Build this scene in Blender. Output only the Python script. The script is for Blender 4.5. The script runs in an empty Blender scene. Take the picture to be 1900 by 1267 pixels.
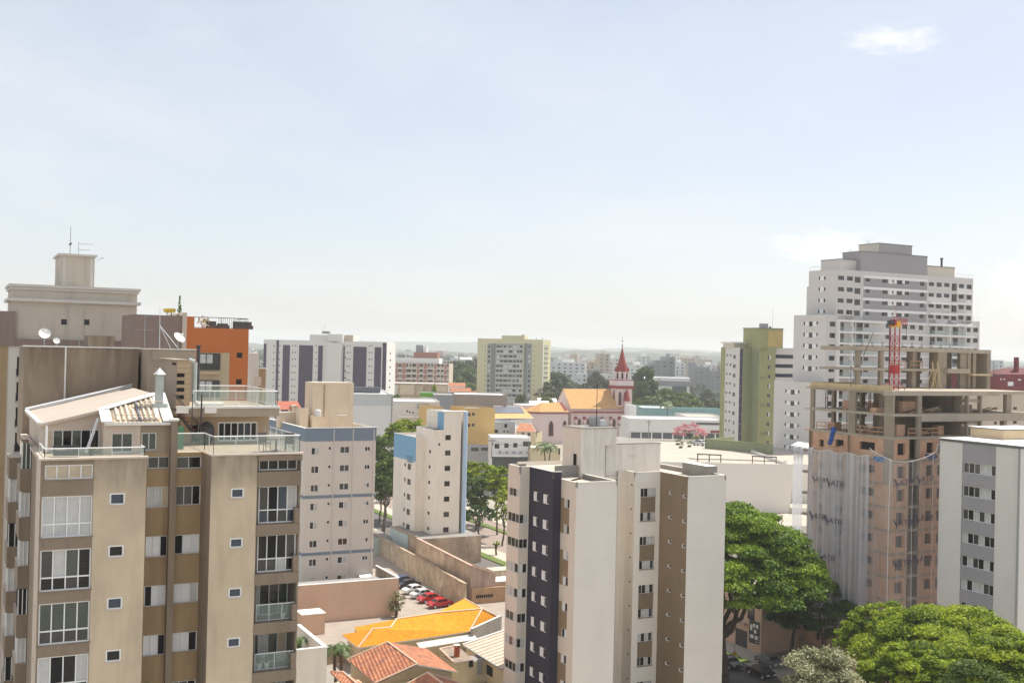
import bpy, math, random
import numpy as np
from mathutils import Vector, Matrix
random.seed(7); RNG = np.random.default_rng(7)
R = math.radians
S = bpy.context.scene
COL = S.collection

# ------------------------------------------------------------------ camera
F, CX, CY, CAMZ = 2050.0, 950.0, 633.5, 42.0
PITCH, ROLL = R(0.405), R(1.35)
CAM = Vector((0, 0, CAMZ))
CROT = Matrix.Rotation(R(90) + PITCH, 3, 'X') @ Matrix.Rotation(ROLL, 3, 'Z')
cd = bpy.data.cameras.new('camera'); cam = bpy.data.objects.new('camera', cd); COL.objects.link(cam)
cd.sensor_width = 36; cd.lens = 36 * F / 1900; cd.clip_start = 0.5; cd.clip_end = 60000
cam.matrix_world = Matrix.Translation(CAM) @ CROT.to_4x4()
S.camera = cam

# ------------------------------------------------------------------ light
SUN_EL, SUN_AZ = 60.0, 55.0      # azimuth clockwise from +Y (view direction): the sun stands high, behind the scene to the right
S.view_settings.view_transform = 'Standard'; S.view_settings.look = 'None'
S.view_settings.exposure = 0.80; S.view_settings.gamma = 1.0
sd = bpy.data.lights.new('sun', 'SUN'); sd.energy = 3.5; sd.angle = R(0.53); sd.color = (1.0, 0.95, 0.86)
so = bpy.data.objects.new('sun', sd); COL.objects.link(so)
sv = Vector((math.sin(R(SUN_AZ)) * math.cos(R(SUN_EL)), math.cos(R(SUN_AZ)) * math.cos(R(SUN_EL)), math.sin(R(SUN_EL))))
so.rotation_euler = sv.to_track_quat('Z', 'Y').to_euler(); so.location = (60, -60, 120)
W = bpy.data.worlds.new('World'); S.world = W; W.use_nodes = True
nt = W.node_tree; nt.nodes.clear()
def N(t, typ, **kw):
    n = t.nodes.new(typ)
    for k, v in kw.items():
        if k in n.inputs and not hasattr(n, k): n.inputs[k].default_value = v
        else: setattr(n, k, v)
    return n
def wdir(az, el): return (math.sin(R(az)) * math.cos(R(el)), math.cos(R(az)) * math.cos(R(el)), math.sin(R(el)))
PUFFS = [(wdir(18.6, 15.3), .034, .011, 3.3, .45), (wdir(15.7, 5.5), .040, .012, 7.1, .5), (wdir(25.2, 3.8), .03, .03, 11.6, .35)]
out = N(nt, 'ShaderNodeOutputWorld'); bg = N(nt, 'ShaderNodeBackground')
sky = N(nt, 'ShaderNodeTexSky', sky_type='NISHITA'); sky.sun_disc = False
sky.sun_elevation = R(SUN_EL); sky.sun_rotation = R(SUN_AZ); sky.altitude = 900
sky.air_density = 1.0; sky.dust_density = 3.0; sky.ozone_density = 1.0
tc = N(nt, 'ShaderNodeTexCoord')
sep = N(nt, 'ShaderNodeSeparateXYZ'); nt.links.new(tc.outputs['Generated'], sep.inputs[0])
# thin high cloud: stretched noise on the sky direction projected onto a cloud plane
addz = N(nt, 'ShaderNodeMath', operation='ADD'); addz.inputs[1].default_value = 0.10
nt.links.new(sep.outputs['Z'], addz.inputs[0])
dv = N(nt, 'ShaderNodeVectorMath', operation='DIVIDE')
nt.links.new(tc.outputs['Generated'], dv.inputs[0])
cmb = N(nt, 'ShaderNodeCombineXYZ')
for i in range(3): nt.links.new(addz.outputs[0], cmb.inputs[i])
nt.links.new(cmb.outputs[0], dv.inputs[1])
def cloud(scale, stretch, lo, hi, fac, seed, det=6):
    mp = N(nt, 'ShaderNodeMapping'); mp.inputs['Scale'].default_value = stretch; mp.inputs['Location'].default_value = (seed, seed * .37, 0)
    mp.inputs['Rotation'].default_value = (0, 0, R(28))
    nt.links.new(dv.outputs[0], mp.inputs[0])
    nz = N(nt, 'ShaderNodeTexNoise'); nz.inputs['Scale'].default_value = scale; nz.inputs['Detail'].default_value = det; nz.inputs['Roughness'].default_value = .55
    nt.links.new(mp.outputs[0], nz.inputs['Vector'])
    mr = N(nt, 'ShaderNodeMapRange'); mr.inputs['From Min'].default_value = lo; mr.inputs['From Max'].default_value = hi; mr.inputs['To Max'].default_value = fac
    mr.interpolation_type = 'SMOOTHSTEP'
    nt.links.new(nz.outputs[0], mr.inputs['Value']); return mr.outputs[0]
c1 = cloud(.55, (1, .7, 1), .38, .75, .55, 3.1)
c2 = cloud(1.5, (1, .55, 1), .62, .80, .3, 21.7, 8)
mx = N(nt, 'ShaderNodeMath', operation='ADD', use_clamp=True); nt.links.new(c1, mx.inputs[0]); nt.links.new(c2, mx.inputs[1])
def puff(dirv, rx, rz, seed, amt):
    sb = N(nt, 'ShaderNodeVectorMath', operation='SUBTRACT'); nt.links.new(tc.outputs['Generated'], sb.inputs[0]); sb.inputs[1].default_value = dirv
    mp = N(nt, 'ShaderNodeVectorMath', operation='DIVIDE'); nt.links.new(sb.outputs[0], mp.inputs[0]); mp.inputs[1].default_value = (rx, rx * 1.5, rz)
    ln = N(nt, 'ShaderNodeVectorMath', operation='LENGTH'); nt.links.new(mp.outputs[0], ln.inputs[0])
    nz = N(nt, 'ShaderNodeTexNoise'); nz.inputs['Scale'].default_value = 1.6; nz.inputs['Detail'].default_value = 7; nz.inputs['Roughness'].default_value = .62
    ad = N(nt, 'ShaderNodeVectorMath', operation='ADD'); ad.inputs[1].default_value = (seed, seed, seed); nt.links.new(mp.outputs[0], ad.inputs[0]); nt.links.new(ad.outputs[0], nz.inputs['Vector'])
    ms = N(nt, 'ShaderNodeMath', operation='MULTIPLY_ADD'); nt.links.new(nz.outputs[0], ms.inputs[0]); ms.inputs[1].default_value = -2.6; nt.links.new(ln.outputs['Value'], ms.inputs[2])
    mr = N(nt, 'ShaderNodeMapRange'); mr.interpolation_type = 'SMOOTHSTEP'; mr.inputs['From Min'].default_value = .1; mr.inputs['From Max'].default_value = -1.3; mr.inputs['To Max'].default_value = amt; nt.links.new(ms.outputs[0], mr.inputs['Value']); return mr.outputs[0]
pf = None
for (pd, rx, rz, sdv, am) in PUFFS:
    p_ = puff(pd, rx, rz, sdv, am)
    if pf is None: pf = p_
    else: a_ = N(nt, 'ShaderNodeMath', operation='MAXIMUM'); nt.links.new(pf, a_.inputs[0]); nt.links.new(p_, a_.inputs[1]); pf = a_.outputs[0]
# base veil: brighter towards the horizon
SKYK = 0.11
mul = N(nt, 'ShaderNodeMix', data_type='RGBA', blend_type='MULTIPLY'); mul.inputs['Factor'].default_value = 1
nt.links.new(sky.outputs[0], mul.inputs['A']); mul.inputs['B'].default_value = (SKYK * 1.06, SKYK * .97, SKYK * .88, 1)
veil = N(nt, 'ShaderNodeMix', data_type='RGBA'); veil.inputs['Factor'].default_value = .5
nt.links.new(mul.outputs['Result'], veil.inputs['A']); veil.inputs['B'].default_value = (.425, .45, .50, 1)
mixc = N(nt, 'ShaderNodeMix', data_type='RGBA'); nt.links.new(mx.outputs[0], mixc.inputs['Factor'])
nt.links.new(veil.outputs['Result'], mixc.inputs['A']); mixc.inputs['B'].default_value = (.53, .54, .545, 1)
mixp = N(nt, 'ShaderNodeMix', data_type='RGBA'); nt.links.new(pf, mixp.inputs['Factor']); nt.links.new(mixc.outputs['Result'], mixp.inputs['A']); mixp.inputs['B'].default_value = (.78, .75, .70, 1)
nt.links.new(mixp.outputs['Result'], bg.inputs['Color']); bg.inputs['Strength'].default_value = 1.0
nt.links.new(bg.outputs[0], out.inputs['Surface'])
try:
    S.cycles.use_denoising = True; S.cycles.max_bounces = 6; S.cycles.volume_bounces = 2; S.cycles.transparent_max_bounces = 12
    S.cycles.use_adaptive_sampling = True; S.cycles.adaptive_threshold = 0.02
except Exception: pass

# ------------------------------------------------------------------ picture -> world
def ray(px, py): return CROT @ Vector(((px - CX) / F, -(py - CY) / F, -1.0))
def P(px, py, Y): r = ray(px, py); return CAM + r * (Y / r.y)
def G(px, py, z=0.0): r = ray(px, py); return CAM + r * ((z - CAMZ) / r.z)
TH = 27.0
def AB(th=TH): return Vector((math.cos(R(th)), math.sin(R(th)), 0)), Vector((-math.sin(R(th)), math.cos(R(th)), 0))
A, B = AB()
ZV = Vector((0, 0, 1))
def hit(px, py, Q, d):
    """(u, z) where the ray through a pixel meets the vertical plane through Q along d"""
    r = ray(px, py); n = Vector((d.y, -d.x, 0)); t = (Q - CAM).dot(n) / r.dot(n)
    p = CAM + r * t; return (p - Q).dot(d), p.z
def along(Q, d, px, py):
    """point on the vertical plane through Q along d, under a pixel, at Q's height"""
    u, z = hit(px, py, Q, d); p = Q + d * u; p.z = Q.z; return p

# ------------------------------------------------------------------ materials
MATS = {}
def mat(name, col, rough=.8, var=.12, streak=0., scale=.5, spec=.3, metal=0., bump=0., fine=.06, col2=None, c2=.5, drip=None, lines=None):
    if name in MATS: return MATS[name]
    m = bpy.data.materials.new(name); m.use_nodes = True; t = m.node_tree; bs = t.nodes['Principled BSDF']
    bs.inputs['Roughness'].default_value = rough; bs.inputs['Metallic'].default_value = metal
    bs.inputs['Specular IOR Level'].default_value = spec
    co = N(t, 'ShaderNodeTexCoord'); cur = None
    rgb = N(t, 'ShaderNodeRGB'); rgb.outputs[0].default_value = (*col, 1); cur = rgb.outputs[0]
    def mixin(fac_socket, b, amount, blend='MIX'):
        nonlocal cur
        ml = N(t, 'ShaderNodeMath', operation='MULTIPLY'); t.links.new(fac_socket, ml.inputs[0]); ml.inputs[1].default_value = amount
        mi = N(t, 'ShaderNodeMix', data_type='RGBA', blend_type=blend); t.links.new(ml.outputs[0], mi.inputs['Factor'])
        t.links.new(cur, mi.inputs['A']); mi.inputs['B'].default_value = (*b, 1); cur = mi.outputs['Result']
    def noise(sc, stretch=(1, 1, 1), lo=.35, hi=.7, det=5, loc=(0, 0, 0)):
        mp = N(t, 'ShaderNodeMapping'); mp.inputs['Scale'].default_value = stretch; mp.inputs['Location'].default_value = loc
        t.links.new(co.outputs['Object'], mp.inputs[0])
        nz = N(t, 'ShaderNodeTexNoise'); nz.inputs['Scale'].default_value = sc; nz.inputs['Detail'].default_value = det; nz.inputs['Roughness'].default_value = .6
        t.links.new(mp.outputs[0], nz.inputs['Vector'])
        mr = N(t, 'ShaderNodeMapRange'); mr.inputs['From Min'].default_value = lo; mr.inputs['From Max'].default_value = hi
        t.links.new(nz.outputs[0], mr.inputs['Value']); return mr.outputs[0], nz
    dark = tuple(c * .45 for c in col)
    if col2 is not None: f_, _ = noise(scale * .8, lo=.42, hi=.62, loc=(5, 3, 1)); mixin(f_, col2, c2)
    if var: f_, _ = noise(scale); mixin(f_, dark, var)
    if streak:
        f_, _ = noise(1.0, (.9, .9, .14), .50, .78, 7); mixin(f_, tuple(c * .4 for c in col), streak)
        f_, _ = noise(1.0, (2.6, 2.6, .45), .52, .72, 6, (7, 2, 4)); mixin(f_, tuple(c * .5 for c in col), streak * .35)
    for (zt, ln, am) in drip or ():   # rain stains that hang below a ledge at height zt
        sx = N(t, 'ShaderNodeSeparateXYZ'); t.links.new(co.outputs['Object'], sx.inputs[0]); r1 = N(t, 'ShaderNodeMapRange'); r1.inputs['From Min'].default_value = zt - ln; r1.inputs['From Max'].default_value = zt; t.links.new(sx.outputs[2], r1.inputs['Value'])
        f_, _ = noise(1.0, (1.7, 1.7, .22), .36, .6, 5, (3, 9, zt)); pw = N(t, 'ShaderNodeMath', operation='MULTIPLY'); t.links.new(r1.outputs[0], pw.inputs[0]); t.links.new(f_, pw.inputs[1]); mixin(pw.outputs[0], tuple(c * .38 for c in col), am)
    if fine: f_, fz = noise(9.0 if scale < 3 else scale * 4, lo=.3, hi=.7, det=3); mixin(f_, dark, fine)
    if lines:   # (axis, spacing, width fraction, amount): formwork or board lines
        ax, sp_, wd, am = lines
        sx = N(t, 'ShaderNodeSeparateXYZ'); t.links.new(co.outputs['Object'], sx.inputs[0])
        dvn = N(t, 'ShaderNodeMath', operation='DIVIDE'); t.links.new(sx.outputs['XYZ'.index(ax)], dvn.inputs[0]); dvn.inputs[1].default_value = sp_
        fr = N(t, 'ShaderNodeMath', operation='FRACT'); t.links.new(dvn.outputs[0], fr.inputs[0])
        lt = N(t, 'ShaderNodeMath', operation='LESS_THAN'); t.links.new(fr.outputs[0], lt.inputs[0]); lt.inputs[1].default_value = wd
        mixin(lt.outputs[0], tuple(c * .5 for c in col), am)
    t.links.new(cur, bs.inputs['Base Color'])
    if bump:
        f_, nz = noise(6.0, det=6); bp = N(t, 'ShaderNodeBump'); bp.inputs['Strength'].default_value = bump; bp.inputs['Distance'].default_value = .05
        t.links.new(nz.outputs[0], bp.inputs['Height']); t.links.new(bp.outputs[0], bs.inputs['Normal'])
    MATS[name] = m; return m
def tile_mat(name, c1, c2, row=.38, colw=.24, dirt=.3, groove=.35):
    """clay tile roof: rows across object Y, channels across object X (the roof meshes keep tiles in their own axes via UV)"""
    if name in MATS: return MATS[name]
    m = bpy.data.materials.new(name); m.use_nodes = True; t = m.node_tree; bs = t.nodes['Principled BSDF']; bs.inputs['Roughness'].default_value = .85
    bs.inputs['Specular IOR Level'].default_value = .2
    uv = N(t, 'ShaderNodeUVMap'); mp = N(t, 'ShaderNodeMapping'); mp.inputs['Scale'].default_value = (1 / colw, 1 / row, 1); t.links.new(uv.outputs[0], mp.inputs[0])
    sx = N(t, 'ShaderNodeSeparateXYZ'); t.links.new(mp.outputs[0], sx.inputs[0])
    fx = N(t, 'ShaderNodeMath', operation='PINGPONG'); fx.inputs[1].default_value = .5; t.links.new(sx.outputs[0], fx.inputs[0])
    fy = N(t, 'ShaderNodeMath', operation='FRACT'); t.links.new(sx.outputs[1], fy.inputs[0])
    fl = N(t, 'ShaderNodeVectorMath', operation='FLOOR'); t.links.new(mp.outputs[0], fl.inputs[0])
    wn = N(t, 'ShaderNodeTexWhiteNoise'); t.links.new(fl.outputs[0], wn.inputs['Vector'])
    mi = N(t, 'ShaderNodeMix', data_type='RGBA'); t.links.new(wn.outputs['Value'], mi.inputs['Factor']); mi.inputs['A'].default_value = (*c1, 1); mi.inputs['B'].default_value = (*c2, 1)
    nz = N(t, 'ShaderNodeTexNoise'); nz.inputs['Scale'].default_value = .9; nz.inputs['Detail'].default_value = 6
    co = N(t, 'ShaderNodeTexCoord'); t.links.new(co.outputs['Object'], nz.inputs['Vector'])
    mr = N(t, 'ShaderNodeMapRange'); mr.inputs['From Min'].default_value = .45; mr.inputs['From Max'].default_value = .75; mr.inputs['To Max'].default_value = dirt; t.links.new(nz.outputs[0], mr.inputs['Value'])
    m2 = N(t, 'ShaderNodeMix', data_type='RGBA'); t.links.new(mr.outputs[0], m2.inputs['Factor']); t.links.new(mi.outputs['Result'], m2.inputs['A']); m2.inputs['B'].default_value = (c1[0] * .35, c1[1] * .4, c1[2] * .6 + .01, 1)
    lt = N(t, 'ShaderNodeMapRange'); lt.inputs['From Min'].default_value = .16; lt.inputs['From Max'].default_value = .04; lt.inputs['To Max'].default_value = groove; t.links.new(fx.outputs[0], lt.inputs['Value'])
    m3 = N(t, 'ShaderNodeMix', data_type='RGBA'); t.links.new(lt.outputs[0], m3.inputs['Factor']); t.links.new(m2.outputs['Result'], m3.inputs['A']); m3.inputs['B'].default_value = (c1[0] * .25, c1[1] * .25, c1[2] * .3, 1)
    t.links.new(m3.outputs['Result'], bs.inputs['Base Color'])
    hh = N(t, 'ShaderNodeMath', operation='ADD'); t.links.new(fx.outputs[0], hh.inputs[0])
    ml = N(t, 'ShaderNodeMath', operation='MULTIPLY'); ml.inputs[1].default_value = -.35; t.links.new(fy.outputs[0], ml.inputs[0]); t.links.new(ml.outputs[0], hh.inputs[1])
    bp = N(t, 'ShaderNodeBump'); bp.inputs['Strength'].default_value = 1.0; bp.inputs['Distance'].default_value = .12; t.links.new(hh.outputs[0], bp.inputs['Height']); t.links.new(bp.outputs[0], bs.inputs['Normal'])
    MATS[name] = m; return m
def glass_mat(name, col, rough=.08, spec=.8):
    if name in MATS: return MATS[name]
    m = mat(name, col, rough=rough, var=.5, scale=.8, fine=0, spec=spec); return m
def sheer_mat(name, col, op):
    """see-through glass or net: mixes transparency with a tinted surface"""
    if name in MATS: return MATS[name]
    m = bpy.data.materials.new(name); m.use_nodes = True; t = m.node_tree; bs = t.nodes['Principled BSDF']; o = t.nodes['Material Output']
    bs.inputs['Base Color'].default_value = (*col, 1); bs.inputs['Roughness'].default_value = .15; bs.inputs['Specular IOR Level'].default_value = .6
    tr = N(t, 'ShaderNodeBsdfTransparent'); mi = N(t, 'ShaderNodeMixShader'); mi.inputs[0].default_value = op
    t.links.new(tr.outputs[0], mi.inputs[1]); t.links.new(bs.outputs[0], mi.inputs[2]); t.links.new(mi.outputs[0], o.inputs['Surface'])
    MATS[name] = m; return m
def leaf_mat(name, c1, c2, transl=.35):
    if name in MATS: return MATS[name]
    m = bpy.data.materials.new(name); m.use_nodes = True; t = m.node_tree; bs = t.nodes['Principled BSDF']; o = t.nodes['Material Output']
    bs.inputs['Roughness'].default_value = .55; bs.inputs['Specular IOR Level'].default_value = .25
    at = N(t, 'ShaderNodeAttribute', attribute_name='tint')
    mi = N(t, 'ShaderNodeMix', data_type='RGBA'); t.links.new(at.outputs['Fac'], mi.inputs['Factor'])
    mi.inputs['A'].default_value = (*c1, 1); mi.inputs['B'].default_value = (*c2, 1)
    t.links.new(mi.outputs['Result'], bs.inputs['Base Color'])
    tl = N(t, 'ShaderNodeBsdfTranslucent'); t.links.new(mi.outputs['Result'], tl.inputs['Color'])
    ms = N(t, 'ShaderNodeMixShader'); ms.inputs[0].default_value = transl
    t.links.new(bs.outputs[0], ms.inputs[1]); t.links.new(tl.outputs[0], ms.inputs[2]); t.links.new(ms.outputs[0], o.inputs['Surface'])
    MATS[name] = m; return m

# ------------------------------------------------------------------ mesh builder (authored in world metres)
class MB:
    def __init__(s): s.v = []; s.f = []; s.m = []; s.uv = {}
    def quad(s, pts, m, uvs=None):
        i = len(s.v); s.v += [tuple(p) for p in pts]; s.f.append(tuple(range(i, i + len(pts)))); s.m.append(m)
        if uvs: s.uv[len(s.f) - 1] = uvs
    def box(s, o, x, y, z, m, top=None):
        o = Vector(o); x = Vector(x); y = Vector(y); z = Vector(z)
        if x.cross(y).dot(z) < 0: x, y = y, x
        c = [o, o + x, o + x + y, o + y]; d = [p + z for p in c]; i = len(s.v); s.v += [tuple(p) for p in c + d]
        for k, q in enumerate([(3, 2, 1, 0), (4, 5, 6, 7), (0, 1, 5, 4), (1, 2, 6, 5), (2, 3, 7, 6), (3, 0, 4, 7)]):
            s.f.append(tuple(i + j for j in q)); s.m.append(top if (top and k == 1) else m)
    def cbox(s, c, sx, sy, sz, m, d=None, top=None):
        """box standing on centre c, axes d and its normal"""
        d = d or Vector((1, 0, 0)); n = Vector((-d.y, d.x, 0)); c = Vector(c)
        s.box(c - d * sx / 2 - n * sy / 2, d * sx, n * sy, ZV * sz, m, top)
    def prism(s, pts, z0, z1, m, top=None, bottom=False):
        pts = [Vector((p[0], p[1], 0)) for p in pts]
        area = sum(pts[i].x * pts[(i + 1) % len(pts)].y - pts[(i + 1) % len(pts)].x * pts[i].y for i in range(len(pts)))
        if area < 0: pts = pts[::-1]
        n = len(pts); i = len(s.v)
        s.v += [(p.x, p.y, z0) for p in pts] + [(p.x, p.y, z1) for p in pts]
        for k in range(n): s.f.append((i + k, i + (k + 1) % n, i + n + (k + 1) % n, i + n + k)); s.m.append(m)
        s.f.append(tuple(i + n + k for k in range(n))); s.m.append(top or m)
        if bottom: s.f.append(tuple(i + n - 1 - k for k in range(n))); s.m.append(m)
    def tube(s, a, b, r0, r1, m, n=6, cap=True):
        a = Vector(a); b = Vector(b); d = (b - a)
        if d.length < 1e-5: return
        d.normalize(); e = d.orthogonal().normalized(); g = d.cross(e); i = len(s.v)
        for c, r in ((a, r0), (b, r1)):
            for k in range(n): t_ = 2 * math.pi * k / n; s.v.append(tuple(c + e * (r * math.cos(t_)) + g * (r * math.sin(t_))))
        for k in range(n): s.f.append((i + k, i + (k + 1) % n, i + n + (k + 1) % n, i + n + k)); s.m.append(m)
        if cap: s.f.append(tuple(i + n + k for k in range(n))); s.m.append(m); s.f.append(tuple(i + n - 1 - k for k in range(n))); s.m.append(m)
    def path(s, pts, r, m, n=6):
        for a, b in zip(pts, pts[1:]): s.tube(a, b, r, r, m, n)
    def lathe(s, c, prof, m, n=12, ax=None):
        """profile [(r, h)] about a vertical axis through c"""
        c = Vector(c); i = len(s.v)
        for r, h in prof:
            for k in range(n): t_ = 2 * math.pi * k / n; s.v.append((c.x + r * math.cos(t_), c.y + r * math.sin(t_), c.z + h))
        for j in range(len(prof) - 1):
            for k in range(n): s.f.append((i + j * n + k, i + j * n + (k + 1) % n, i + (j + 1) * n + (k + 1) % n, i + (j + 1) * n + k)); s.m.append(m)
        s.f.append(tuple(i + (len(prof) - 1) * n + k for k in range(n))); s.m.append(m)
    def add(s, o, M):
        i = len(s.v); s.v += [tuple(M @ Vector(p)) for p in o.v]; k0 = len(s.f)
        s.f += [tuple(i + j for j in q) for q in o.f]; s.m += o.m
        for k, u in o.uv.items(): s.uv[k0 + k] = u
    def mesh(s, name, Minv=None):
        me = bpy.data.meshes.new(name); v = s.v if Minv is None else [tuple(Minv @ Vector(p)) for p in s.v]
        me.from_pydata(v, [], s.f); names = []
        for m in s.m:
            if m not in names: names.append(m)
        for m in names: me.materials.append(MATS[m])
        ix = {m: i for i, m in enumerate(names)}; me.polygons.foreach_set('material_index', [ix[m] for m in s.m])
        if s.uv:
            ul = me.uv_layers.new(name='UVMap')
            for k, u in s.uv.items():
                for li, q in zip(me.polygons[k].loop_indices, u): ul.data[li].uv = q
        me.update(); return me

def tag(o, label=None, cat=None, group=None, kind=None):
    if label: o['label'] = label
    if cat: o['category'] = cat
    if group: o['group'] = group
    if kind: o['kind'] = kind
    return o
class Thing:
    def __init__(s, name, label, cat, base, th=0., group=None, kind=None):
        s.o = bpy.data.objects.new(name, None); COL.objects.link(s.o); s.o.empty_display_size = .5
        s.o.location = base; s.o.rotation_euler = (0, 0, R(th)); s.th = th
        s.M = Matrix.Translation(Vector(base)) @ Matrix.Rotation(R(th), 4, 'Z'); s.Mi = s.M.inverted()
        tag(s.o, label, cat, group, kind)
    def part(s, name, mb, parent=None, label=None):
        if not mb.f: return None
        o = bpy.data.objects.new(name, mb.mesh(name, s.Mi)); COL.objects.link(o); o.parent = parent or s.o
        if label: o['label'] = label
        return o
    def split(s, name, mb, parent=None):
        """every separate piece of mb as a part of its own"""
        par = list(range(len(mb.v)))
        def fd(a):
            while par[a] != a: par[a] = par[par[a]]; a = par[a]
            return a
        for q in mb.f:
            for j in q[1:]: par[fd(j)] = fd(q[0])
        gr = {}
        for k, q in enumerate(mb.f): gr.setdefault(fd(q[0]), []).append(k)
        for ks in gr.values():
            o = MB(); mp = {}
            for k in ks:
                for j in mb.f[k]:
                    if j not in mp: mp[j] = len(o.v); o.v.append(mb.v[j])
                o.f.append(tuple(mp[j] for j in mb.f[k])); o.m.append(mb.m[k])
            s.part(name, o, parent)
def single(name, mb, label=None, cat=None, group=None, kind=None, base=(0, 0, 0)):
    o = bpy.data.objects.new(name, mb.mesh(name, Matrix.Translation(-Vector(base)))); COL.objects.link(o); o.location = base
    return tag(o, label, cat, group, kind)

# ------------------------------------------------------------------ windows (a few shared meshes, placed many times)
PANE = {'d': 'glass_dark', 'g': 'glass_green', 'b': 'glass_blue', 'c': 'curtain', 'w': 'shutter_white', 'o': 'room_dark', 's': 'blind_grey', 'm': 'glass_grey', 'y': 'curtain_warm', 'f': 'glass_far'}
WCACHE = {}
def winmesh(w, h, spec, fr='frame_alu', rev='reveal', depth=.14, ft=.05, sill=True, ratio=.38, out_=0.):
    """window in its own axes: x along the wall, y inward, z up. spec 'dc' or 'top/bottom' rows of panels"""
    w = round(w, 2); h = round(h, 2); key = (w, h, spec, fr, rev, depth, ft, sill, ratio, out_)
    if key in WCACHE: return WCACHE[key]
    f = MB(); p = MB(); D = depth; X = Vector((1, 0, 0)); Yv = Vector((0, 1, 0))
    if D > .02:
        f.quad([(0, 0, 0), (0, D, 0), (0, D, h), (0, 0, h)], rev); f.quad([(w, D, 0), (w, 0, 0), (w, 0, h), (w, D, h)], rev)
        f.quad([(0, 0, h), (0, D, h), (w, D, h), (w, 0, h)], rev); f.quad([(0, D, 0), (0, 0, 0), (w, 0, 0), (w, D, 0)], rev)
    y0 = D - .05
    if fr:
        f.box((0, y0, 0), X * w, Yv * .06, ZV * ft, fr); f.box((0, y0, h - ft), X * w, Yv * .06, ZV * ft, fr)
        f.box((0, y0, ft), X * ft, Yv * .06, ZV * (h - 2 * ft), fr); f.box((w - ft, y0, ft), X * ft, Yv * .06, ZV * (h - 2 * ft), fr)
    rows = spec.split('/'); zs = [0, h] if len(rows) == 1 else [0, h * ratio, h]
    for ri, row in enumerate(rows[::-1]):
        za, zb = zs[ri], zs[ri + 1]; n = len(row)
        if ri and fr: f.box((ft, y0 + .002, za - ft / 2), X * (w - 2 * ft), Yv * .056, ZV * ft, fr)
        for k, ch in enumerate(row):
            xa, xb = w * k / n, w * (k + 1) / n
            if k and fr and not (ch == row[k - 1] == 'o'): f.box((xa - ft * .4, y0 + .004, za), X * ft * .8, Yv * .052, ZV * (zb - za), fr)
            yy = D + .002 + (.03 if ch in 'cy' else 0) * (k % 2)
            p.quad([(xa, yy, za), (xb, yy, za), (xb, yy, zb), (xa, yy, zb)], PANE[ch])
    if sill: f.box((-.06, -.05, -.05), X * (w + .12), Yv * .05, ZV * .06, rev)
    WCACHE[key] = [f, p, None, None]; return WCACHE[key]
class Face:
    """a wall strip: origin Q (world), direction d (left to right as seen from outside), u0..u1, z0..z1"""
    def __init__(s, b, Q, d, u0, u1, z0, z1, m):
        s.b = b; s.Q = Vector((Q.x, Q.y, 0)); s.d = d.normalized(); s.n = Vector((d.y, -d.x, 0)).normalized(); s.u0, s.u1, s.z0, s.z1, s.m = u0, u1, z0, z1, m; s.h = []; s.no = False
    def uz(s, px, py): return hit(px, py, s.Q, s.d)
    def pt(s, u, z, out=0.): return s.Q + s.d * u + ZV * z + s.n * out
    def win(s, u, z, w, h, spec='d', part='window', hole=True, out=0., **kw):
        if u < s.u0 + .02: w -= (s.u0 + .02 - u); u = s.u0 + .02
        if u + w > s.u1 - .02: w = s.u1 - .02 - u
        if w < .12 or h < .12 or z < s.z0 or z + h > s.z1: return
        w = round(w, 2); h = round(h, 2)
        if hole: s.h.append((u, z, u + w, z + h))
        s.b.wins.append((s, u, z, w, h, spec, part, out, kw))
    def px(s, x0, y0, x1, y1, n=1, dh=2.8, spec='d', skip=(), **kw):
        ua, za = s.uz(x0, y0); ub, zb = s.uz(x1, y1)
        for k in range(n):
            if k in skip: continue
            sp_ = spec if isinstance(spec, str) else random.choice(spec)
            s.win(ua, zb - k * dh, ub - ua, za - zb, sp_, **kw)
    def panel(s, mb, x0, y0, x1, y1, m, th=.03, n=1, dh=2.8):
        """a slab standing th proud of the wall"""
        ua, za = s.uz(x0, y0); ub, zb = s.uz(x1, y1)
        ua = max(ua, s.u0 + .001); ub = min(ub, s.u1 - .001)
        for k in range(n): mb.box(s.pt(ua, zb - k * dh), s.d * (ub - ua), s.n * th, ZV * (za - zb), m)
    def band(s, mb, za, zb, m, th=.04, ua=None, ub=None):
        ua = s.u0 if ua is None else ua; ub = s.u1 if ub is None else ub
        mb.box(s.pt(ua, zb), s.d * (ub - ua), s.n * th, ZV * (za - zb), m)
    def build(s, mb):
        us = sorted({s.u0, s.u1} | {h[0] for h in s.h} | {h[2] for h in s.h}); zs = sorted({s.z0, s.z1} | {h[1] for h in s.h} | {h[3] for h in s.h})
        if not s.h: cells = [(s.u0, s.z0, s.u1, s.z1)]
        else:
            cells = []
            for a, b_ in zip(us, us[1:]):
                hs = sorted([h for h in s.h if h[0] < (a + b_) / 2 < h[2]], key=lambda h: h[1]); z = s.z0
                for h in hs:
                    if h[1] > z + 1e-4: cells.append((a, z, b_, h[1]))
                    z = max(z, h[3])
                if z < s.z1 - 1e-4: cells.append((a, z, b_, s.z1))
        for a, z, b_, zz in cells: mb.quad([s.pt(a, z), s.pt(b_, z), s.pt(b_, zz), s.pt(a, zz)], s.m)
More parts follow.
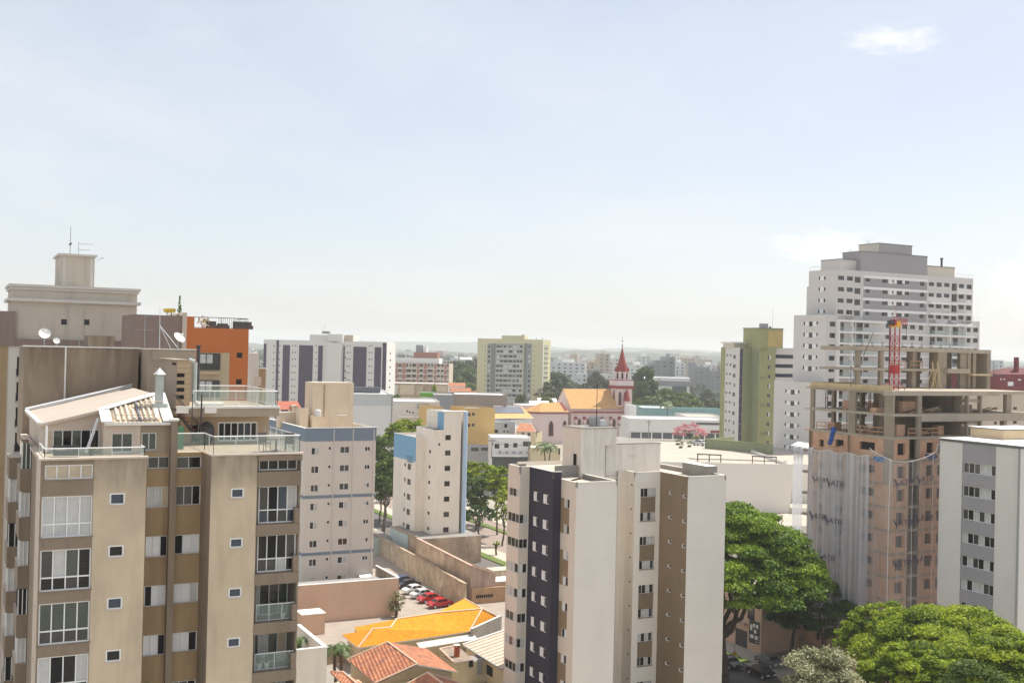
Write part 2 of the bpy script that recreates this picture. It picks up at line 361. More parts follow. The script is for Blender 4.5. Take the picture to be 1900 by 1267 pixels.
class Bld(Thing):
    def __init__(s, name, label, cat, base, th=TH, group=None, panes=True):
        super().__init__(name, label, cat, base, th, group); s.faces = []; s.wins = []; s.w = MB(); s.panes = panes; s.A, s.B = AB(th)
    def face(s, Q, d, u0, u1, z0, z1, m): f = Face(s, Q, d, u0, u1, z0, z1, m); s.faces.append(f); return f
    def block(s, C, wA, dB, z0, z1, m, mA=None, roof='roof_grey', para=0., pm=None, pt=.15):
        """box building volume: C = near left corner in the picture; wA along A, dB along B. returns (left face, front face)"""
        A_, B_ = s.A, s.B; C = Vector((C.x, C.y, 0)); ma = mA or m
        fl = s.face(C + B_ * dB, -B_, 0, dB, z0, z1, ma); ff = s.face(C, A_, 0, wA, z0, z1, m)
        D = C + A_ * wA
        s.w.quad([D + ZV * z0, D + B_ * dB + ZV * z0, D + B_ * dB + ZV * z1, D + ZV * z1], m)
        s.w.quad([D + B_ * dB + ZV * z0, C + B_ * dB + ZV * z0, C + B_ * dB + ZV * z1, D + B_ * dB + ZV * z1], m)
        zr = z1 - para
        s.w.quad([C + ZV * zr, D + ZV * zr, D + B_ * dB + ZV * zr, C + B_ * dB + ZV * zr], roof)
        if para:
            q = pm or m
            # parapet: inner faces and coping
            for (o, x, L, nrm) in ((C, A_, wA, B_), (D, B_, dB, -A_), (D + B_ * dB, -A_, wA, -B_), (C + B_ * dB, -B_, dB, A_)):
                s.w.quad([o + nrm * pt + x * pt + ZV * z1, o + nrm * pt + x * (L - pt) + ZV * z1, o + nrm * pt + x * (L - pt) + ZV * zr, o + nrm * pt + x * pt + ZV * zr], m)
                s.w.quad([o + ZV * z1, o + x * L + ZV * z1, o + x * (L - pt) + nrm * pt + ZV * z1, o + x * pt + nrm * pt + ZV * z1], q)
        return fl, ff
    def finish(s, name='wall', extra=None, cap=100):
        for f in s.faces: f.build(s.w)
        s.part(name, s.w)
        kinds = {}
        for w in s.wins: kinds.setdefault(w[6], []).append(w)
        for kn, ws in kinds.items():
            ws.sort(key=lambda w: -(w[3] * w[4]) / (w[0].pt(w[1], w[2]) - CAM).length_squared)
            for (f, u, z, w, h, spec, part, out, kw) in ws[:cap]:
                c = winmesh(w, h, spec, **kw)
                if s.panes:
                    if c[2] is None: c[2] = c[0].mesh(part); c[3] = c[1].mesh('pane')
                    o = bpy.data.objects.new(part, c[2])
                else:
                    if c[2] is None:
                        q = MB(); q.add(c[0], Matrix()); q.add(c[1], Matrix()); c[2] = q.mesh(part); c[3] = 0
                    elif c[3] != 0 and len(c) == 4:
                        q = MB(); q.add(c[0], Matrix()); q.add(c[1], Matrix()); c.append(q.mesh(part))
                    o = bpy.data.objects.new(part, c[2] if c[3] == 0 else c[4])
                COL.objects.link(o); o.parent = s.o
                Mw = Matrix.Translation(f.pt(u, z, out)) @ Matrix.Rotation(math.atan2(f.d.y, f.d.x), 4, 'Z')
                Ml = s.Mi @ Mw; o.location = Ml.to_translation(); o.rotation_euler = Ml.to_euler()
                if s.panes and c[3] != 0:
                    q = bpy.data.objects.new('pane', c[3]); COL.objects.link(q); q.parent = o
            rest = ws[cap:]
            if rest:
                mb = MB()
                for (f, u, z, w, h, spec, part, out, kw) in rest:
                    c = winmesh(w, h, spec, **kw); Mw = Matrix.Translation(f.pt(u, z, out)) @ Matrix.Rotation(math.atan2(f.d.y, f.d.x), 4, 'Z')
                    mb.add(c[0], Mw); mb.add(c[1], Mw)
                o = s.part(part, mb); o['kind'] = 'stuff'
        return s
def railing(mb, pts, h=1.05, glass='rail_glass', metal='frame_alu', post=1.1, hz=()):
    """glass railing along floor points"""
    for a, b in zip(pts, pts[1:]):
        a = Vector(a); b = Vector(b); L = (b - a).length; n = max(1, round(L / post)); d = (b - a)
        mb.tube(a + ZV * h, b + ZV * h, .035, .035, metal, 6)
        mb.tube(a + ZV * .06, b + ZV * .06, .02, .02, metal, 4)
        for k in range(n + 1): p = a + d * (k / n); mb.tube(p, p + ZV * h, .022, .022, metal, 4)
        if glass: mb.quad([a + ZV * .08, b + ZV * .08, b + ZV * (h - .05), a + ZV * (h - .05)], glass)
        for z in hz: mb.tube(a + ZV * z, b + ZV * z, .014, .014, metal, 4)

# shared materials
mat('roof_grey', (.36, .34, .32), var=.3, scale=.3, fine=.2)
mat('roof_sand', (.55, .49, .40), var=.3, scale=.3)
mat('roof_white', (.78, .77, .74), var=.15, scale=.2)
mat('frame_alu', (.72, .73, .72), rough=.4, var=0, fine=0, spec=.5)
mat('frame_white', (.85, .85, .84), rough=.5, var=0, fine=0)
mat('frame_dark', (.05, .05, .055), rough=.4, var=0, fine=0)
mat('reveal', (.62, .58, .52), var=.1)
mat('curtain', (.62, .62, .60), rough=.9, var=.3, scale=2, fine=0, lines=('X', .17, .4, .14))
mat('curtain_warm', (.62, .52, .38), rough=.9, var=.3, scale=1, fine=0)
mat('shutter_white', (.80, .80, .80), rough=.5, var=.05)
mat('blind_grey', (.36, .37, .38), rough=.6, var=.3, scale=4)
mat('room_dark', (.018, .017, .018), rough=.9, var=0, fine=0)
glass_mat('glass_dark', (.014, .013, .013), spec=.4); glass_mat('glass_grey', (.07, .068, .065), spec=.5); glass_mat('glass_green', (.08, .10, .08), spec=.5); mat('glass_far', (.20, .20, .21), rough=.4, var=0, fine=0); glass_mat('glass_blue', (.05, .07, .10), spec=.5)
sheer_mat('rail_glass', (.45, .58, .52), .30)
mat('metal_dark', (.06, .06, .065), rough=.5, var=0); mat('metal_grey', (.35, .36, .37), rough=.45, var=.1, metal=.3); mat('metal_light', (.65, .67, .68), rough=.4, var=.15)
mat('white_paint', (.80, .80, .79), var=.06); mat('black', (.02, .02, .02), var=0, fine=0)
# ------------------------------------------------------------------ ground, hills, haze
mat('ground_soil', (.40, .36, .30), var=.3, scale=.12, fine=.15, col2=(.30, .29, .26), c2=.7)
mat('asphalt', (.16, .145, .135), var=.3, scale=.3, fine=.2)
mat('pavement', (.52, .46, .38), var=.2, scale=.5, fine=.15)
mat('kerb', (.55, .53, .49), var=.2)
mat('grass', (.14, .20, .04), var=.4, scale=1.5, fine=.3)
mat('road_paint', (.78, .77, .74), var=.2)
mat('hill_green', (.07, .09, .05), var=.5, scale=.004, fine=.5, col2=(.16, .15, .11), c2=.6)
def terr(x, y):
    r = math.hypot(x, y)
    return 0 if r < 560 else min((r - 560) * .012, 14)
def build_ground():
    m = MB(); rs = [0, 60, 120, 200, 300, 420, 560, 700, 850, 1050, 1300, 1700, 2300, 3200, 4500, 6200, 7900]; n = 72; idx = []
    for j, r in enumerate(rs):
        row = []
        for k in range(n):
            a = 2 * math.pi * k / n; x, y = r * math.sin(a), r * math.cos(a); z = terr(x, y)
            if r > 2000: z += 5 * math.sin(a * 9 + r) 
            row.append(len(m.v)); m.v.append((x, y, z))
        idx.append(row)
    for j in range(len(rs) - 1):
        for k in range(n): m.f.append((idx[j][k], idx[j + 1][k], idx[j + 1][(k + 1) % n], idx[j][(k + 1) % n])); m.m.append('ground_soil' if rs[j] < 640 else 'hill_green')
    o = single('ground', m, kind='structure')
    # ridges of far hills
    rng = random.Random(5)
    for (Y, base, amp, seed) in ((3300, 0, 34, 1), (4700, 0, 48, 2), (7600, 0, 84, 3)):
        m = MB(); cols = 160; W_ = Y * 1.5; prev = None; rg = random.Random(seed); ph = [rg.random() * 6.28 for _ in range(8)]
        def top(x): t = x / Y * 9; return amp * (.62 + .2 * math.sin(t * 1.0 + ph[0]) + .14 * math.sin(t * 2.3 + ph[1]) + .09 * math.sin(t * 5.1 + ph[2]) + .05 * math.sin(t * 11 + ph[3]) + .035 * math.sin(t * 31 + ph[4]))
        for i in range(cols + 1):
            x = -W_ / 2 + W_ * i / cols; z = top(x); ring = [(x, Y - 900, 8), (x, Y - 400, z * .55 + 4), (x, Y, z + 8), (x, Y + 700, z * .5), (x, Y + 1300, 5)]
            if prev:
                for a in range(4): m.quad([prev[a], ring[a], ring[a + 1], prev[a + 1]], 'hill_green')
            prev = ring
        single('hill', m, kind='structure')
build_ground()
def build_haze():
    m = bpy.data.materials.new('haze'); m.use_nodes = True; t = m.node_tree; t.nodes.clear(); o = N(t, 'ShaderNodeOutputMaterial'); v = N(t, 'ShaderNodeVolumePrincipled'); v.inputs['Color'].default_value = (.965, .985, 1, 1); v.inputs['Density'].default_value = .00015; v.inputs['Anisotropy'].default_value = .1
    t.links.new(v.outputs[0], o.inputs['Volume']); MATS['haze'] = m; b = MB(); b.box((-8000, -8000, -9), (16000, 0, 0), (0, 18100, 0), (0, 0, 150), 'haze'); ob = single('haze', b, kind='stuff')
build_haze()
# ------------------------------------------------------------------ near apartment building on the left
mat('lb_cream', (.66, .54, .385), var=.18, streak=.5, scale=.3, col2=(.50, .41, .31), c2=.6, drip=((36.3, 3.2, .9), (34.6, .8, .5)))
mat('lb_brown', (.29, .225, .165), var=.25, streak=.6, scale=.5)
mat('lb_wall', (.37, .285, .205), var=.3, streak=.75, scale=.4, drip=((41.5, 3.5, .7),))
mat('lb_ochre', (.41, .29, .16), var=.2, streak=.55, scale=.5)
mat('lb_pale', (.62, .52, .43), var=.10, streak=.15, scale=.4)
mat('lb_roof', (.50, .43, .36), var=.12, scale=.6, lines=('Y', 1.6, .015, .25))
mat('white_trim', (.82, .81, .77), var=.12, scale=.6)
mat('lb_stair', (.40, .335, .265), var=.15, streak=.25)
tile_mat('tile_pale', (.62, .50, .36), (.42, .33, .24), dirt=.5)
mat('louvre_wood', (.50, .37, .24), var=.15, lines=('Z', .32, .14, .55))
mat('plant_green', (.10, .16, .03), var=.4, scale=3)
mat('terrace_floor', (.42, .34, .25), var=.3, scale=.8, lines=('X', .4, .05, .3))
def build_left():
    Q = P(76, 855.5, 57.5); q = Vector((Q.x, Q.y, 0)); PH = 2.79
    b = Bld('near_apartment_building', 'beige and brown apartment building with enclosed balconies and roof terraces filling the left foreground', 'apartment building', (Q.x, Q.y, 0))
    U = lambda px, py=860, v=0.: hit(px, py, Q + B * v, A)[0]
    Z = lambda px, py, v=0.: hit(px, py, Q + B * v, A)[1]
    pt = lambda u, v, z=0.: q + A * u + B * v + ZV * z
    uL1 = U(174.5, 870); u1 = U(271.7, 880); c2 = U(392.4, 850); uL2 = U(478, 850); uR = U(559, 850)
    s = (along(Q + A * c2, B, 374.8, 845) - (Q + A * c2)).length
    z1 = Z(180, 852); z2 = Z(400, 846); print('left: s', s, 'u', uL1, u1, c2, uL2, uR, 'z', z1, z2, 'Y right', (Q + A * uR).y)
    zt = min(z1, z2); D = 15.; uA0 = u1 + .03
    # ---- main walls
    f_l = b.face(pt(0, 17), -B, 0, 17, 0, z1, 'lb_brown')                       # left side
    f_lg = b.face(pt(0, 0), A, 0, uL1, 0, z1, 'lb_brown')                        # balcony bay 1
    f_1 = b.face(pt(0, 0), A, uL1, u1, 0, z1, 'lb_cream')
    um_ = U(321, 850, s); f_p = b.face(pt(0, s), A, u1, um_, 0, z1, 'lb_ochre'); f_q = b.face(pt(0, s), A, um_, c2, 0, z2 - .02, 'lb_ochre'); f_t = b.face(pt(0, s), A, uA0, um_, z1, Z(200, 784.5, s - .25) - .12, 'lb_wall')                   # recessed strip with windows
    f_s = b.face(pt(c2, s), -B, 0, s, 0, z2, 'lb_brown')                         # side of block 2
    f_2 = b.face(pt(0, 0), A, c2, uL2, 0, z2, 'lb_cream')
    f_l2 = b.face(pt(0, .35), A, uL2, uR, 0, z2 - .12, 'room_wall')
    W = b.w
    W.quad([pt(u1, 0), pt(u1, s), pt(u1, s, z1), pt(u1, 0, z1)], 'lb_brown'); W.quad([pt(uR, 0), pt(uR, D), pt(uR, D, z2), pt(uR, 0, z2)], 'lb_cream')
    W.quad([pt(uR, D), pt(0, 17), pt(0, 17, z2), pt(uR, D, z2)], 'lb_wall')
    W.quad([pt(0, 0, z1), pt(u1, 0, z1), pt(u1, 17, z1), pt(0, 17, z1)], 'terrace_floor'); W.quad([pt(c2, 0, z2), pt(uR, 0, z2), pt(uR, D, z2), pt(c2, D, z2)], 'terrace_floor')
    W.quad([pt(u1, s, z2 - .02), pt(c2, s, z2 - .02), pt(c2, D, z2 - .02), pt(u1, D, z2 - .02)], 'terrace_floor')
    # pillar between the two window strips
    pl = MB(); ua, ub = U(316, 880, s - .5), U(328, 880, s - .5); zp = Z(325, 781, s - .5); pl.box(pt(ua, s - .5, 0), A * (ub - ua), B * .52, ZV * zp, 'lb_brown'); pl.box(pt(ua - .06, s - .56, zp), A * (ub - ua + .12), B * .6, ZV * .12, 'white_trim'); b.part('pillar', pl)
    # slab edges
    sl = MB(); sl.box(pt(-.12, -.12, z1 + .003), A * (u1 + .2), B * .5, ZV * .10, 'lb_pale'); sl.box(pt(-.12, .38, z1 + .003), A * .4, B * 16, ZV * .10, 'lb_pale'); sl.box(pt(c2 - .05, -.12, z2 + .003), A * (uR - c2 + .2), B * .5, ZV * .09, 'lb_pale')
    sl.box(pt(uL2 + .02, -.13, z2 - .33), A * (uR - uL2 + .02), B * .12, ZV * .3, 'lb_brown'); b.split('terrace_edge', sl)
    # ---- balcony bay 1 windows (4 panels over 4 lower ones)
    kinds = ['cccc/cccc', 'mcgd/ddmd', 'gggg/mmmm', 'codc/dmmd', 'gcmd/dddd']
    ya = [(83, 862, 174.7, 887)]
    f_lg.px(83.5, 863, 172.5, 887.5, 1, spec='yyyy', fr='frame_white', rev='lb_brown', depth=.12, ft=.07, part='strip_window')
    ua, zt_ = f_lg.uz(77.5, 921.5); ub, zb_ = f_lg.uz(171, 994)
    for k in range(12): f_lg.win(ua, zb_ - k * PH, ub - ua, zt_ - zb_, kinds[k % 5], fr='frame_white', rev='lb_brown', depth=.16, ft=.075, ratio=.32, part='balcony_window')
    b.part  # small windows on the cream wall
    f_1.px(204, 915, 231.5, 935.5, 12, PH, ['d', 'b', 'd'], fr='frame_white', rev='lb_pale', depth=.06, ft=.07, part='small_window')
    f_2.px(429, 906, 452.5, 923, 12, PH, ['b', 'b', 'm', 'b'], fr='frame_white', rev='lb_pale', depth=.06, ft=.07, part='small_window')
    # recessed strips
    for (fp, x0, y0, x1, y1, ks, yy) in ((f_p, 272.8, 903.5, 313, 940.5, ('ccy', 'wwo', 'oww', 'wwo'), 'mm'), (f_q, 326.3, 901.5, 371.8, 936, ('mmd', 'oww', 'wwc', 'wwo'), 'gd')):
        ua, zt_ = fp.uz(x0, y0); ub, zb_ = fp.uz(x1, y1); ua = max(ua, u1 + .03)
        for k in range(12): fp.win(ua, zb_ - k * PH, ub - ua, zt_ - zb_, ks[k % 4], fr='frame_alu', rev='lb_ochre', depth=.12, ft=.05)
        zc_, zd_ = fp.uz(x0, 847.5)[1], fp.uz(x0, 869.5)[1]; zc_ = min(zc_, fp.z1 - .1); fp.win(ua, zd_, ub - ua, zc_ - zd_, yy, fr='frame_alu', rev='lb_wall', depth=.12, ft=.05)
    f_t.px(263, 803, 290, 835, 1, spec='gg', fr='frame_alu', rev='lb_wall', depth=.1, part='terrace_window')
    # brown parapet panels in the recess
    pn = MB()
    # ---- balcony bay 2
    ua2 = uL2 + .03; ub2 = U(552, 910); zts = Z(500, 873.5); zth = Z(500, 849)
    f_l2.win(U(481, 850, .35), zts, U(552, 850, .35) - U(481, 850, .35), zth - zts - .1, 'dddd', fr='frame_white', rev='lb_brown', depth=.1, ft=.06, part='strip_window')
    zt_, zb_ = Z(481, 903.5), Z(481, 973)
    k2 = ['mobc/bdmb', 'dodm/mmcd', 'cgmy/mmdd', 'gocg/ccdc']
    for k in range(9):
        zz = zb_ - k * PH; zf = zz - .12
        if k >= 2:   # open balcony: doors set back, glass rail in front
            ua_, ub_ = U(480, 930, .35), U(551, 930, .35); f_l2.win(ua_, zz, ub_ - ua_, zt_ - zb_, ('mcgy', 'gogc', 'cdmg')[k % 3], fr='frame_alu', rev='room_wall', depth=1.5, ft=.06, sill=False, part='balcony_door')
            r_ = MB(); railing(r_, [pt(ua_, .3, zz), pt(ub_, .3, zz)], .95, post=.75 if k % 2 == 0 else 1.3); b.part('balcony_railing', r_)
            for j, (du, hh) in enumerate(((.35, .5), (.8, .35)) if k % 2 else ((1.7, .3),)):
                p = pt(ua_ + du, .75, zz + .004); T = Thing('potted_plant', 'potted plant behind the glass rail of an open right hand balcony', 'plant', p, group='potted plants on the open balconies'); m = MB(); m.lathe(p, [(.12, 0), (.17, .28), (.13, .28)], 'white_trim', 8); T.part('pot', m); m = MB()
                for i in range(22): a = i * 2.4; d = Vector((math.cos(a), math.sin(a), 0)) * (.14 + .02 * (i % 5)); m.quad([p + ZV * .25 - d * .1, p + ZV * (.3 + hh * .4) + d * .6 + d.cross(ZV) * .35, p + ZV * (.32 + hh * (.5 + .1 * (i % 5))) + d, p + ZV * (.3 + hh * .4) + d * .6 - d.cross(ZV) * .35], 'plant_green')
                T.part('leaves', m)
        else: f_l2.win(U(480, 930, .35), zz, U(551, 930, .35) - U(480, 930, .35), zt_ - zb_, k2[k % 4], fr='frame_white', rev='lb_brown', depth=.12, ft=.065, ratio=.35, part='balcony_window')
        bp = MB(); hgt = PH - (zt_ - zb_) - .02
        bp.box(pt(uL2 + .01, -.05, zz - hgt), A * (uR - uL2), B * .39, ZV * (hgt - .02), 'lb_brown'); b.part('balcony_parapet', bp)
        bp = MB(); bp.box(pt(uR - .32, -.04, zz), A * .3, B * .36, ZV * (.9 if k else .85), 'lb_brown'); b.part('balcony_side', bp)
    # strip parapet above
    bp = MB(); bp.box(pt(uL2 + .01, -.05, zt_ + .02), A * (uR - uL2), B * .39, ZV * (zts - zt_ - .06), 'lb_brown'); b.part('balcony_parapet', bp)
    # side bays on the left end
    for (v, w_, px0, lab) in ((7.0, 3.2, 38, 1), (13.6, 3.0, 17, 2)):
        uo = hit(px0, 860, Q + B * v, A)[0]
        for k in range(-1, 12):
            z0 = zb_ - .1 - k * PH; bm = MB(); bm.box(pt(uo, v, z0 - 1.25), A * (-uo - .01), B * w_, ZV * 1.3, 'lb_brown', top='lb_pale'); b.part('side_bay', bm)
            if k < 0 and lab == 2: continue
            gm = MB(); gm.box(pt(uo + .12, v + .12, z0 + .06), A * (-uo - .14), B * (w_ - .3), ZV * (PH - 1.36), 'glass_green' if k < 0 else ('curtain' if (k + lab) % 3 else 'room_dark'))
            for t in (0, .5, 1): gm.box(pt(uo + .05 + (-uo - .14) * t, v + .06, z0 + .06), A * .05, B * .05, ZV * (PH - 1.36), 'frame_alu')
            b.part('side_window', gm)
    f_l.px(70, 900, 73.2, 936, 12, PH, 'd', fr='frame_alu', rev='lb_cream', depth=.1, part='slot_window')
    pl2 = MB(); pl2.box(pt(-.03, .0, 0), A * .028, B * 2.6, ZV * (z1 - .02), 'lb_pale'); b.part('corner_strip', pl2)
    # ---- left penthouse: two lean-to roofs
    v0 = 3.8; uA_ = lambda px, py, v: hit(px, py, Q + B * v, A)[0]
    ul = uA_(71.5, 787, v0); zl = Z(71.5, 787, v0); uK = uA_(188, 760, v0); zK = Z(188, 760, v0); k1 = (zK - zl) / (uK - ul)
    ve = s - .25; ze = Z(200, 784.5, ve); k2_ = (zK - ze) / (v0 - ve); v1 = 15.6
    # ridge end where it passes under pixel 289
    best = min((abs((lambda c: (c.x / -c.z) * F + CX)(CROT.inverted() @ (pt(uu, v0 + k1 * (uu - uK) / k2_, zK + k1 * (uu - uK)) - CAM)) - 289), uu) for uu in [uK + i * .05 for i in range(200)]); uT = best[1]
    vT = v0 + k1 * (uT - uK) / k2_; zT = zK + k1 * (uT - uK); ueR = U(317, 784, ve)
    print('roof', ul, uK, uT, vT, zT, k1, k2_, ze, ueR)
    t = .16; rf = MB(); z_1 = lambda u: zl + k1 * (u - ul)
    poly = [pt(ul, v0, zl), pt(uK, v0, zK), pt(uT, vT, zT), pt(uT, v1, zT), pt(ul, v1, zl)]
    rf.quad(poly, 'lb_roof'); rf.quad([p - ZV * t for p in poly[::-1]], 'lb_pale')
    for a_, c_ in zip(poly, poly[1:] + poly[:1]): rf.quad([a_ - ZV * t, c_ - ZV * t, c_, a_], 'lb_pale')
    b.part('lean_to_roof', rf)
    tr = MB(); tr.box(pt(ul - .05, v0 - .03, zl + .01), A * .22, B * (v1 - v0), ZV * .1, 'white_trim'); tr.tube(pt(ul, v1 - .1, zl + .12), pt(uT, v1 - .1, zT + .12), .12, .12, 'metal_light', 6); tr.tube(pt(ul + 1, v1 - .6, zl + .25), pt(uT, v1 - .6, zT + .22), .05, .05, 'metal_grey', 6); b.part('roof_edging', tr)
    r2 = MB(); P2 = [pt(uK + .02, ve, ze), pt(ueR, ve, ze), pt(ueR, vT, ze + k2_ * (vT - ve)), pt(uT, vT, zT + .01), pt(uK + .02, v0, zK + .01)]
    def uv2(p): d = p - pt(uK, ve, 0); return (d.dot(A), d.dot(B) * 1.1)
    r2.quad(P2, 'tile_pale', [uv2(p) for p in P2]); r2.quad([p - ZV * .15 for p in P2[::-1]], 'lb_pale', [(0, 0)] * 5)
    for a_, c_ in zip(P2, P2[1:] + P2[:1]): r2.quad([a_ - ZV * .15, c_ - ZV * .15, c_, a_], 'white_trim', [(0, 0)] * 4)
    b.part('tiled_roof', r2)
    # tile rolls as real ribs, broken in the middle
    rb_ = MB(); n = int((ueR - uK - 1.0) / .3)
    for i in range(n):
        u = uK + .75 + i * .3; vtop = min(vT, v0 + k1 * max(0, (u - uK)) / k2_) - .35
        for (va, vb) in ((ve + .18, ve + .62), (ve + .72, max(ve + .75, vtop))):
            if i % 5 == 3 and va > ve + .5: vb = va + .5 * (vb - va)
            if vb - va > .15: rb_.tube(pt(u, va, ze + k2_ * (va - ve) + .02), pt(u, vb, ze + k2_ * (vb - ve) + .02), .1, .1, ['tile_a', 'tile_b', 'tile_a', 'tile_a', 'tile_c', 'tile_b', 'tile_a'][i % 7], 6)
    b.part('roof_tiles', rb_)
    gt = MB(); w_ = lambda v: ze + k2_ * (v - ve)
    gt.box(pt(uK - .05, ve - .05, ze - .02), A * .5, B * .1, ZV * .12, 'white_trim')
    for (ua_, va_, ub_, vb_, ww) in ((uK + .12, ve, uK + .12, v0, .28), (uK + .1, v0 - .02, uT, vT - .02, .3), (ueR - .12, ve, ueR - .12, vT, .3), (ueR - .7, ve + .3, ueR - .45, vT, .1)):
        a_ = pt(ua_, va_, w_(va_) + .04); c_ = pt(ub_, vb_, w_(vb_) + .04); d = (c_ - a_).normalized(); sd_ = d.cross(ZV).normalized(); gt.box(a_ - sd_ * ww, c_ - a_, sd_ * 2 * ww, ZV * .07, 'white_trim')
    b.part('gutter', gt)
    # penthouse walls
    pw = MB(); fa = Face(b, pt(0, v0 + .25), A, ul + .25, uK, z1, zl - .1, 'lb_pale')
    g0, gz1 = hit(82, 797, Q + B * (v0 + .25), A); g1, _ = hit(187, 797, Q + B * (v0 + .25), A)
    pw.quad([pt(ul + .25, v0 + .25, zl - .1), pt(uK, v0 + .25, zl - .1), pt(uK, v0 + .25, z_1(uK) - .17), pt(ul + .25, v0 + .25, z_1(ul + .25) - .17)], 'lb_pale')
    zg = min(gz1, zl - .12); fa.win(g0, z1 + .12, g1 - g0, zg - z1 - .14, 'ygdgod', part='terrace_glazing', fr='frame_alu', rev='lb_pale', depth=.12, sill=False, ft=.06)
    fb = Face(b, pt(0, s + .0), A, uK, u1 + .02, z1, ze - .1, 'lb_pale'); fb.no = 1
    d0, dz = hit(207.5, 803, Q + B * s, A); d1, _ = hit(247, 803, Q + B * s, A); fb.win(d0, z1 + .1, d1 - d0, dz - z1 - .12, 'gg', part='terrace_door', fr='frame_alu', rev='lb_pale', depth=.1, sill=False, ft=.05)
    fa.build(pw); fb.build(pw)
    pw.quad([pt(uK, v0 + .25, z1), pt(uK, s, z1), pt(uK, s, ze - .1), pt(uK, v0 + .25, zK - .16)], 'lb_pale')
    pw.quad([pt(ul + .25, v1 - .2, z1), pt(ul + .25, v0 + .25, z1), pt(ul + .25, v0 + .25, zl - .12), pt(ul + .25, v1 - .2, zl - .12)], 'lb_pale')
    pw.quad([pt(uT - .1, vT, z1), pt(uT - .1, v1 - .2, z1), pt(uT - .1, v1 - .2, zT - .17), pt(uT - .1, vT, zT - .17)], 'lb_pale')
    pw.quad([pt(ueR - .2, s, z1), pt(ueR - .2, vT, z1), pt(ueR - .2, vT, w_(vT) - .17), pt(ueR - .2, s, ze - .1)], 'lb_pale')
    pw.box(pt(u1 + .03, s - .01, z1 + 3.1 - .2), A * (ueR - u1 - .2), B * .2, ZV * .05, 'lb_pale')
    b.part('penthouse_wall', pw)
    po = MB(); po.tube(pt(g0 + .1, v0 - .1, z1 + .1), pt(g0 + .1, v0 - .1, zl - .1), .07, .07, 'frame_white', 6); po.tube(pt(uK - .9, s - .1, z1 + .1), pt(uK - .25, s + .4, ze + .2), .09, .09, 'metal_light', 6); b.part('drain_pipe', po)
    rl = MB(); ur = U(268, 846, .3); railing(rl, [pt(.18, v0, z1 + .1), pt(.18, .28, z1 + .1), pt(ur, .28, z1 + .1), pt(ur, s * .6, z1 + .1)], .48, post=1.9); b.part('terrace_railing', rl)
    # metal chimney with cone cap
    ch = MB(); uc, _ = hit(294.5, 755, Q + B * 4.1, A); pc = pt(uc, 4.1, 0); zc0 = w_(4.1); zc1 = hit(294.5, 694, pc, A)[1]; ch.cbox(pc + ZV * (zc0 - .1), .42, .42, zc1 - zc0, 'duct', A); ch.box(pc - A * .35 - B * .35 + ZV * (zc0 - .25), A * .8, B * .7, ZV * .45, 'duct'); b.part('chimney', ch)
    zap = hit(294.5, 682, pc, A)[1]; cp = MB(); cp.lathe(pc + ZV * (zc1 - .02), [(.38, 0), (.36, .02), (.02, zap - zc1)], 'white_trim', 4); cp.tube(pc + ZV * (zc1 - .3), pc + ZV * zc1, .16, .16, 'duct', 6); b.part('chimney_cap', cp)
    # ---- rear core: brown blind wall and stair block
    vb = 17.2; fz = lambda px, py, v: hit(px, py, Q + B * v, A)
    bw = MB(); ua_, zw = fz(45.5, 643, vb); ub_, _ = fz(257.5, 645, vb); bw.box(pt(ua_, vb, z1 - 1), A * (ub_ - ua_), B * 6, ZV * (zw - z1 + 1), 'lb_wall', top='roof_grey')
    bw.box(pt(ua_ - .1, vb - .1, zw + .01), A * (ub_ - ua_ + .2), B * .35, ZV * .08, 'white_trim')
    x0, zr = fz(165, 622.5, vb); x1, _ = fz(213, 622.5, vb); bw.box(pt(x0, vb - .01, zw + .1), A * (x1 - x0), B * 3, ZV * (zr - zw - .1), 'lb_wall', top='white_trim')
    sp_, _ = fz(122, 650, vb); bw.tube(pt(sp_, vb - .05, z1), pt(sp_, vb - .05, zw), .06, .06, 'white_trim', 5)
    b.part('rear_wall', bw)
    vs = vb - 2.4; sb = MB(); ua_, zs = fz(273.6, 648, vs); ub_, _ = fz(363.5, 649, vs)
    sb.box(pt(ua_, vs, z1), A * (ub_ - ua_), B * 8, ZV * (zs - z1), 'lb_stair', top='roof_grey'); sb.box(pt(ua_ + .3, vs - .08, zs - .75), A * (ub_ - ua_ - .3), B * .08, ZV * .68, 'lb_stair')
    sb.box(pt(ua_ - .05, vs - .1, zs + .01), A * (ub_ - ua_ + .1), B * .3, ZV * .06, 'white_trim'); b.part('stair_block', sb)
    # upper deck
    CR = along(Q, A, 560, 838); E = along(CR, B, 495.5, 815); s3 = (E - CR).length + .3; vd = s3 - 1.2; zd = hit(400, 757.5, Q + B * vd, A)[1]; zdb = hit(400, 773, Q + B * vd, A)[1]
    print('deck', s3, vd, zd, (pt(0, vd)).y)
    uw0 = U(350, 800, s3); uw1 = U(499, 800, s3); ud1 = U(518, 765, vd)
    dk = MB(); dk.box(pt(uw0 - .5, vd, zdb), A * (ud1 - uw0 + .5), B * 9, ZV * (zd - zdb), 'lb_stair', top='terrace_floor'); dk.box(pt(uw0 - .5, vd - .08, zd + .004), A * (ud1 - uw0 + .55), B * .35, ZV * .12, 'white_trim'); b.part('upper_deck', dk)
    fw = Face(b, pt(0, s3), A, uw0 - .5, uw1, z2, zdb, 'lb_wall_warm'); ww = MB()
    a0, az = fz(405, 783, s3); a1, _ = fz(478.5, 783, s3); fw.win(a0, z2 + .1, a1 - a0, az - z2 - .1, 'dddbbd', part='terrace_doors', fr='frame_white', rev='white_trim', depth=.15, sill=False, ft=.09)
    a0, az = fz(355.5, 787, s3); a1, _ = fz(370, 787, s3); fw.win(a0, z2 + .05, a1 - a0, az - z2 - .05, 'o', part='doorway', fr='frame_alu', rev='white_trim', depth=.2, sill=False)
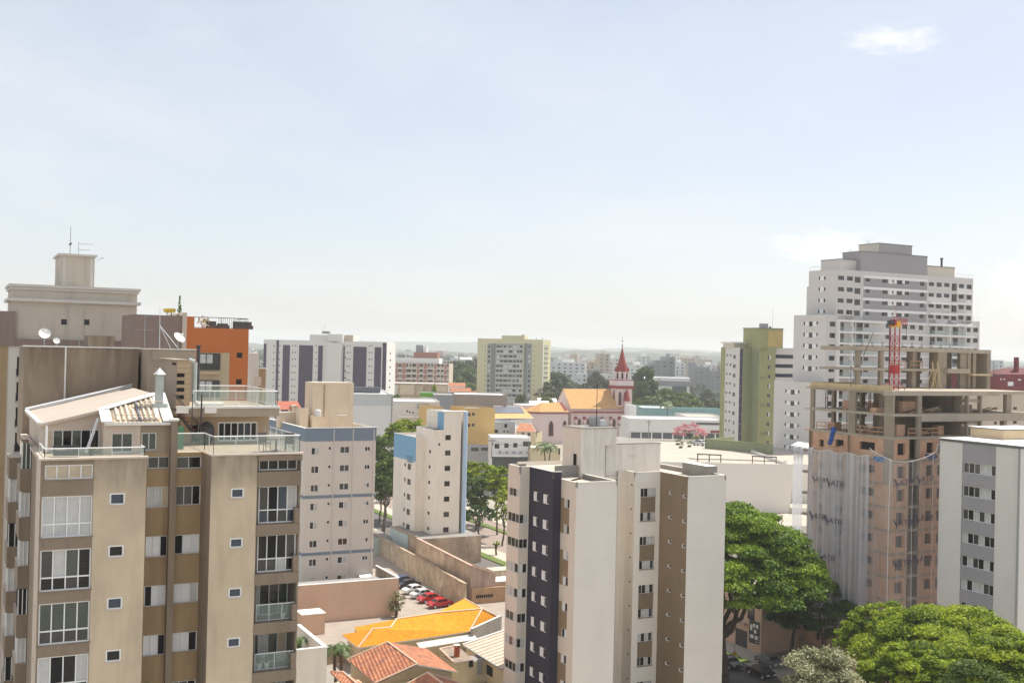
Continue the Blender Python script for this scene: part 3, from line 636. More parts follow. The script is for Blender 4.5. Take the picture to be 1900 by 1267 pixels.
    fw.build(ww); ww.quad([pt(uw1, s3, z2), pt(uw1, s3 + 8, z2), pt(uw1, s3 + 8, zdb), pt(uw1, s3, zdb)], 'lb_wall'); ww.quad([pt(uw0 - .5, s3 + 8, z2), pt(uw0 - .5, s3, z2), pt(uw0 - .5, s3, zdb), pt(uw0 - .5, s3 + 8, zdb)], 'lb_wall'); b.part('penthouse_wall', ww)
    r3 = MB(); railing(r3, [pt(uw0, vd + .1, zd + .12), pt(ud1 - .1, vd + .1, zd + .12), pt(ud1 - .1, vd + 8.6, zd + .12), pt(uw0 + .3, vd + 8.6, zd + .12)], .95, post=1.25); b.part('deck_railing', r3)
    r4 = MB(); uq0 = U(329, 836, s); railing(r4, [pt(uq0, s + .1, z2 + .05), pt(c2 + .15, s + .1, z2 + .05), pt(c2 + .15, .2, z2 + .05), pt(uR - .05, .2, z2 + .05), pt(uR - .05, s3 - .1, z2 + .05)], 1.02, post=1.3); b.part('terrace_railing', r4)
    # louvred tower on the deck
    vl = vd + 1.0; ua_, zlv = fz(328.5, 669, vl); ub_, _ = fz(353.8, 669, vl); Lb = (along(Q + B * vl + A * ua_, B, 300.5, 700) - (Q + B * vl + A * ua_)).length
    lt = MB(); lt.box(pt(ua_, vl, zdb), A * (ub_ - ua_), B * Lb, ZV * (zlv - zdb), 'louvre_wood', top='white_trim'); lt.quad([pt(ua_ - .01, vl + Lb, zdb), pt(ua_ - .01, vl, zdb), pt(ua_ - .01, vl, zlv), pt(ua_ - .01, vl + Lb, zlv)], 'lb_stair')
    zz_, _ = 0, 0
    for k in range(4):
        za = hit(335, 693 + k * 13.5, Q + B * vl, A)[1]; lt.box(pt(ua_ + .02, vl - .02, za - .22), A * ((ub_ - ua_) * .55), B * .03, ZV * .24, 'room_dark')
    lt.box(pt(ua_ - .15, vl - .05, zlv + .01), A * .9, B * (Lb + .1), ZV * .06, 'lb_stair'); lt.box(pt(ua_ - .03, vl + .3, zlv - .3), A * .05, B * 1.2, ZV * .16, 'room_dark')
    b.part('louvred_tower', lt)
    du = MB(); ud, _ = fz(361, 700, vl + .2); za = hit(361, 672, Q + B * (vl + .2), A)[1]; du.tube(pt(ud, vl + .2, zd + .4), pt(ud, vl + .2, za), .16, .16, 'duct', 8); du.tube(pt(ud, vl + .2, za), pt(ud - .35, vl + .3, za + .12), .15, .15, 'duct', 8); du.tube(pt(ud, vl + .2, zd + .4), pt(ud + .3, vl + .2, zd + .2), .12, .12, 'white_trim', 8); du.tube(pt(ud + .3, vl + .2, zd + .2), pt(ud + 1.8, vl + .2, zd + .2), .12, .12, 'white_trim', 8); b.part('silver_duct', du)
    bk = MB(); ud, _ = fz(367, 700, vl + .6); za = hit(367, 644, Q + B * (vl + .6), A)[1]; bk.tube(pt(ud, vl + .6, zd), pt(ud, vl + .6, za), .11, .11, 'metal_dark', 8); bk.tube(pt(ud, vl + .6, za), pt(ud, vl + .6, za + .12), .17, .17, 'metal_dark', 8); b.part('black_flue', bk)
    # ground floor wing at right foot of the building
    b.faces = [f for f in b.faces]; b.finish()
    # ---- loose things on the terraces
    for (x, y, v, nm, lab) in ((391, 757, vd - .25, 'white condenser box fixed to the upper deck edge', 0), (338.5, 757, vd - .25, 'white condenser box beside the outside stair', 1)):
        u0, _ = fz(x - 11, y, v); m = MB(); p0 = pt(u0, v, zd - .28); m.box(p0, A * .72, B * .3, ZV * .42, 'white_trim'); m.lathe(p0 + A * .3 + B * -.02 + ZV * .2, [(.01, 0), (.01, .01)], 'metal_grey', 6); single('air_conditioner', m, nm if not lab else lab and nm, 'air conditioner', base=p0)
    # steel outside stair
    st = Thing('outside_stair', 'dark steel stair climbing from the lower terrace to the upper deck', 'stair', pt(uw0 - .8, s3 - 1, z2), TH); fr_ = MB(); x0 = uw0 - 1.3
    a = pt(x0 + 1.9, s3 - .6, z2 + .1); c = pt(x0 + .2, s3 - .6, zd); 
    for dv in (0, .8): fr_.tube(a - B * dv, c - B * dv, .05, .05, 'metal_dark', 4); fr_.tube(a - B * dv + ZV * .9, c - B * dv + ZV * .9, .025, .025, 'metal_dark', 4)
    fr_.tube(pt(x0 + 1.75, s3 - 1.5, z2), pt(x0 + 1.75, s3 - 1.5, zd + .9), .05, .05, 'metal_dark', 5); fr_.tube(pt(x0 + 1.2, s3 - 1.5, z2), pt(x0 + 1.2, s3 - 1.5, zd + .9), .03, .03, 'metal_dark', 5); st.part('frame', fr_)
    for i in range(9): m = MB(); p = a.lerp(c, (i + .5) / 9) - B * .8; m.box(p, A * .26, B * .8, ZV * .04, 'stair_red'); st.part('tread', m)
    # chairs, table, barbecue
    def chair(u, v, ang, lab):
        d = Matrix.Rotation(R(TH + ang), 3, 'Z') @ Vector((1, 0, 0)); n = Vector((-d.y, d.x, 0)); p = pt(u, v, z2 + .06); T = Thing('terrace_chair', lab, 'chair', p, 0, 'woven chairs on the terrace')
        m = MB(); m.box(p - d * .26 - n * .26 + ZV * .42, d * .52, n * .52, ZV * .06, 'wicker'); T.part('seat', m); m = MB(); m.box(p - d * .26 + n * .22 + ZV * .46, d * .52, n * .07 , ZV * .62, 'wicker'); T.part('backrest', m)
        for i in (-1, 1):
            for j in (-1, 1): m = MB(); m.tube(p + d * .24 * i + n * .22 * j, p + d * .23 * i + n * .22 * j + ZV * .42, .025, .02, 'metal_dark', 5); T.part('leg', m)
            m = MB(); m.tube(p + d * .27 * i - n * .2 + ZV * .66, p + d * .27 * i + n * .24 + ZV * .66, .025, .025, 'wicker', 5); m.tube(p + d * .27 * i - n * .2 + ZV * .66, p + d * .25 * i - n * .2 + ZV * .44, .02, .02, 'wicker', 5); T.part('armrest', m)
    chair(U(538, 830, 1.4), 1.5, 160, 'woven chair nearest the right end of the glass rail'); chair(U(492, 832, 1.6), 1.7, 20, 'woven chair left of the small terrace table')
    T = Thing('terrace_table', 'small round table between the two woven chairs', 'table', pt(U(512, 832, 2), 2.0, z2 + .06)); m = MB(); p = pt(U(512, 832, 2), 2.0, z2 + .06); m.lathe(p + ZV * .66, [(.5, 0), (.52, .03), (.01, .035)], 'wicker', 14); T.part('tabletop', m); m = MB(); m.lathe(p, [(.3, 0), (.05, .04), (.04, .66)], 'metal_dark', 10); T.part('pedestal', m)
    m = MB(); p = pt(U(383, 805, s3 - .6), s3 - .6, z2 + .05); m.lathe(p, [(.3, 0), (.42, .25), (.5, .7), (.46, 1.0), (.2, 1.3), (.05, 1.34)], 'metal_dark', 14); o = single('barbecue', m, 'black dome shaped barbecue left of the white terrace doors', 'barbecue', base=p)
    m = MB(); p = pt(U(372, 840, 1.9), s + 1.2, z2 + .05); m.box(p - A * 1.4, A * .8, B * .05, ZV * 1.35, 'green_sheet'); single('green_screen', m, 'green translucent screen behind the glass rail beside the stair', 'screen', base=p)
    # terrace 1 clutter
    m = MB(); p = pt(.7, 1.2, z1 + .11); m.box(p, A * 1.3, B * .6, ZV * .28, 'metal_dark'); m.box(p + B * .5, A * 1.3, B * .12, ZV * .5, 'metal_dark'); m.box(p + A * .1 + ZV * .281, A * .5, B * .45, ZV * .08, 'blind_grey'); single('bench', m, 'low black bench behind the left terrace rail', 'bench', base=p)
    for i, (u, v, lab) in enumerate(((2.55, .9, 'small potted plant right of the black bench on the left terrace'),)):
        T = Thing('potted_plant', lab, 'plant', pt(u, v, z1 + .1)); m = MB(); p = pt(u, v, z1 + .1); m.lathe(p, [(.11, 0), (.15, .25), (.12, .25)], 'metal_dark', 8); T.part('pot', m); m = MB()
        for k in range(14): a = k * 2.4; d = Vector((math.cos(a), math.sin(a), 0)) * .28; m.quad([p + ZV * .22 - d * .05, p + ZV * .3 + d * .5 + d.cross(ZV) * .2, p + ZV * (.42 + .03 * (k % 4)) + d, p + ZV * .3 + d * .5 - d.cross(ZV) * .2], 'plant_green')
        T.part('leaves', m)
    # folding chair, laundry behind glass
    sc = along(Q, A, 85, 1080); sc.z = 0
    # dishes and aerials on the rear roof
    def dish(px, py, Y, r, lab, az=200, el=35, mast=.9):
        p = P(px, py, Y); T = Thing('satellite_dish', lab, 'satellite dish', p); d = Vector((math.sin(R(az)) * math.cos(R(el)), math.cos(R(az)) * math.cos(R(el)), math.sin(R(el)))); e = d.orthogonal().normalized(); g = d.cross(e); m = MB(); n = 16; rings = []
        for j in range(5):
            rr = r * j / 4; rings.append([p + d * (rr * rr / r * .35) + e * rr * math.cos(k * 2 * math.pi / n) + g * rr * math.sin(k * 2 * math.pi / n) for k in range(n)])
        for j in range(4):
            for k in range(n): m.quad([rings[j][k], rings[j][(k + 1) % n], rings[j + 1][(k + 1) % n], rings[j + 1][k]], 'white_trim')
        T.part('reflector', m); m = MB(); m.tube(p - ZV * mast, p - d * .05, .04, .04, 'metal_grey', 5); T.part('mast', m); m = MB(); m.tube(p - g * r * .9, p + d * r * 1.1, .02, .02, 'metal_grey', 4); m.tube(p + d * r * 1.0, p + d * r * 1.2, .06, .06, 'metal_light', 6); T.part('feed_arm', m)
    Yb = pt(0, vb + .6).y + (P(82, 640, 60).x - P(82, 640, 60).x)
    yb = lambda px: (pt(fz(px, 640, vb + .6)[0], vb + .6)).y
    dish(82.5, 620, yb(82), .38, 'round white satellite dish near the left end of the brown wall', 150, 30, 1.0); dish(331, 628, yb(331) - 3, .42, 'tilted mesh satellite dish beside the grey pier', 120, 40, 1.1)
    dish(105, 633, yb(105), .22, 'small satellite dish just right of the round white one', 150, 30, .5)
    def aerial(px, y0, y1, Y, lab, bars, w=.7):
        a = P(px, y1, Y); t_ = P(px + (y1 - y0) * .0236, y0, Y); T = Thing('roof_aerial', lab, 'aerial', a); m = MB(); m.tube(a, t_, .03, .02, 'metal_grey', 5); T.part('mast', m); m = MB()
        for f_, wd in bars: c = a.lerp(t_, f_); m.tube(c - A * w * wd, c + A * w, .015, .015, 'metal_grey', 4)
        T.part('crossbar', m)
    aerial(268, 585, 645, yb(268), 'thin roof aerial with a side arm left of the tall tripod mast', ((.55, 1.0), (.95, .2)), .7)
    p0 = P(296, 648, yb(296)); T = Thing('tripod_mast', 'tall tripod aerial mast on the stair block roof', 'aerial', p0); m = MB(); t_ = P(297, 568, yb(296)); m.tube(p0, t_, .035, .02, 'metal_light', 5); T.part('mast', m); m = MB(); mid = p0.lerp(t_, .55)
    for dx in (.8, 1.35): m.tube(mid, p0 + A * dx, .03, .03, 'metal_light', 4)
    T.part('leg', m)
    aerial(147, 622, 641, yb(147), 'short bent aerial on the brown wall coping', ((.6, .4),), .25)
    # fish-eye lamps etc: laundry and a red chair in the enclosed balconies
    return b
mat('room_wall', (.20, .17, .14), var=.3); mat('duct', (.48, .52, .50), rough=.35, var=.3, scale=2, metal=.4); mat('lb_wall_warm', (.52, .40, .28), var=.12, streak=.2)
mat('tile_a', (.70, .62, .50), var=.3, scale=3); mat('tile_b', (.60, .51, .40), var=.3, scale=3); mat('tile_c', (.22, .22, .24), var=.3, scale=3)
mat('stair_red', (.25, .06, .05), var=.2); mat('wicker', (.14, .12, .11), var=.3, scale=8); mat('green_sheet', (.12, .28, .17), var=.1)
LB = build_left()

# ------------------------------------------------------------------ cream tower with cornices and the orange building behind it
mat('ct_cream', (.60, .53, .44), var=.15, streak=.4, scale=.25); mat('ct_light', (.66, .62, .56), var=.08, streak=.15, scale=.25); mat('ct_brown', (.27, .20, .17), var=.12, streak=.25, scale=.25)
mat('ob_orange', (.56, .17, .05), var=.12, streak=.1, scale=.3); mat('ob_beige', (.50, .40, .27), var=.1); mat('autumn', (.55, .40, .05), var=.3, scale=3)
def build_cream():
    C = P(16.3, 525.3, 122); q = Vector((C.x, C.y, 0)); b = Bld('corniced_tower', 'cream tower with double cornice and tank house at the upper left', 'apartment tower', (C.x, C.y, 0))
    zt = C.z; U = lambda px, py, v=0.: hit(px, py, C + B * v, A)[0]; Zf = lambda px, py, v=0.: hit(px, py, C + B * v, A)[1]
    W_ = U(261.5, 538); D = 9.; pt = lambda u, v, z=0.: q + A * u + B * v + ZV * z
    i = .35; zc = Zf(16.3, 553.5); f = b.face(pt(i, i), A, 0, W_ - 2 * i, 0, zt - .3, 'ct_cream'); f2 = b.face(pt(i, i + D), -B, 0, D, 0, zt - .3, 'ct_cream')
    b.w.box(pt(i + .02, i + .5, 0), A * (W_ - 2 * i - .02), B * (D - .5), ZV * (zt - .32), 'ct_cream')
    cm = MB()
    for (z, h, o) in ((zt - .32, .3, .35), (zc - .25, .35, .4), (zt - .62, .28, .18)): cm.box(pt(i - o, i - o, z), A * (W_ - 2 * i + 2 * o), B * (D + 2 * o), ZV * h, 'ct_light', top='roof_grey')
    b.part('cornice', cm)
    f.px(113.5, 592, 125.5, 603, 1, spec='d', fr='frame_dark', rev='ct_light'); f.px(154.5, 592.5, 166, 603.5, 1, spec='d', fr='frame_dark', rev='ct_light')
    pn = MB(); 
    for (x0, x1) in ((32, 125), (155, 247)):
        a, z0 = f.uz(x0, 567); c = f.uz(x1, 567)[0]; z1 = f.uz(x0, 630)[1]
        for (za, ua, ub) in ((z0, a, c),): pn.box(f.pt(ua, za), f.d * (ub - ua), f.n * .05, ZV * .1, 'ct_cream')
        for uu in (a, c): pn.box(f.pt(uu, z1), f.d * .1, f.n * .05, ZV * (z0 - z1), 'ct_cream')
    b.part('wall_moulding', pn)
    # tank house
    th = MB(); vt = 3.2; a, z = hit(112.6, 472, C + B * vt, A); c = U(176, 476, vt); l = (along(C + B * vt + A * a, B, 80.6, 478) - (C + B * vt + A * a)).length; th.box(pt(a, vt, zt - .4), A * (c - a), B * min(l, 7), ZV * (z - zt + .3), 'ct_cream', top='roof_grey'); th.box(pt(a - .25, vt - .25, z - .12), A * (c - a + .5), B * (min(l, 7) + .5), ZV * .25, 'ct_light'); th.box(pt(a + .25, vt - .06, zt), A * .3, B * .06, ZV * (z - zt - .2), 'ct_light'); th.box(pt(c - .5, vt - .06, zt), A * .35, B * .06, ZV * (z - zt - .2), 'ct_light'); b.part('tank_house', th)
    an = MB(); p = pt(a + 1.1, vt + 1, z + .13); an.tube(p, p + ZV * 3.3, .05, .03, 'metal_grey', 5); an.tube(p + A * .9, p + A * .9 + ZV * 1.5, .035, .03, 'metal_grey', 4); an.tube(p + A * .9 + ZV * .6, p + A * 2.2 + ZV * .6, .03, .03, 'metal_grey', 4); an.tube(p + A * .9 + ZV * 1.3, p + A * 2.5 + ZV * 1.3, .03, .03, 'metal_grey', 4); an.tube(p + ZV * 1.1 - A * .15, p + ZV * 1.3 + A * .15, .1, .1, 'metal_dark', 5); b.part('aerial', an)
    ds = MB(); e = pt(c + .2, vt + .3, z - .5); ds.tube(e, e + A * .6 + ZV * .35, .03, .03, 'metal_grey', 4); ds.lathe(e + A * .7 + ZV * .3, [(.05, 0), (.25, .12), (.05, .16)], 'metal_light', 8); b.part('lamp_bracket', ds)
    # brown lower bands left and below, window strip far left
    bn = MB(); e0 = U(-30, 577, -.2); zb = Zf(5, 577, -.2); e1 = U(29.3, 577, -.2); zc2 = Zf(20, 642, -.2); bn.box(pt(e0, -.2, zc2), A * (e1 - e0), B * 6, ZV * (zb - zc2), 'ct_brown', top='roof_grey'); zb2 = Zf(140, 631, -.15); bn.box(pt(e1 + .01, -.15, zc2), A * (W_ - e1), B * .45, ZV * (zb2 - zc2), 'ct_brown'); b.part('brown_band', bn)
    fl = b.face(pt(0, -.1), A, e0, e0 + (U(13, 700) - e0), 0, zc2, 'lb_ochre'); fm = b.face(pt(0, .0), A, U(13, 700), U(60, 700), 0, zc2, 'ct_light')
    for k in range(9): fm.win(U(31.5, 670), Zf(35, 697) - k * 2.8, 1.0, 2.1, 'd', part='balcony_door', fr='frame_dark', rev='ct_light', sill=False); 
    for k in range(9):
        m = MB(); p = fm.pt(U(31, 670), Zf(35, 699) - k * 2.8, 0); railing(m, [p, p + fm.n * .5, p + fm.n * .5 + A * 1.1], .9, glass=None, metal='frame_dark', post=.25); m.box(p - ZV * .12, A * 1.1, fm.n * .55, ZV * .1, 'ct_light'); b.part('balcony', m)
    b.finish()
    # orange building with brown flank
    C2 = P(346.5, 587, 114); q2 = Vector((C2.x, C2.y, 0)); o = Bld('orange_building', 'bright orange apartment building with a roof terrace railing and brown flank', 'apartment building', (C2.x, C2.y, 0)); U2 = lambda px, py, v=0.: hit(px, py, C2 + B * v, A)[0]; Z2 = lambda px, py, v=0.: hit(px, py, C2 + B * v, A)[1]; p2 = lambda u, v, z=0.: q2 + A * u + B * v + ZV * z
    zt2 = C2.z; W2 = U2(462, 600); zr = Z2(420, 609.5); ul = U2(359.7, 600)
    f = o.face(p2(0, 0), A, 0, W2, 0, zr, 'ob_orange'); o.w.quad([p2(W2, 0), p2(W2, 12), p2(W2, 12, zr), p2(W2, 0, zr)], 'ob_orange'); o.w.quad([p2(0, 0, zr), p2(W2, 0, zr), p2(W2, 12, zr), p2(0, 12, zr)], 'terrace_floor'); o.w.quad([p2(W2, 12), p2(0, 12), p2(0, 12, zr), p2(W2, 12, zr)], 'ob_orange'); o.w.box(p2(0.01, .01, zr + .001), A * ul, B * 2, ZV * (zt2 - zr), 'ob_orange')
    bw = MB(); u0 = U2(247, 583, -.1); zb = Z2(247, 583, -.1); up = U2(338.5, 583, -.1); bw.box(p2(u0, -.1, 0), A * (up - u0), B * 8, ZV * zb, 'ct_brown', top='roof_white'); bw.box(p2(up + .002, -.25, 0), A * (0 - up - .01), B * 8.2, ZV * (Z2(342, 580, -.1)), 'lb_pale'); o.part('brown_flank', bw)
    rl = MB(); railing(rl, [p2(ul + .05, .1, zr), p2(W2 - .1, .1, zr), p2(W2 - .1, 5, zr)], 1.1, glass=None, metal='frame_dark', post=1.3); n = 14
    for i in range(n): x = ul + (W2 - ul) * (.45 + .55 * i / n); rl.tube(p2(x, .1, zr), p2(x, .1, zr + 1.1), .02, .02, 'frame_dark', 4)
    o.part('roof_railing', rl)
    # recess bay in beige with balcony windows
    ua, za = f.uz(368, 653.6); ub, _ = f.uz(426, 653.6); rc = MB(); rc.box(f.pt(ua, .5), f.d * (ub - ua), f.n * .05, ZV * (za - .5), 'ob_beige'); o.part('beige_bay', rc)
    wa, wz = f.uz(369.5, 655); wb, wz0 = f.uz(407.5, 687)
    for k in range(12):
        f.win(wa, wz0 - k * 2.8, wb - wa, wz - wz0, 'ccm/mmm', part='balcony_window', hole=False, out=.2, fr='frame_dark', rev='ob_beige', depth=.1, ft=.09, sill=True); m = MB(); m.box(f.pt(wa - .1, wz0 - .4 - k * 2.8, .05), f.d * (wb - wa + .2), f.n * .45, ZV * .3, 'ob_beige'); o.part('window_ledge', m)
    f.px(439.3, 654, 449.5, 664, 12, 2.8, 'd', part='small_window', fr='frame_dark', rev='frame_dark', sill=False)
    for (x, lab, w_) in ((372, 0, .8), (388, 0, 1.1), (409, 0, .9), (439, 0, 1.8)): pass
    o.finish()
    for (x, w_, h_, lab) in ((386, 1.1, .75, 'dark lounge chair left on the orange roof terrace'), (408, 1.1, .55, 'low dark lounger in the middle of the orange roof terrace'), (437, 2.0, .8, 'wide dark sofa on the right of the orange roof terrace')):
        u = U2(x, 600, 1.2); p = p2(u, 1.2, zr + .004); T = Thing('lounge_chair', lab, 'seat', p); m = MB(); m.box(p - A * .1, A * w_, B * .8, ZV * .38, 'wicker'); T.part('seat', m); m = MB(); m.box(p - A * .1 + B * .7, A * w_, B * .15, ZV * h_, 'wicker'); T.part('backrest', m)
    p = p2(U2(378, 600, 1.0), 1.0, zr + .004); T = Thing('potted_plant', 'potted shrub at the left end of the orange roof terrace rail', 'plant', p); m = MB(); m.lathe(p, [(.2, 0), (.28, .4), (.2, .4)], 'white_trim', 8); T.part('pot', m); m = MB(); rng = random.Random(3)
    for k in range(60): d = Vector((rng.gauss(0, .3), rng.gauss(0, .3), rng.gauss(.75, .22))); a = Vector((rng.gauss(0, 1), rng.gauss(0, 1), rng.gauss(0, 1))).normalized() * .13; c = a.orthogonal().normalized() * .09; m.quad([p + d - a, p + d + c, p + d + a, p + d - c], 'lb_ochre')
    T.part('leaves', m)
    for (x, h, lab) in ((310, 2.2, 'left yellow leaved potted tree behind the brown flank wall'), (318, 2.6, 'middle yellow leaved potted tree behind the brown flank wall'), (333, 3.4, 'pointed dark potted conifer beside the grey pier')):
        u = U2(x, 583, 2.); p = p2(u, 2., zb + .02); T = Thing('potted_tree', lab, 'tree', p); m = MB(); m.tube(p - ZV * .3, p + ZV * h * .3, .05, .04, 'metal_dark', 5); T.part('trunk', m); m = MB(); rng = random.Random(int(x))
        for k in range(110):
            t = rng.random(); rr = (.38 if x < 330 else .3 * (1 - t)) * rng.random() ** .5; an = rng.random() * 6.28; d = Vector((rr * math.cos(an), rr * math.sin(an), (.3 + .3 * t) * 1.2 if x < 330 else h * .62 * t)); a = Vector((rng.gauss(0, 1), rng.gauss(0, 1), rng.gauss(0, 1))).normalized() * .12; c = a.orthogonal().normalized() * .07
            m.quad([p + d - a, p + d + c, p + d + a, p + d - c], 'autumn' if x < 330 else 'plant_green')
        T.part('crown', m)
    # small brown and beige block right of the orange building
    C3 = P(466, 655, 150); s = Bld('low_brown_block', 'small beige and brown block just right of the orange building', 'building', (C3.x, C3.y, 0)); q3 = Vector((C3.x, C3.y, 0)); s.w.box(q3, A * 1.1, B * 3, ZV * C3.z, 'ct_light', top='roof_white'); zz = hit(478, 684, C3, A)[1]; ur = hit(493, 690, C3, A)[0]; s.w.box(q3 + A * 1.11, A * (ur - 1.1), B * 6, ZV * zz, 'lb_ochre', top='roof_white'); s.w.box(q3 + A * 1.1 + ZV * (zz + .0), A * (ur - 1.0), -B * .3, ZV * .15, 'white_trim'); m = MB(); a = hit(472, 700, C3, A)[0]; c = hit(485, 700, C3, A)[0]; z0 = hit(478, 716, C3, A)[1]; z1 = hit(478, 699, C3, A)[1]; m.box(q3 + A * a - B * .04 + ZV * z0, A * (c - a), B * .03, ZV * (z1 - z0), 'lb_pale'); s.part('light_panel', m); s.finish()
    return b
build_cream()
# ------------------------------------------------------------------ middle apartment tower (cream, dark violet and brown)
mat('mt_cream', (.76, .68, .58), var=.10, streak=.22, scale=.25)
mat('mt_white', (.84, .785, .71), var=.12, streak=.07, scale=.2, lines=('Z', 2.8, .01, .3), drip=((28.7, 1.2, .25), (35.5, 2, .3)))
mat('mt_dark', (.035, .033, .055), var=.1, streak=.1, scale=.3, rough=.7)
mat('mt_brown', (.25, .185, .12), var=.15, streak=.3, scale=.3)
mat('mt_ochre', (.30, .215, .125), var=.15, streak=.25, scale=.3)
mat('concrete_old', (.30, .28, .25), var=.4, streak=.4, scale=.4)
def build_tower():
    g = P(1069.7, 895.6, 118); z2 = g.z
    b = Bld('apartment_tower', 'cream apartment tower with a dark violet stripe and brown window panels in the middle foreground', 'apartment tower', (g.x, g.y, 0))
    f = along(g, B, 1041.9, 887.3); z1 = hit(1041.9, 875.3, f, A)[1]
    e = f.copy(); d = along(e, A, 1027.3, 876); c = along(d, B, 983.1, 865.2); bb = along(c, A, 965.2, 865.9); a = along(bb, B, 943.4, 861.5)
    h = along(g, A, 1146, 892)
    m = along(g, A, 1276.6, 884.8); z3 = hit(1276.6, 884.8, g, A)[1]; n = along(g, A, 1347.4, 883.6)
    l = along(m, B, 1225.5, 874.7); k = along(l, A, 1178.7, 877.3); j = along(k, B, 1161.7, 871.6); i = along(j, A, 1147, 872)
    print('tower z', z1, z2, z3)
    zA = max(z1, z3); zb = 0
    def FA(p, q, z, mt):  # face from p to q, left to right
        d_ = (q - p); d_.z = 0; return b.face(p, d_.normalized(), 0, d_.length, zb, z, mt)
    f_ab = FA(a, bb, z1, 'mt_cream'); f_bc = FA(bb, c, z1, 'mt_cream'); f_cd = FA(c, d, z1, 'mt_dark'); f_de = FA(d, e, z1, 'mt_dark')
    f_fg = FA(f, g, z2, 'mt_cream'); f_gh = FA(g, h, z2, 'mt_white')
    hb = h + B * 2.6; f_hi = FA(i + (-B) * 0, i + B * .01, z3, 'mt_cream')
    f_ij = FA(i, j, z3, 'mt_cream'); f_jk = FA(j, k, z3, 'mt_cream'); f_kl = FA(k, l, z3, 'mt_white'); f_lm = FA(l, m, z3, 'mt_brown'); f_mn = FA(m, n, z3, 'mt_white')
    # closing faces away from the picture
    w = b.w
    back = (a - g).dot(B) + .03; back2 = 20.
    uA = lambda p: (p - g).dot(A)
    def pt(u, v): q = g + A * u + B * v; return Vector((q.x, q.y, 0))
    pts1 = [a, bb, c, d, e, pt(uA(e), back), pt(uA(a), back)]
    # body prisms a hair inside the faces, to close roof and back
    def roofpoly(pts, z, mt): 
        pts = [Vector((p.x, p.y, z)) for p in pts]; w.quad(pts, mt)
    def closewall(p, q, z0, z, mt): w.quad([Vector((p.x, p.y, z0)), Vector((q.x, q.y, z0)), Vector((q.x, q.y, z)), Vector((p.x, p.y, z))], mt)
    zr1, zr2, zr3 = z1 - .75, z2 - .55, z3 - .5
    vi = (i - g).dot(B); ui = uA(i); un = uA(n); ul = uA(l)
    roofpoly([a, bb, c, d, e, pt(uA(e), back), pt(uA(a), back)], zr1, 'concrete_old')
    roofpoly([f, g, h, pt(uA(h), vi), pt(uA(f), vi)], zr2, 'roof_sand')
    roofpoly([pt(uA(e), (f - g).dot(B)), pt(uA(h), vi), i, j, k, l, m, n, pt(un, back2), pt(3.2, back2), pt(uA(e), back)], zr3, 'roof_sand')
    closewall(h, pt(uA(h), vi), 0, z2, 'mt_white'); closewall(n, pt(un, back2), 0, z3, 'mt_white'); closewall(pt(un, back2), pt(3.2, back2), 0, z3, 'mt_white')
    closewall(pt(uA(a), back), a, 0, z1, 'mt_cream'); closewall(pt(3.2, back2), pt(uA(e), back), 0, z3, 'mt_cream'); closewall(pt(uA(e), back), pt(uA(a), back), 0, z1, 'mt_cream')
    # parapets with pale copings along the roof edges
    cp = MB()
    def para(p, q, z, zr, mt, t=.18, cop='mt_white', inn='concrete_old'):
        p = Vector((p.x, p.y, 0)); q = Vector((q.x, q.y, 0)); d_ = (q - p); L = d_.length; d_.normalize(); nn = Vector((-d_.y, d_.x, 0))
        cp.box(p + nn * .01 + ZV * zr, d_ * L, nn * t, ZV * (z - zr - .002), inn)
        cp.box(p - nn * .035 - d_ * .03 + ZV * (z - .001), d_ * (L + .06), nn * (t + .08), ZV * .06, cop)
    para(a, bb, z1, zr1, 0); para(bb, c, z1, zr1, 0); para(c, d, z1, zr1, 0); para(d, e, z1, zr1, 0); para(pt(uA(e), back), pt(uA(a), back), z1, zr1, 0, cop='roof_sand')
    para(f, g, z2, zr2, 0); para(g, h, z2, zr2, 0); para(h, pt(uA(h), vi), z2, zr2, 0)
    for p, q in ((i, j), (j, k), (k, l), (l, m), (m, n), (n, pt(un, back2)), (pt(un, back2), pt(ui + 3, back2))): para(p, q, z3, zr3, 0)
    b.split('parapet', cp)
    # roof house: stair box and water tank box
    Q = G(1077, 884, zr3 + .05); zt = hit(1077, 795.5, Q, A)[1]
    q0 = along(Q, B, 1043, 876); L = (q0 - Q).length; q1 = along(Q, A, 1122, 884)
    ph = MB(); WA = (q1 - Q).length
    fl = Face(b, q0, -B, 0, L, zr3 - 1, zt, 'mt_cream'); ff = Face(b, Q, A, 0, WA, zr3 - 1, zt, 'mt_white')
    u_, z_ = fl.uz(1064, 841); u2, z2_ = fl.uz(1069.5, 868); fl.h.append((u_, z2_, u2, z_))
    fl.build(ph); ff.build(ph)
    ph.box(fl.pt(u_, z2_, -.5), fl.d * (u2 - u_), fl.n * .05, ZV * (z_ - z2_), 'room_dark')
    q2 = along(Q, A, 1142, 892); zo = hit(1142, 826, Q, A)[1]; W2 = (q2 - Q).length
    ph.box(Q + ZV * 0 + A * WA + ZV * (zo - Q.z), A * (W2 - WA), B * L, ZV * (zt - zo), 'mt_white', top='roof_grey')
    base = Vector((Q.x, Q.y, 0))
    ph.quad([base + ZV * zt, base + A * WA + ZV * zt, base + A * WA + B * L + ZV * zt, base + B * L + ZV * zt], 'roof_grey')
    ph.quad([base + A * WA + ZV * (zr3 - 1), base + A * WA + B * L + ZV * (zr3 - 1), base + A * WA + B * L + ZV * zt, base + A * WA + ZV * zt], 'mt_white')
    ph.quad([base + A * WA + B * L + ZV * (zr3 - 1), base + B * L + ZV * (zr3 - 1), base + B * L + ZV * zt, base + A * WA + B * L + ZV * zt], 'mt_white')
    ph.box(base - A * .06 - B * .06 + ZV * (zt + .002), A * (W2 + .12), B * (L + .12), ZV * .1, 'concrete_old')
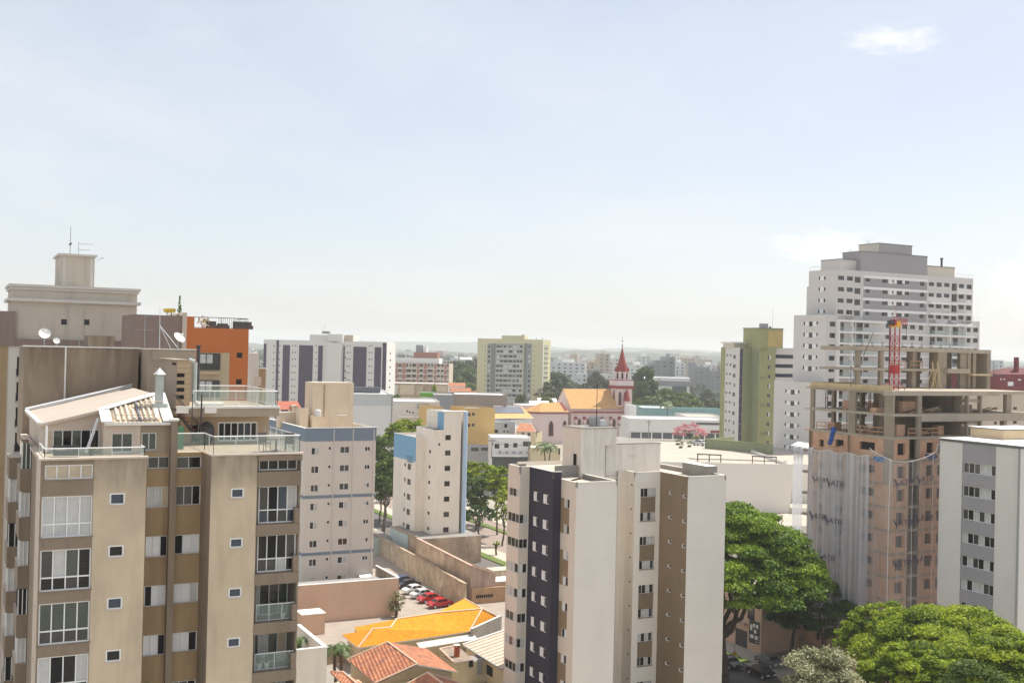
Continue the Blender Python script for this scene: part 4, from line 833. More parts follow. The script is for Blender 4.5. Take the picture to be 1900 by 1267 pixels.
    # second box
    r0 = base + B * .55 + A * (WA + .45); zt2 = hit(1224.7, 822.5, r0, A)[1]; r1 = along(r0, A, 1224.7, 870); W3 = (r1 - r0).length
    r0.z = 0; f3 = Face(b, r0, A, 0, W3, zr3 - .5, zt2, 'mt_white')
    ua, za = f3.uz(1168.6, 833); ub, zb_ = f3.uz(1178.7, 846); f3.win(ua, zb_, ub - ua, za - zb_, 'd', part='roof_house_window', fr='frame_white'); f3.build(ph)
    ph.box(r0 + B * .01 + ZV * (zr3 - .5), A * W3, B * 9.0, ZV * (zt2 - zr3 + .5 - .01), 'mt_white', top='roof_grey')
    ph.box(r0 - A * .05 - B * .05 + ZV * (zt2 + .001), A * (W3 + .1), B * 9.1, ZV * .09, 'concrete_old')
    for k_ in range(3): u0, zz = f3.uz(1169, 835.5 + k_ * 4.2); ph.box(f3.pt(ua, zz, .0), f3.d * (ub - ua), f3.n * .05, ZV * .1, 'frame_white')
    # low upstand to the left of the stair box, raised tank box on the right wing
    ph.box(base - A * 3.0 + B * (L * .1) + ZV * zr3, A * 2.9, B * .3, ZV * 1.3, 'concrete_old')
    t0 = G(1311, 886, zr3 + .05); zq = hit(1311, 865, t0, A)[1]; t1 = along(t0, B, 1266, 860); Lq = (t1 - t0).length; t0.z = zr3
    ph.box(t0, A * 1.5, B * Lq, ZV * (zq - zr3), 'concrete_old', top='roof_white')
    roofhouse = b.part('roof_house', ph)
    pp = MB()
    for (x0, y0) in ((1120, 893),): pass
    # equipment cage and masts on the stair box
    e0 = base + A * (WA * .42) + B * 1.6 + ZV * zt
    u0, zc = hit(1103, 774, e0, A); u1, _ = hit(1131, 774, e0, A); cage = MB()
    cz = zt + .1; c0 = Vector((e0.x, e0.y, 0)) + A * u0; wc = u1 - u0; hc = zc - cz
    for s_ in (0, .36, 1.):
        for v in (0, 1.2): cage.tube(c0 + A * wc * s_ + B * v + ZV * cz, c0 + A * wc * s_ + B * v + ZV * (cz + hc), .05, .05, 'metal_grey', 4)
    for v in (0, 1.2):
        for zz in (.05, hc): cage.tube(c0 + B * v + ZV * (cz + zz), c0 + A * wc + B * v + ZV * (cz + zz), .05, .05, 'metal_grey', 4)
    cage.box(c0 + ZV * cz, A * wc * .33, B * 1.1, ZV * hc * .95, 'metal_grey'); cage.box(c0 + A * wc * .5 + B * .3 + ZV * cz, A * wc * .42, B * .8, ZV * hc * .7, 'metal_light')
    b.part('antenna_cage', cage)
    ms = MB(); p0 = c0 + A * wc * .14 + ZV * cz; zm = hit(1108, 716, p0, A)[1]; ms.tube(p0, Vector((p0.x, p0.y, zm)), .07, .03, 'metal_dark', 5)
    ms.tube(Vector((p0.x, p0.y, cz + 4.6)), Vector((p0.x, p0.y, cz + 4.9)), .16, .16, 'metal_dark', 6)
    b.part('mast', ms)
    # windows ------------------------------------------------
    sp = ['cdc', 'mcc', 'ccd', 'mmd', 'cmd']; DH = 2.8
    f_ab.px(944.5, 903, 963, 923, 1, spec='mdc', sill=False, fr='frame_alu', rev='mt_cream')
    for kk in range(1, 11):
        ua, za = f_ab.uz(942.5, 947.5); ub, zb2 = f_ab.uz(961.8, 971); zz = zb2 - (kk - 1) * 2.8; hh = za - zb2
        f_ab.win(.1, zz, (bb - a).length - .14, hh, random.choice(['ccd', 'cmc', 'mmc', 'wwc', 'ddm']), sill=False, rev='mt_cream', depth=.1)
        f_bc.win(.04, zz, (c - bb).length - .1, hh, random.choice(['dc', 'wd', 'cd', 'dd']), sill=False, rev='mt_cream', depth=.1)
    f_cd.px(990.7, 911, 998.6, 930.3, 12, spec='wd', fr='frame_white', rev='frame_white', sill=False, depth=.1)
    f_cd.px(1008.4, 915.8, 1018.2, 936, 12, spec='wd', fr='frame_white', rev='frame_white', sill=False, depth=.1)
    pan = MB()
    ua, za = f_fg.uz(1047, 924); ub, zb2 = f_fg.uz(1056.5, 943.5); U0, _ = f_fg.uz(1041.5, 930); U0 = max(U0, .02)
    zlow = hit(1047.5, 989.5, f_fg.Q, f_fg.d)[1]
    for kk in range(6):
        z0 = zb2 - kk * 5.6
        f_fg.win(ua, z0, ub - ua, za - zb2, random.choice(['cd', 'wc', 'cd', 'wd']), rev='mt_ochre', sill=False, depth=.1)
        f_fg.win(ua, z0 - 2.8, ub - ua, za - zb2, random.choice(['cd', 'wc', 'dw', 'wd']), rev='mt_ochre', sill=False, depth=.1)
        pan.box(f_fg.pt(ua, z0 - 2.8 + za - zb2 + .003), f_fg.d * (ub - ua), f_fg.n * .015, ZV * (2.8 - (za - zb2) - .006), 'mt_ochre')
        pan.box(f_fg.pt(.02, z0 - 2.8), f_fg.d * (ua - .05), f_fg.n * .015, ZV * (2.8 + za - zb2), 'mt_ochre')
    ua, za = f_kl.uz(1189, 906); ub, zb2 = f_kl.uz(1216, 921)
    for kk in range(6):
        z0 = zb2 - kk * 5.6
        for q_ in (0, 2.8): f_kl.win(ua, z0 - q_, ub - ua, za - zb2, random.choice(['dmcc', 'dcmc', 'mdcd', 'cdcm', 'dccb', 'ddcc']), rev='mt_brown', sill=True, depth=.16)
        pan.box(f_kl.pt(ua, z0 - 2.8 + za - zb2 + .003), f_kl.d * (ub - ua), f_kl.n * .015, ZV * (2.8 - (za - zb2) - .07), 'mt_brown')
    b.split('brown_panel', pan)
    f_jk.px(1171, 897.5, 1173.6, 901, 12, spec='d', fr=None, rev='mt_brown', sill=False, part='vent')
    f_lm.px(1241.5, 911, 1248, 918, 12, spec='m', fr='frame_white', rev='mt_white', sill=False, part='small_window')
    f_lm.px(1267, 917, 1273.5, 924.5, 12, spec='m', fr='frame_white', rev='mt_white', sill=False, part='small_window')
    b.finish()
    # satellite dish on the right wing roof
    return b
TW = build_tower()

# ------------------------------------------------------------------ grey and white apartment block on the right edge
mat('rb_white', (.74, .71, .665), var=.06, streak=.12, scale=.3, lines=('Z', .45, .1, .16))
mat('rb_grey', (.36, .345, .36), var=.06, streak=.15, scale=.3)
mat('rb_edge', (.14, .145, .15), var=.2)
def build_right():
    q = P(1744.5, 817, 138)
    b = Bld('apartment_block', 'white apartment block with grey panels under wide strip windows at the right edge', 'apartment building', (q.x, q.y, 0))
    e = along(q, B, 1894.5, 833); L = (e - q).length; z1 = q.z
    C = e; fl, ff = b.block(C, 14, L, 0, z1, 'rb_white', roof='roof_grey')
    pl = MB()
    u0 = fl.uz(1783.5, 823)[0]; u1 = fl.uz(1847.7, 830)[0]
    # roof slab edge
    o = Vector((C.x, C.y, 0)); pl.box(o - A * .12 - B * .12 + ZV * (z1 + .002), A * 14.24, B * (L + .24), ZV * .28, 'rb_edge', top='roof_grey')
    pl.box(o - A * .12 - B * .12 + ZV * (z1 + .29), A * 14.24, B * (L + .24), ZV * .07, 'roof_white')
    b.part('roof_slab', pl)
    ws = fl.uz(1788.5, 861)[1]; we = fl.uz(1847.5, 888)[1]
    # windows rows: top at y 858(left)..867, bottom 880(l) 888(r)
    ua = fl.uz(1785.5, 870)[0]; ub = fl.uz(1847.3, 878)[0]; zt = fl.uz(1787, 857)[1]; zb = fl.uz(1787, 876.5)[1]
    pan = MB(); H = zt - zb
    for k in range(12):
        z = zb - k * 2.83
        fl.win(ua, z, ub - ua, H, random.choice(['mdmccd', 'dcmdcd', 'cdccmd', 'cdmcdd', 'mdcmcd', 'cccmcd']), fr='frame_white', rev='rb_grey', sill=True, depth=.3, ft=.07)
        zz = z - (2.83 - H); pan.box(fl.pt(ua, zz + .01), fl.d * (ub - ua), fl.n * .04, ZV * (2.83 - H - .09), 'rb_grey')
    pan.box(fl.pt(ua, zb + H + .02), fl.d * (ub - ua), fl.n * .04, ZV * (z1 - zb - H - .03), 'rb_grey')
    b.split('grey_panel', pan)
    dp = MB(); uu = fl.uz(1892, 833)[0]; dp.tube(fl.pt(uu, 0, .1), fl.pt(uu, z1, .1), .09, .09, 'metal_grey', 6); b.part('drain_pipe', dp)
    # roof sheds catching the sun
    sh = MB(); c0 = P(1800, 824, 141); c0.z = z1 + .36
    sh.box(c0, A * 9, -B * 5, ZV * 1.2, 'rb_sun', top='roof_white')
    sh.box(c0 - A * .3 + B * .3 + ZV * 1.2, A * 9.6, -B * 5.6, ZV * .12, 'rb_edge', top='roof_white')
    b.part('roof_shed', sh)
    b.finish(); return b
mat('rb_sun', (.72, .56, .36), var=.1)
RB = build_right()
# ------------------------------------------------------------------ large white stepped apartment tower (right, behind the building site)
mat('wt_wall', (.66, .63, .60), var=.05, streak=.08, scale=.2)
mat('wt_white', (.86, .85, .83), var=.03, fine=.02)
mat('wt_grey', (.36, .345, .36), var=.05, streak=.06, scale=.2)
mat('wt_beige', (.66, .60, .50), var=.08)
mat('roof_edge', (.25, .25, .25), var=.1)
def build_white_tower():
    C = P(1554, 499.5, 275); zt = C.z
    b = Bld('stepped_apartment_tower', 'large white and grey stepped apartment tower rising behind the concrete building site', 'apartment tower', (C.x, C.y, 0), panes=False)
    def at(px, py): p = along(C, A, px, py); return p
    def upto(c, px, py): return (along(c, B, px, py) - c).length
    L0 = upto(C, 1501.1, 503); W0 = (at(1805.7, 515) - C).length; zs = hit(1497, 532, C, B)[1]
    zl = hit(1533, 583.5, at(1533, 583), A)[1]
    fl0, ff0 = b.block(C, W0, L0, zs, zt, 'wt_wall', para=.8)
    Lb = upto(C, 1497, 532); fl1, ff1 = b.block(C, W0, Lb, zl - 1, zs, 'wt_wall', para=0)
    Cl = at(1533, 583); Ll = upto(Cl, 1473.3, 585); Wl = (at(1817.9, 596.5) - Cl).length
    zll = hit(1440, 706, along(at(1512, 710), B, 1440, 706), B)[1]
    fl2, ff2 = b.block(Cl, Wl, Ll, zll - .5, zl, 'wt_wall', para=.8)
    Cq = at(1509, 709); Lq = upto(Cq, 1436.6, 706); Wq = (at(1818, 700) - Cq).length
    fl3, ff3 = b.block(Cq, Wq, Lq, 0, zll, 'wt_wall', para=.8)
    # merge the coplanar fronts: keep one front face object for windows on each level
    w = MB(); bx = b.w
    def zed(px, py, q): return hit(px, py, q, A)[1]
    # roof volumes, slightly set back
    up = MB()
    def rb(px0, px1, pxl, pyc, set_, mf, ml, zlow=None):
        q = along(C + B * set_, A, px0, pyc); q.z = 0; z1 = hit(px0, pyc, q, A)[1]; r = along(q, A, px1, pyc); l = along(q, B, pxl, pyc + 4)
        Wd = (r - q).length; Ld = (l - q).length; z0 = (zlow or zt) - .9
        q = Vector((q.x, q.y, 0))
        up.box(q + ZV * z0, A * Wd, B * Ld, ZV * (z1 - z0), mf, top='roof_grey')
        up.quad([q + B * Ld + ZV * z0 - A * .004, q + ZV * z0 - A * .004, q + ZV * z1 - A * .004, q + B * Ld + ZV * z1 - A * .004], ml)
        for o, x, y in ((q - A * .1 - B * .1, A * (Wd + .2), B * .3), (q - A * .1 + B * .2, A * .3, B * (Ld - .1))): up.box(o + ZV * z1, x, y, ZV * .22, 'roof_edge')
        return q, Wd, Ld, z1
    rb(1559.4, 1597, 1523.5, 481.4, 1.6, 'wt_wall', 'wt_wall')
    q2 = rb(1598, 1721, 1563.3, 467, .02, 'wt_grey', 'wt_grey')
    q3 = rb(1630.7, 1692.5, 1593.7, 452, .5, 'wt_grey', 'wt_beige')
    rb(1721.4, 1771.5, 1700, 494, 1.2, 'wt_beige', 'wt_beige')
    up.box(q3[0] + B * 2 - A * .02 + ZV * (q3[3] - 3.2), -A * .02, B * (q3[2] - 3), ZV * 2.6, 'wt_beige')
    b.part('roof_volume', up)
    ch = MB(); p = P(1747, 495, 280); ch.tube(p, p + ZV * 1.9, .28, .28, 'metal_dark', 8); ch.tube(p + ZV * 1.9, p + ZV * 2.2, .42, .42, 'metal_dark', 8); b.part('chimney', ch)
    rl = MB()
    for (f, u0, u1, z) in ((fl0, .2, L0 * .55, zt), (ff0, W0 - 6, W0 - .2, zt), (ff2, Wl - 2.5, Wl - .1, zl)):
        railing(rl, [f.pt(u0, z, -.15), f.pt(u1, z, -.15)], 1.0, glass=None, metal='metal_grey', post=1.6)
    b.part('roof_railing', rl)
    an = MB()
    for (px, y0, y1, Y) in ((1611, 447, 454, 282), (1577, 463, 471, 286)):
        t0 = P(px, y1, Y); t1 = P(px, y0, Y); an.tube(t0, t1, .05, .04, 'metal_grey', 4)
        for k in range(3): an.tube(t1 - A * .8 - ZV * k * .35, t1 + A * .8 - ZV * k * .35, .03, .03, 'metal_grey', 4)
    b.part('antenna', an)
    # ---- windows
    DH = 2.82; pan = MB(); kw = dict(sill=False, fr='frame_dark', rev='wt_white', depth=.18)
    G_ = ['mm', 'md', 'dm', 'mb', 'bm', 'mm']
    def wins(f, lst, n, dh=DH, spec=G_, **k2):
        for (x0, y0, x1, y1) in lst: f.px(x0, y0, x1, y1, n, dh, spec, **{**kw, **k2})
    # upper left face
    def level_faces(flist, x0, y0, x1, y1, n, spec=G_, **k2):
        """rows that run down over several stacked faces in one plane"""
        u0, z1 = flist[0].uz(x0, y0); u1, z0 = flist[0].uz(x1, y1); p0 = flist[0].pt(u0, 0); W_ = u1 - u0
        for k in range(n):
            za, zb = z0 - k * DH, z1 - k * DH
            for f in flist:
                if f.z0 + .03 < za and zb < f.z1 - .03:
                    uu = (p0 - f.Q).dot(f.d); f.win(uu, za, W_, zb - za, random.choice(spec), **{**kw, **k2}); break
    Lf = [fl0, fl1]; Ff = [ff0, ff1]; Lw = [fl2]; Fw = [ff2, ff3]
    for x0, x1 in ((1519, 1522), (1528.8, 1531.8)): level_faces(Lf, x0, 513, x1, 519, 4, ['d'], part='small_window')
    for k in range(4):
        u0, z1 = fl0.uz(1522.2, 512.2); u1, z0 = fl0.uz(1528.6, 520); pan.box(fl0.pt(u0, z0 - k * DH), fl0.d * (u1 - u0), fl0.n * .03, ZV * (z1 - z0), 'wt_white')
    for (a0, c0, a1, c1) in ((1555.2, 511.3, 1566.6, 520), (1571.6, 512.4, 1582.9, 521.2), (1586, 513.5, 1597, 525), (1606.4, 515.7, 1614.7, 523.4), (1637.3, 517.3, 1647.8, 525.6),
                             (1664.3, 519.6, 1674.3, 527.8), (1679.2, 520, 1687.5, 528), (1707.2, 522.3, 1715.7, 530.6), (1723.4, 523.4, 1733.4, 531), (1738, 524, 1747.7, 532.6), (1752, 525, 1762, 532.8),
                             (1779.4, 526.7, 1789, 535), (1793.6, 527.8, 1803, 536.7)): level_faces(Ff, a0, c0, a1, c1, 4)
    level_faces(Ff, 1656, 518, 1658.4, 523.4, 4, ['d'], part='small_window'); level_faces(Ff, 1766.3, 526, 1775.7, 540, 4, ['dm'], part='balcony_door')
    # white floor bands, grey panels
    def strip(px0, px1, py0, py1, n, m, th, f=ff0, k0=0):
        u0, z1 = f.uz(px0, py0); u1, _ = f.uz(px1, py0); z0 = f.uz(px0, py1)[1]
        for k in range(k0, n): pan.box(f.pt(u0, z0 - k * DH), f.d * (u1 - u0), f.n * th, ZV * (z1 - z0), m)
    strip(1602.5, 1721, 510.7, 515.6, 4, 'wt_white', .10)
    u0, z1 = ff0.uz(1602.5, 515.8); u1, _ = ff0.uz(1720.5, 515.8)
    for f_ in (ff0, ff1): pass
    # repaint the middle bay grey by proud panels between windows rows
    def grey_bay(f, ua, ub, za, zb): pan.box(f.pt(ua, za), f.d * (ub - ua), f.n * .012, ZV * (zb - za), 'wt_grey')
    cols = sorted([(f_.uz(a0, c0)[0], f_.uz(a1, c0)[0]) for f_ in (ff0,) for (a0, c0, a1, c1) in ((1606.4, 515.7, 1614.7, 0), (1637.3, 517.3, 1647.8, 0), (1656, 518, 1658.4, 0), (1664.3, 519.6, 1674.3, 0), (1679.2, 520, 1687.5, 0), (1707.2, 522.3, 1715.7, 0))])
    for k in range(4):
        zt_ = z1 - k * DH - .02; zb_ = zt_ - DH + .72; cur = u0
        hw = ff0.uz(1606.4, 523.4)[1] - k * DH
        for (ca, cb) in cols + [(u1, u1)]:
            if ca - cur > .15: grey_bay(ff0, cur, ca - .02, hw, zt_)
            cur = cb + .02
        grey_bay(ff0, u0, u1, zb_, hw - .02)
    for k in range(4):
        for (xa, xb) in ((1648.6, 1655.4), (1659, 1663.7), (1674.8, 1678.8)):
            ua, z_ = ff0.uz(xa, 517.2); ub, _ = ff0.uz(xb, 517.2); pan.box(ff0.pt(ua, z_ - 1.25 - k * DH), ff0.d * (ub - ua), ff0.n * .03, ZV * 1.2, 'wt_white')
    # white bands on the right part
    strip(1771, 1800, 541.5, 545, 4, 'wt_white', 1.0); strip(1722, 1771, 560, 564, 3, 'wt_white', 1.0)
    # ---- lower storeys with balconies
    for (a0, c0, a1, c1) in ((1539.5, 596.5, 1550, 606), (1580, 597.6, 1586, 606.5), (1603.7, 600.4, 1612.5, 607.6), (1643.4, 600.4, 1653.4, 608.7), (1674, 602, 1684, 610.5), (1688.6, 602.6, 1698, 611),
                             (1705, 604, 1713, 612.5), (1739, 606, 1749.4, 613.6), (1760, 607, 1765, 614.5), (1791.4, 608, 1800.8, 616), (1805.7, 608, 1814.6, 616.4)): level_faces(Fw, a0, c0, a1, c1, 16)
    for (a0, c0, a1, c1) in ((1554.5, 597.6, 1566, 613.6), (1589.3, 598.7, 1600.9, 614), (1725.6, 605.4, 1735, 619.7), (1768, 607, 1777.6, 621.4)): level_faces(Fw, a0, c0, a1, c1, 16, ['dm', 'md', 'bd'], part='balcony_door')
    for x0, x1, y in ((1491, 1493.8, 603), (1514.7, 1517.4, 602)): level_faces(Lw, x0, 596.5, x1, y, 5, ['d'], part='small_window')
    level_faces(Lw, 1501, 596.5, 1507.7, 605.4, 5)
    for k in range(5):
        for xa, xb in ((1494.2, 1500.4), (1508.3, 1514.2)):
            u0_, z1_ = fl2.uz(xa, 597); u1_, z0_ = fl2.uz(xb, 604.5); pan.box(fl2.pt(u0_, z0_ - k * DH), fl2.d * (u1_ - u0_), fl2.n * .03, ZV * (z1_ - z0_), 'wt_white')
    fl3.px(1457, 722, 1459.6, 727.8, 8, DH, 'd', part='small_window', **kw); fl3.px(1480.5, 723.8, 1483.2, 729.8, 8, DH, 'd', part='small_window', **kw); fl3.px(1467, 723, 1474, 732, 8, DH, G_, **kw)
    for k in range(8):
        for xa, xb in ((1460.2, 1466.4), (1474.6, 1480)):
            u0_, z1_ = fl3.uz(xa, 723); u1_, z0_ = fl3.uz(xb, 730.5); pan.box(fl3.pt(u0_, z0_ - k * DH), fl3.d * (u1_ - u0_), fl3.n * .03, ZV * (z1_ - z0_), 'wt_white')
    b.split('wall_panel', pan)
    # balconies: slab, fins and rail per storey
    zslab = ff2.uz(1553, 617.5)[1]
    for k in range(-1, 12):
        for (xa, xb, fins) in ((1551, 1630, (1551.5, 1576)), (1722, 1803, (1757, 1786))):
            bm = MB(); ua = ff2.uz(xa, 600)[0]; ub = ff2.uz(xb, 600)[0]; z = zslab - k * DH
            bm.box(ff2.pt(ua, z, .03), ff2.d * (ub - ua), ff2.n * 1.2, ZV * .42, 'wt_white')
            if k >= 0 and k < 11:
                for fx in fins: uf = ff2.uz(fx, 600)[0]; bm.box(ff2.pt(uf, z + .42, .03), ff2.d * .22, ff2.n * 1.18, ZV * (DH - .42), 'wt_white')
            if k >= 0:
                bm.tube(ff2.pt(ua, z + 1.45, 1.15), ff2.pt(ub, z + 1.45, 1.15), .035, .035, 'metal_grey', 4)
                bm.quad([ff2.pt(ua, z + .42, 1.15), ff2.pt(ub, z + .42, 1.15), ff2.pt(ub, z + 1.42, 1.15), ff2.pt(ua, z + 1.42, 1.15)], 'rail_glass')
            b.part('balcony', bm)
    for k in range(-1, 12):
        u0_ = ff2.uz(1630, 600)[0]; u1_ = ff2.uz(1722, 600)[0]; z = zslab - k * DH
        w.box(ff2.pt(u0_, z, 0), ff2.d * (u1_ - u0_), ff2.n * .12, ZV * .42, 'wt_white')
    b.part('floor_band', w)
    b.finish(); return b
WT = build_white_tower()

# ------------------------------------------------------------------ olive green tower
mat('gt_green', (.36, .365, .18), var=.15, streak=.35, scale=.2)
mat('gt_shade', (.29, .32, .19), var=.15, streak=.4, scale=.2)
mat('gt_sunlit_yellow', (.56, .43, .17), var=.2, streak=.5, scale=.25)  # streaked yellow panel; sunlight on the stair tower is put into its colour
mat('gt_white', (.68, .66, .63), var=.05, streak=.1)
mat('gt_blue', (.06, .065, .12), var=.15)
def build_green():
    q = P(1409, 650, 325); b = Bld('green_apartment_tower', 'olive green apartment tower with a white window strip beside the large white tower', 'apartment tower', (q.x, q.y, 0), panes=False)
    zr = hit(1409, 645.5, q, A)[1]; zt = hit(1409, 609.5, q, A)[1]
    # stair tower
    Lc = (along(q, B, 1394.5, 650) - q).length + 4; Wc = (along(q, A, 1439.5, 650) - q).length; Wt = (along(q, A, 1452.3, 650) - q).length
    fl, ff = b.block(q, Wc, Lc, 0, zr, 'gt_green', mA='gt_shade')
    q_ = Vector((q.x, q.y, 0)); up = MB(); up.box(q_ + ZV * (zr + .01), A * Wt, B * Lc, ZV * (zt - zr), 'gt_green', top='roof_edge')
    uy = (along(q, A, 1425.5, 620) - q).length; up.box(q_ + A * uy - B * .03 + ZV * (zr + .4), A * (Wt - uy - .1), B * .02, ZV * (zt - zr - .8), 'gt_sunlit_yellow')
    up.box(q_ - A * .15 - B * .15 + ZV * (zt + .02), A * (Wt + .3), B * (Lc + .3), ZV * .25, 'roof_edge'); b.part('lift_tower', up)
    # main wing left
    e = along(q, B, 1394.5, 650); c1 = along(e, A, 1373, 650); Lm = (along(c1, B, 1338.3, 644) - c1).length; Wm = 22
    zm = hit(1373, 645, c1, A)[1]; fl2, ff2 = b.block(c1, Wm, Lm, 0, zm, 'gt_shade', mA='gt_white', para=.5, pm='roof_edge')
    pn = MB(); u0 = fl2.uz(1338.3, 650)[0]; u1 = fl2.uz(1346, 650)[0]; pn.box(fl2.pt(max(0, u0), .1), fl2.d * (u1 - max(0, u0)), fl2.n * .08, ZV * zm, 'gt_green')
    b0 = ff2.uz(1373.2, 650)[0]; b1 = ff2.uz(1378, 650)[0]; pn.box(ff2.pt(b0, .1), ff2.d * (b1 - b0), ff2.n * .08, ZV * (zm - .6), 'gt_blue')
    for k in range(12): pn.box(ff2.pt(b0, zm - 3 - k * 2.8, .085), ff2.d * (b1 - b0), ff2.n * .02, ZV * .12, 'metal_grey')
    b.part('colour_stripe', pn)
    kw = dict(sill=False, fr=None, rev='gt_white', depth=.12)
    for x0, x1 in ((1348, 1350.2), (1354.3, 1356.7)): fl2.px(x0, 657, x1, 661, 11, 2.8, 'd', part='small_window', **kw)
    fl2.px(1360.3, 658, 1365, 665.6, 11, 2.8, ['md', 'dm', 'dd', 'cm'], fr='frame_white', **{k: v for k, v in kw.items() if k != 'fr'})
    ff.px(1425.3, 659.5, 1430.5, 667.6, 11, 2.8, ['md', 'dw', 'dd', 'mm'], fr='frame_white', sill=False, rev='gt_green', depth=.12)
    lv = MB()
    for (x0, x1, y) in ((1395, 1408, 689.5),): pass
    for k, (f, x0, x1, y) in enumerate([(fl, 1396, 1408, 690), (ff, 1410, 1421, 700), (fl, 1396, 1408, 741), (ff, 1410, 1421, 750), (fl, 1396, 1408, 792), (ff, 1410, 1421, 803), (ff, 1411, 1421, 647)]):
        u0, z = f.uz(x0, y); u1 = f.uz(x1, y)[0]
        for j in range(3): lv.box(f.pt(u0, z - j * .28), f.d * (u1 - u0), f.n * .1, ZV * .13, 'gt_shade')
    b.split('louvre', lv)
    # right wing with wrap-round balconies
    r = along(q, A, 1439.5, 650) + B * 3.5; zrw = hit(1445, 645.5, r, A)[1]; Wr = (along(r, A, 1469, 650) - r).length + 6
    r_ = Vector((r.x, r.y, 0)); fl3, ff3 = b.block(r_, Wr, 12, 0, zrw, 'gt_blue', para=.3)
    for k in range(13):
        bm = MB(); bm.box(ff3.pt(0.02, zrw - 2.0 - k * 2.85, .02), ff3.d * (Wr * .62), ff3.n * 1.1, ZV * (1.75 if k else 1.95), 'gt_white'); b.part('balcony_front', bm)
    # pale roof storey, tank and mast
    rs = MB(); p = along(c1 + B * 3, A, 1361, 645); ze = hit(1361, 636, p, A)[1]; p.z = zm - .5; rs.box(p, A * (along(p, A, 1396, 636) - p).length, B * 5, ZV * (ze - zm + .3), 'wt_beige'); rs.box(p - A * .5 - B * .5 + ZV * (ze - zm + .3), A * 6.5, B * 6, ZV * .5, 'roof_white'); b.part('roof_storey', rs)
    tk = MB(); p = P(1417, 607, 329); p.z = zt + .25; tk.cbox(p, 2.1, 1.6, 1.35, 'metal_grey', A, top='metal_dark'); b.part('roof_tank', tk)
    ms = MB(); p = P(1433.5, 609, 328); p.z = zt; ms.tube(p, Vector((p.x, p.y, hit(1433.5, 570, p, A)[1])), .05, .03, 'metal_grey', 4); p2 = p - A * .9; ms.lathe(p2 + ZV * .3, [(.3, 0), (.45, .3), (.1, .5)], 'metal_dark', 8); b.part('mast', ms)
    b.finish(); return b
GT = build_green()
# ------------------------------------------------------------------ building under construction, nets, crane
mat('cs_concrete', (.36, .30, .23), var=.35, streak=.35, scale=.35, bump=.2, lines=('Z', 1.2, .02, .2))
mat('cs_slab', (.45, .39, .31), var=.3, streak=.1, scale=.4)
mat('cs_brick', (.62, .36, .23), var=.3, scale=.8, fine=.2, col2=(.70, .48, .34), c2=.7, lines=('Z', .22, .14, .35))
mat('cs_wood', (.62, .49, .29), var=.35, scale=.8)
mat('cs_wood2', (.52, .30, .18), var=.35, scale=.8)
mat('cs_blue', (.03, .09, .32), var=.2)
mat('tarp_blue', (.18, .32, .55), var=.2)
mat('crane_red', (.42, .035, .04), var=.2, rough=.5)
mat('crane_yellow', (.75, .42, .04), var=.1, rough=.5)
def net_mat(nm='site_net', lo=.36, hi=.9, cc=(.74, .77, .84, 1)):
    m = bpy.data.materials.new(nm); m.use_nodes = True; t = m.node_tree; bs = t.nodes['Principled BSDF']; o = t.nodes['Material Output']
    bs.inputs['Base Color'].default_value = cc; bs.inputs['Roughness'].default_value = .8
    tr = N(t, 'ShaderNodeBsdfTransparent'); tl = N(t, 'ShaderNodeBsdfTranslucent'); tl.inputs['Color'].default_value = cc
    co = N(t, 'ShaderNodeTexCoord'); mp = N(t, 'ShaderNodeMapping'); mp.inputs['Scale'].default_value = (1.6, 1.6, .04); t.links.new(co.outputs['Object'], mp.inputs[0])
    nz = N(t, 'ShaderNodeTexNoise'); nz.inputs['Scale'].default_value = 1.2; nz.inputs['Detail'].default_value = 4; t.links.new(mp.outputs[0], nz.inputs['Vector'])
    mr = N(t, 'ShaderNodeMapRange'); mr.inputs['From Min'].default_value = .35; mr.inputs['From Max'].default_value = .65; mr.inputs['To Min'].default_value = lo; mr.inputs['To Max'].default_value = hi; t.links.new(nz.outputs[0], mr.inputs['Value'])
    a = N(t, 'ShaderNodeMixShader'); a.inputs[0].default_value = .35; t.links.new(bs.outputs[0], a.inputs[1]); t.links.new(tl.outputs[0], a.inputs[2])
    mi = N(t, 'ShaderNodeMixShader'); t.links.new(mr.outputs[0], mi.inputs[0]); t.links.new(tr.outputs[0], mi.inputs[1]); t.links.new(a.outputs[0], mi.inputs[2]); t.links.new(mi.outputs[0], o.inputs['Surface'])
    MATS[nm] = m
net_mat(); net_mat('site_net_thin', .14, .42, (.78, .74, .74, 1))
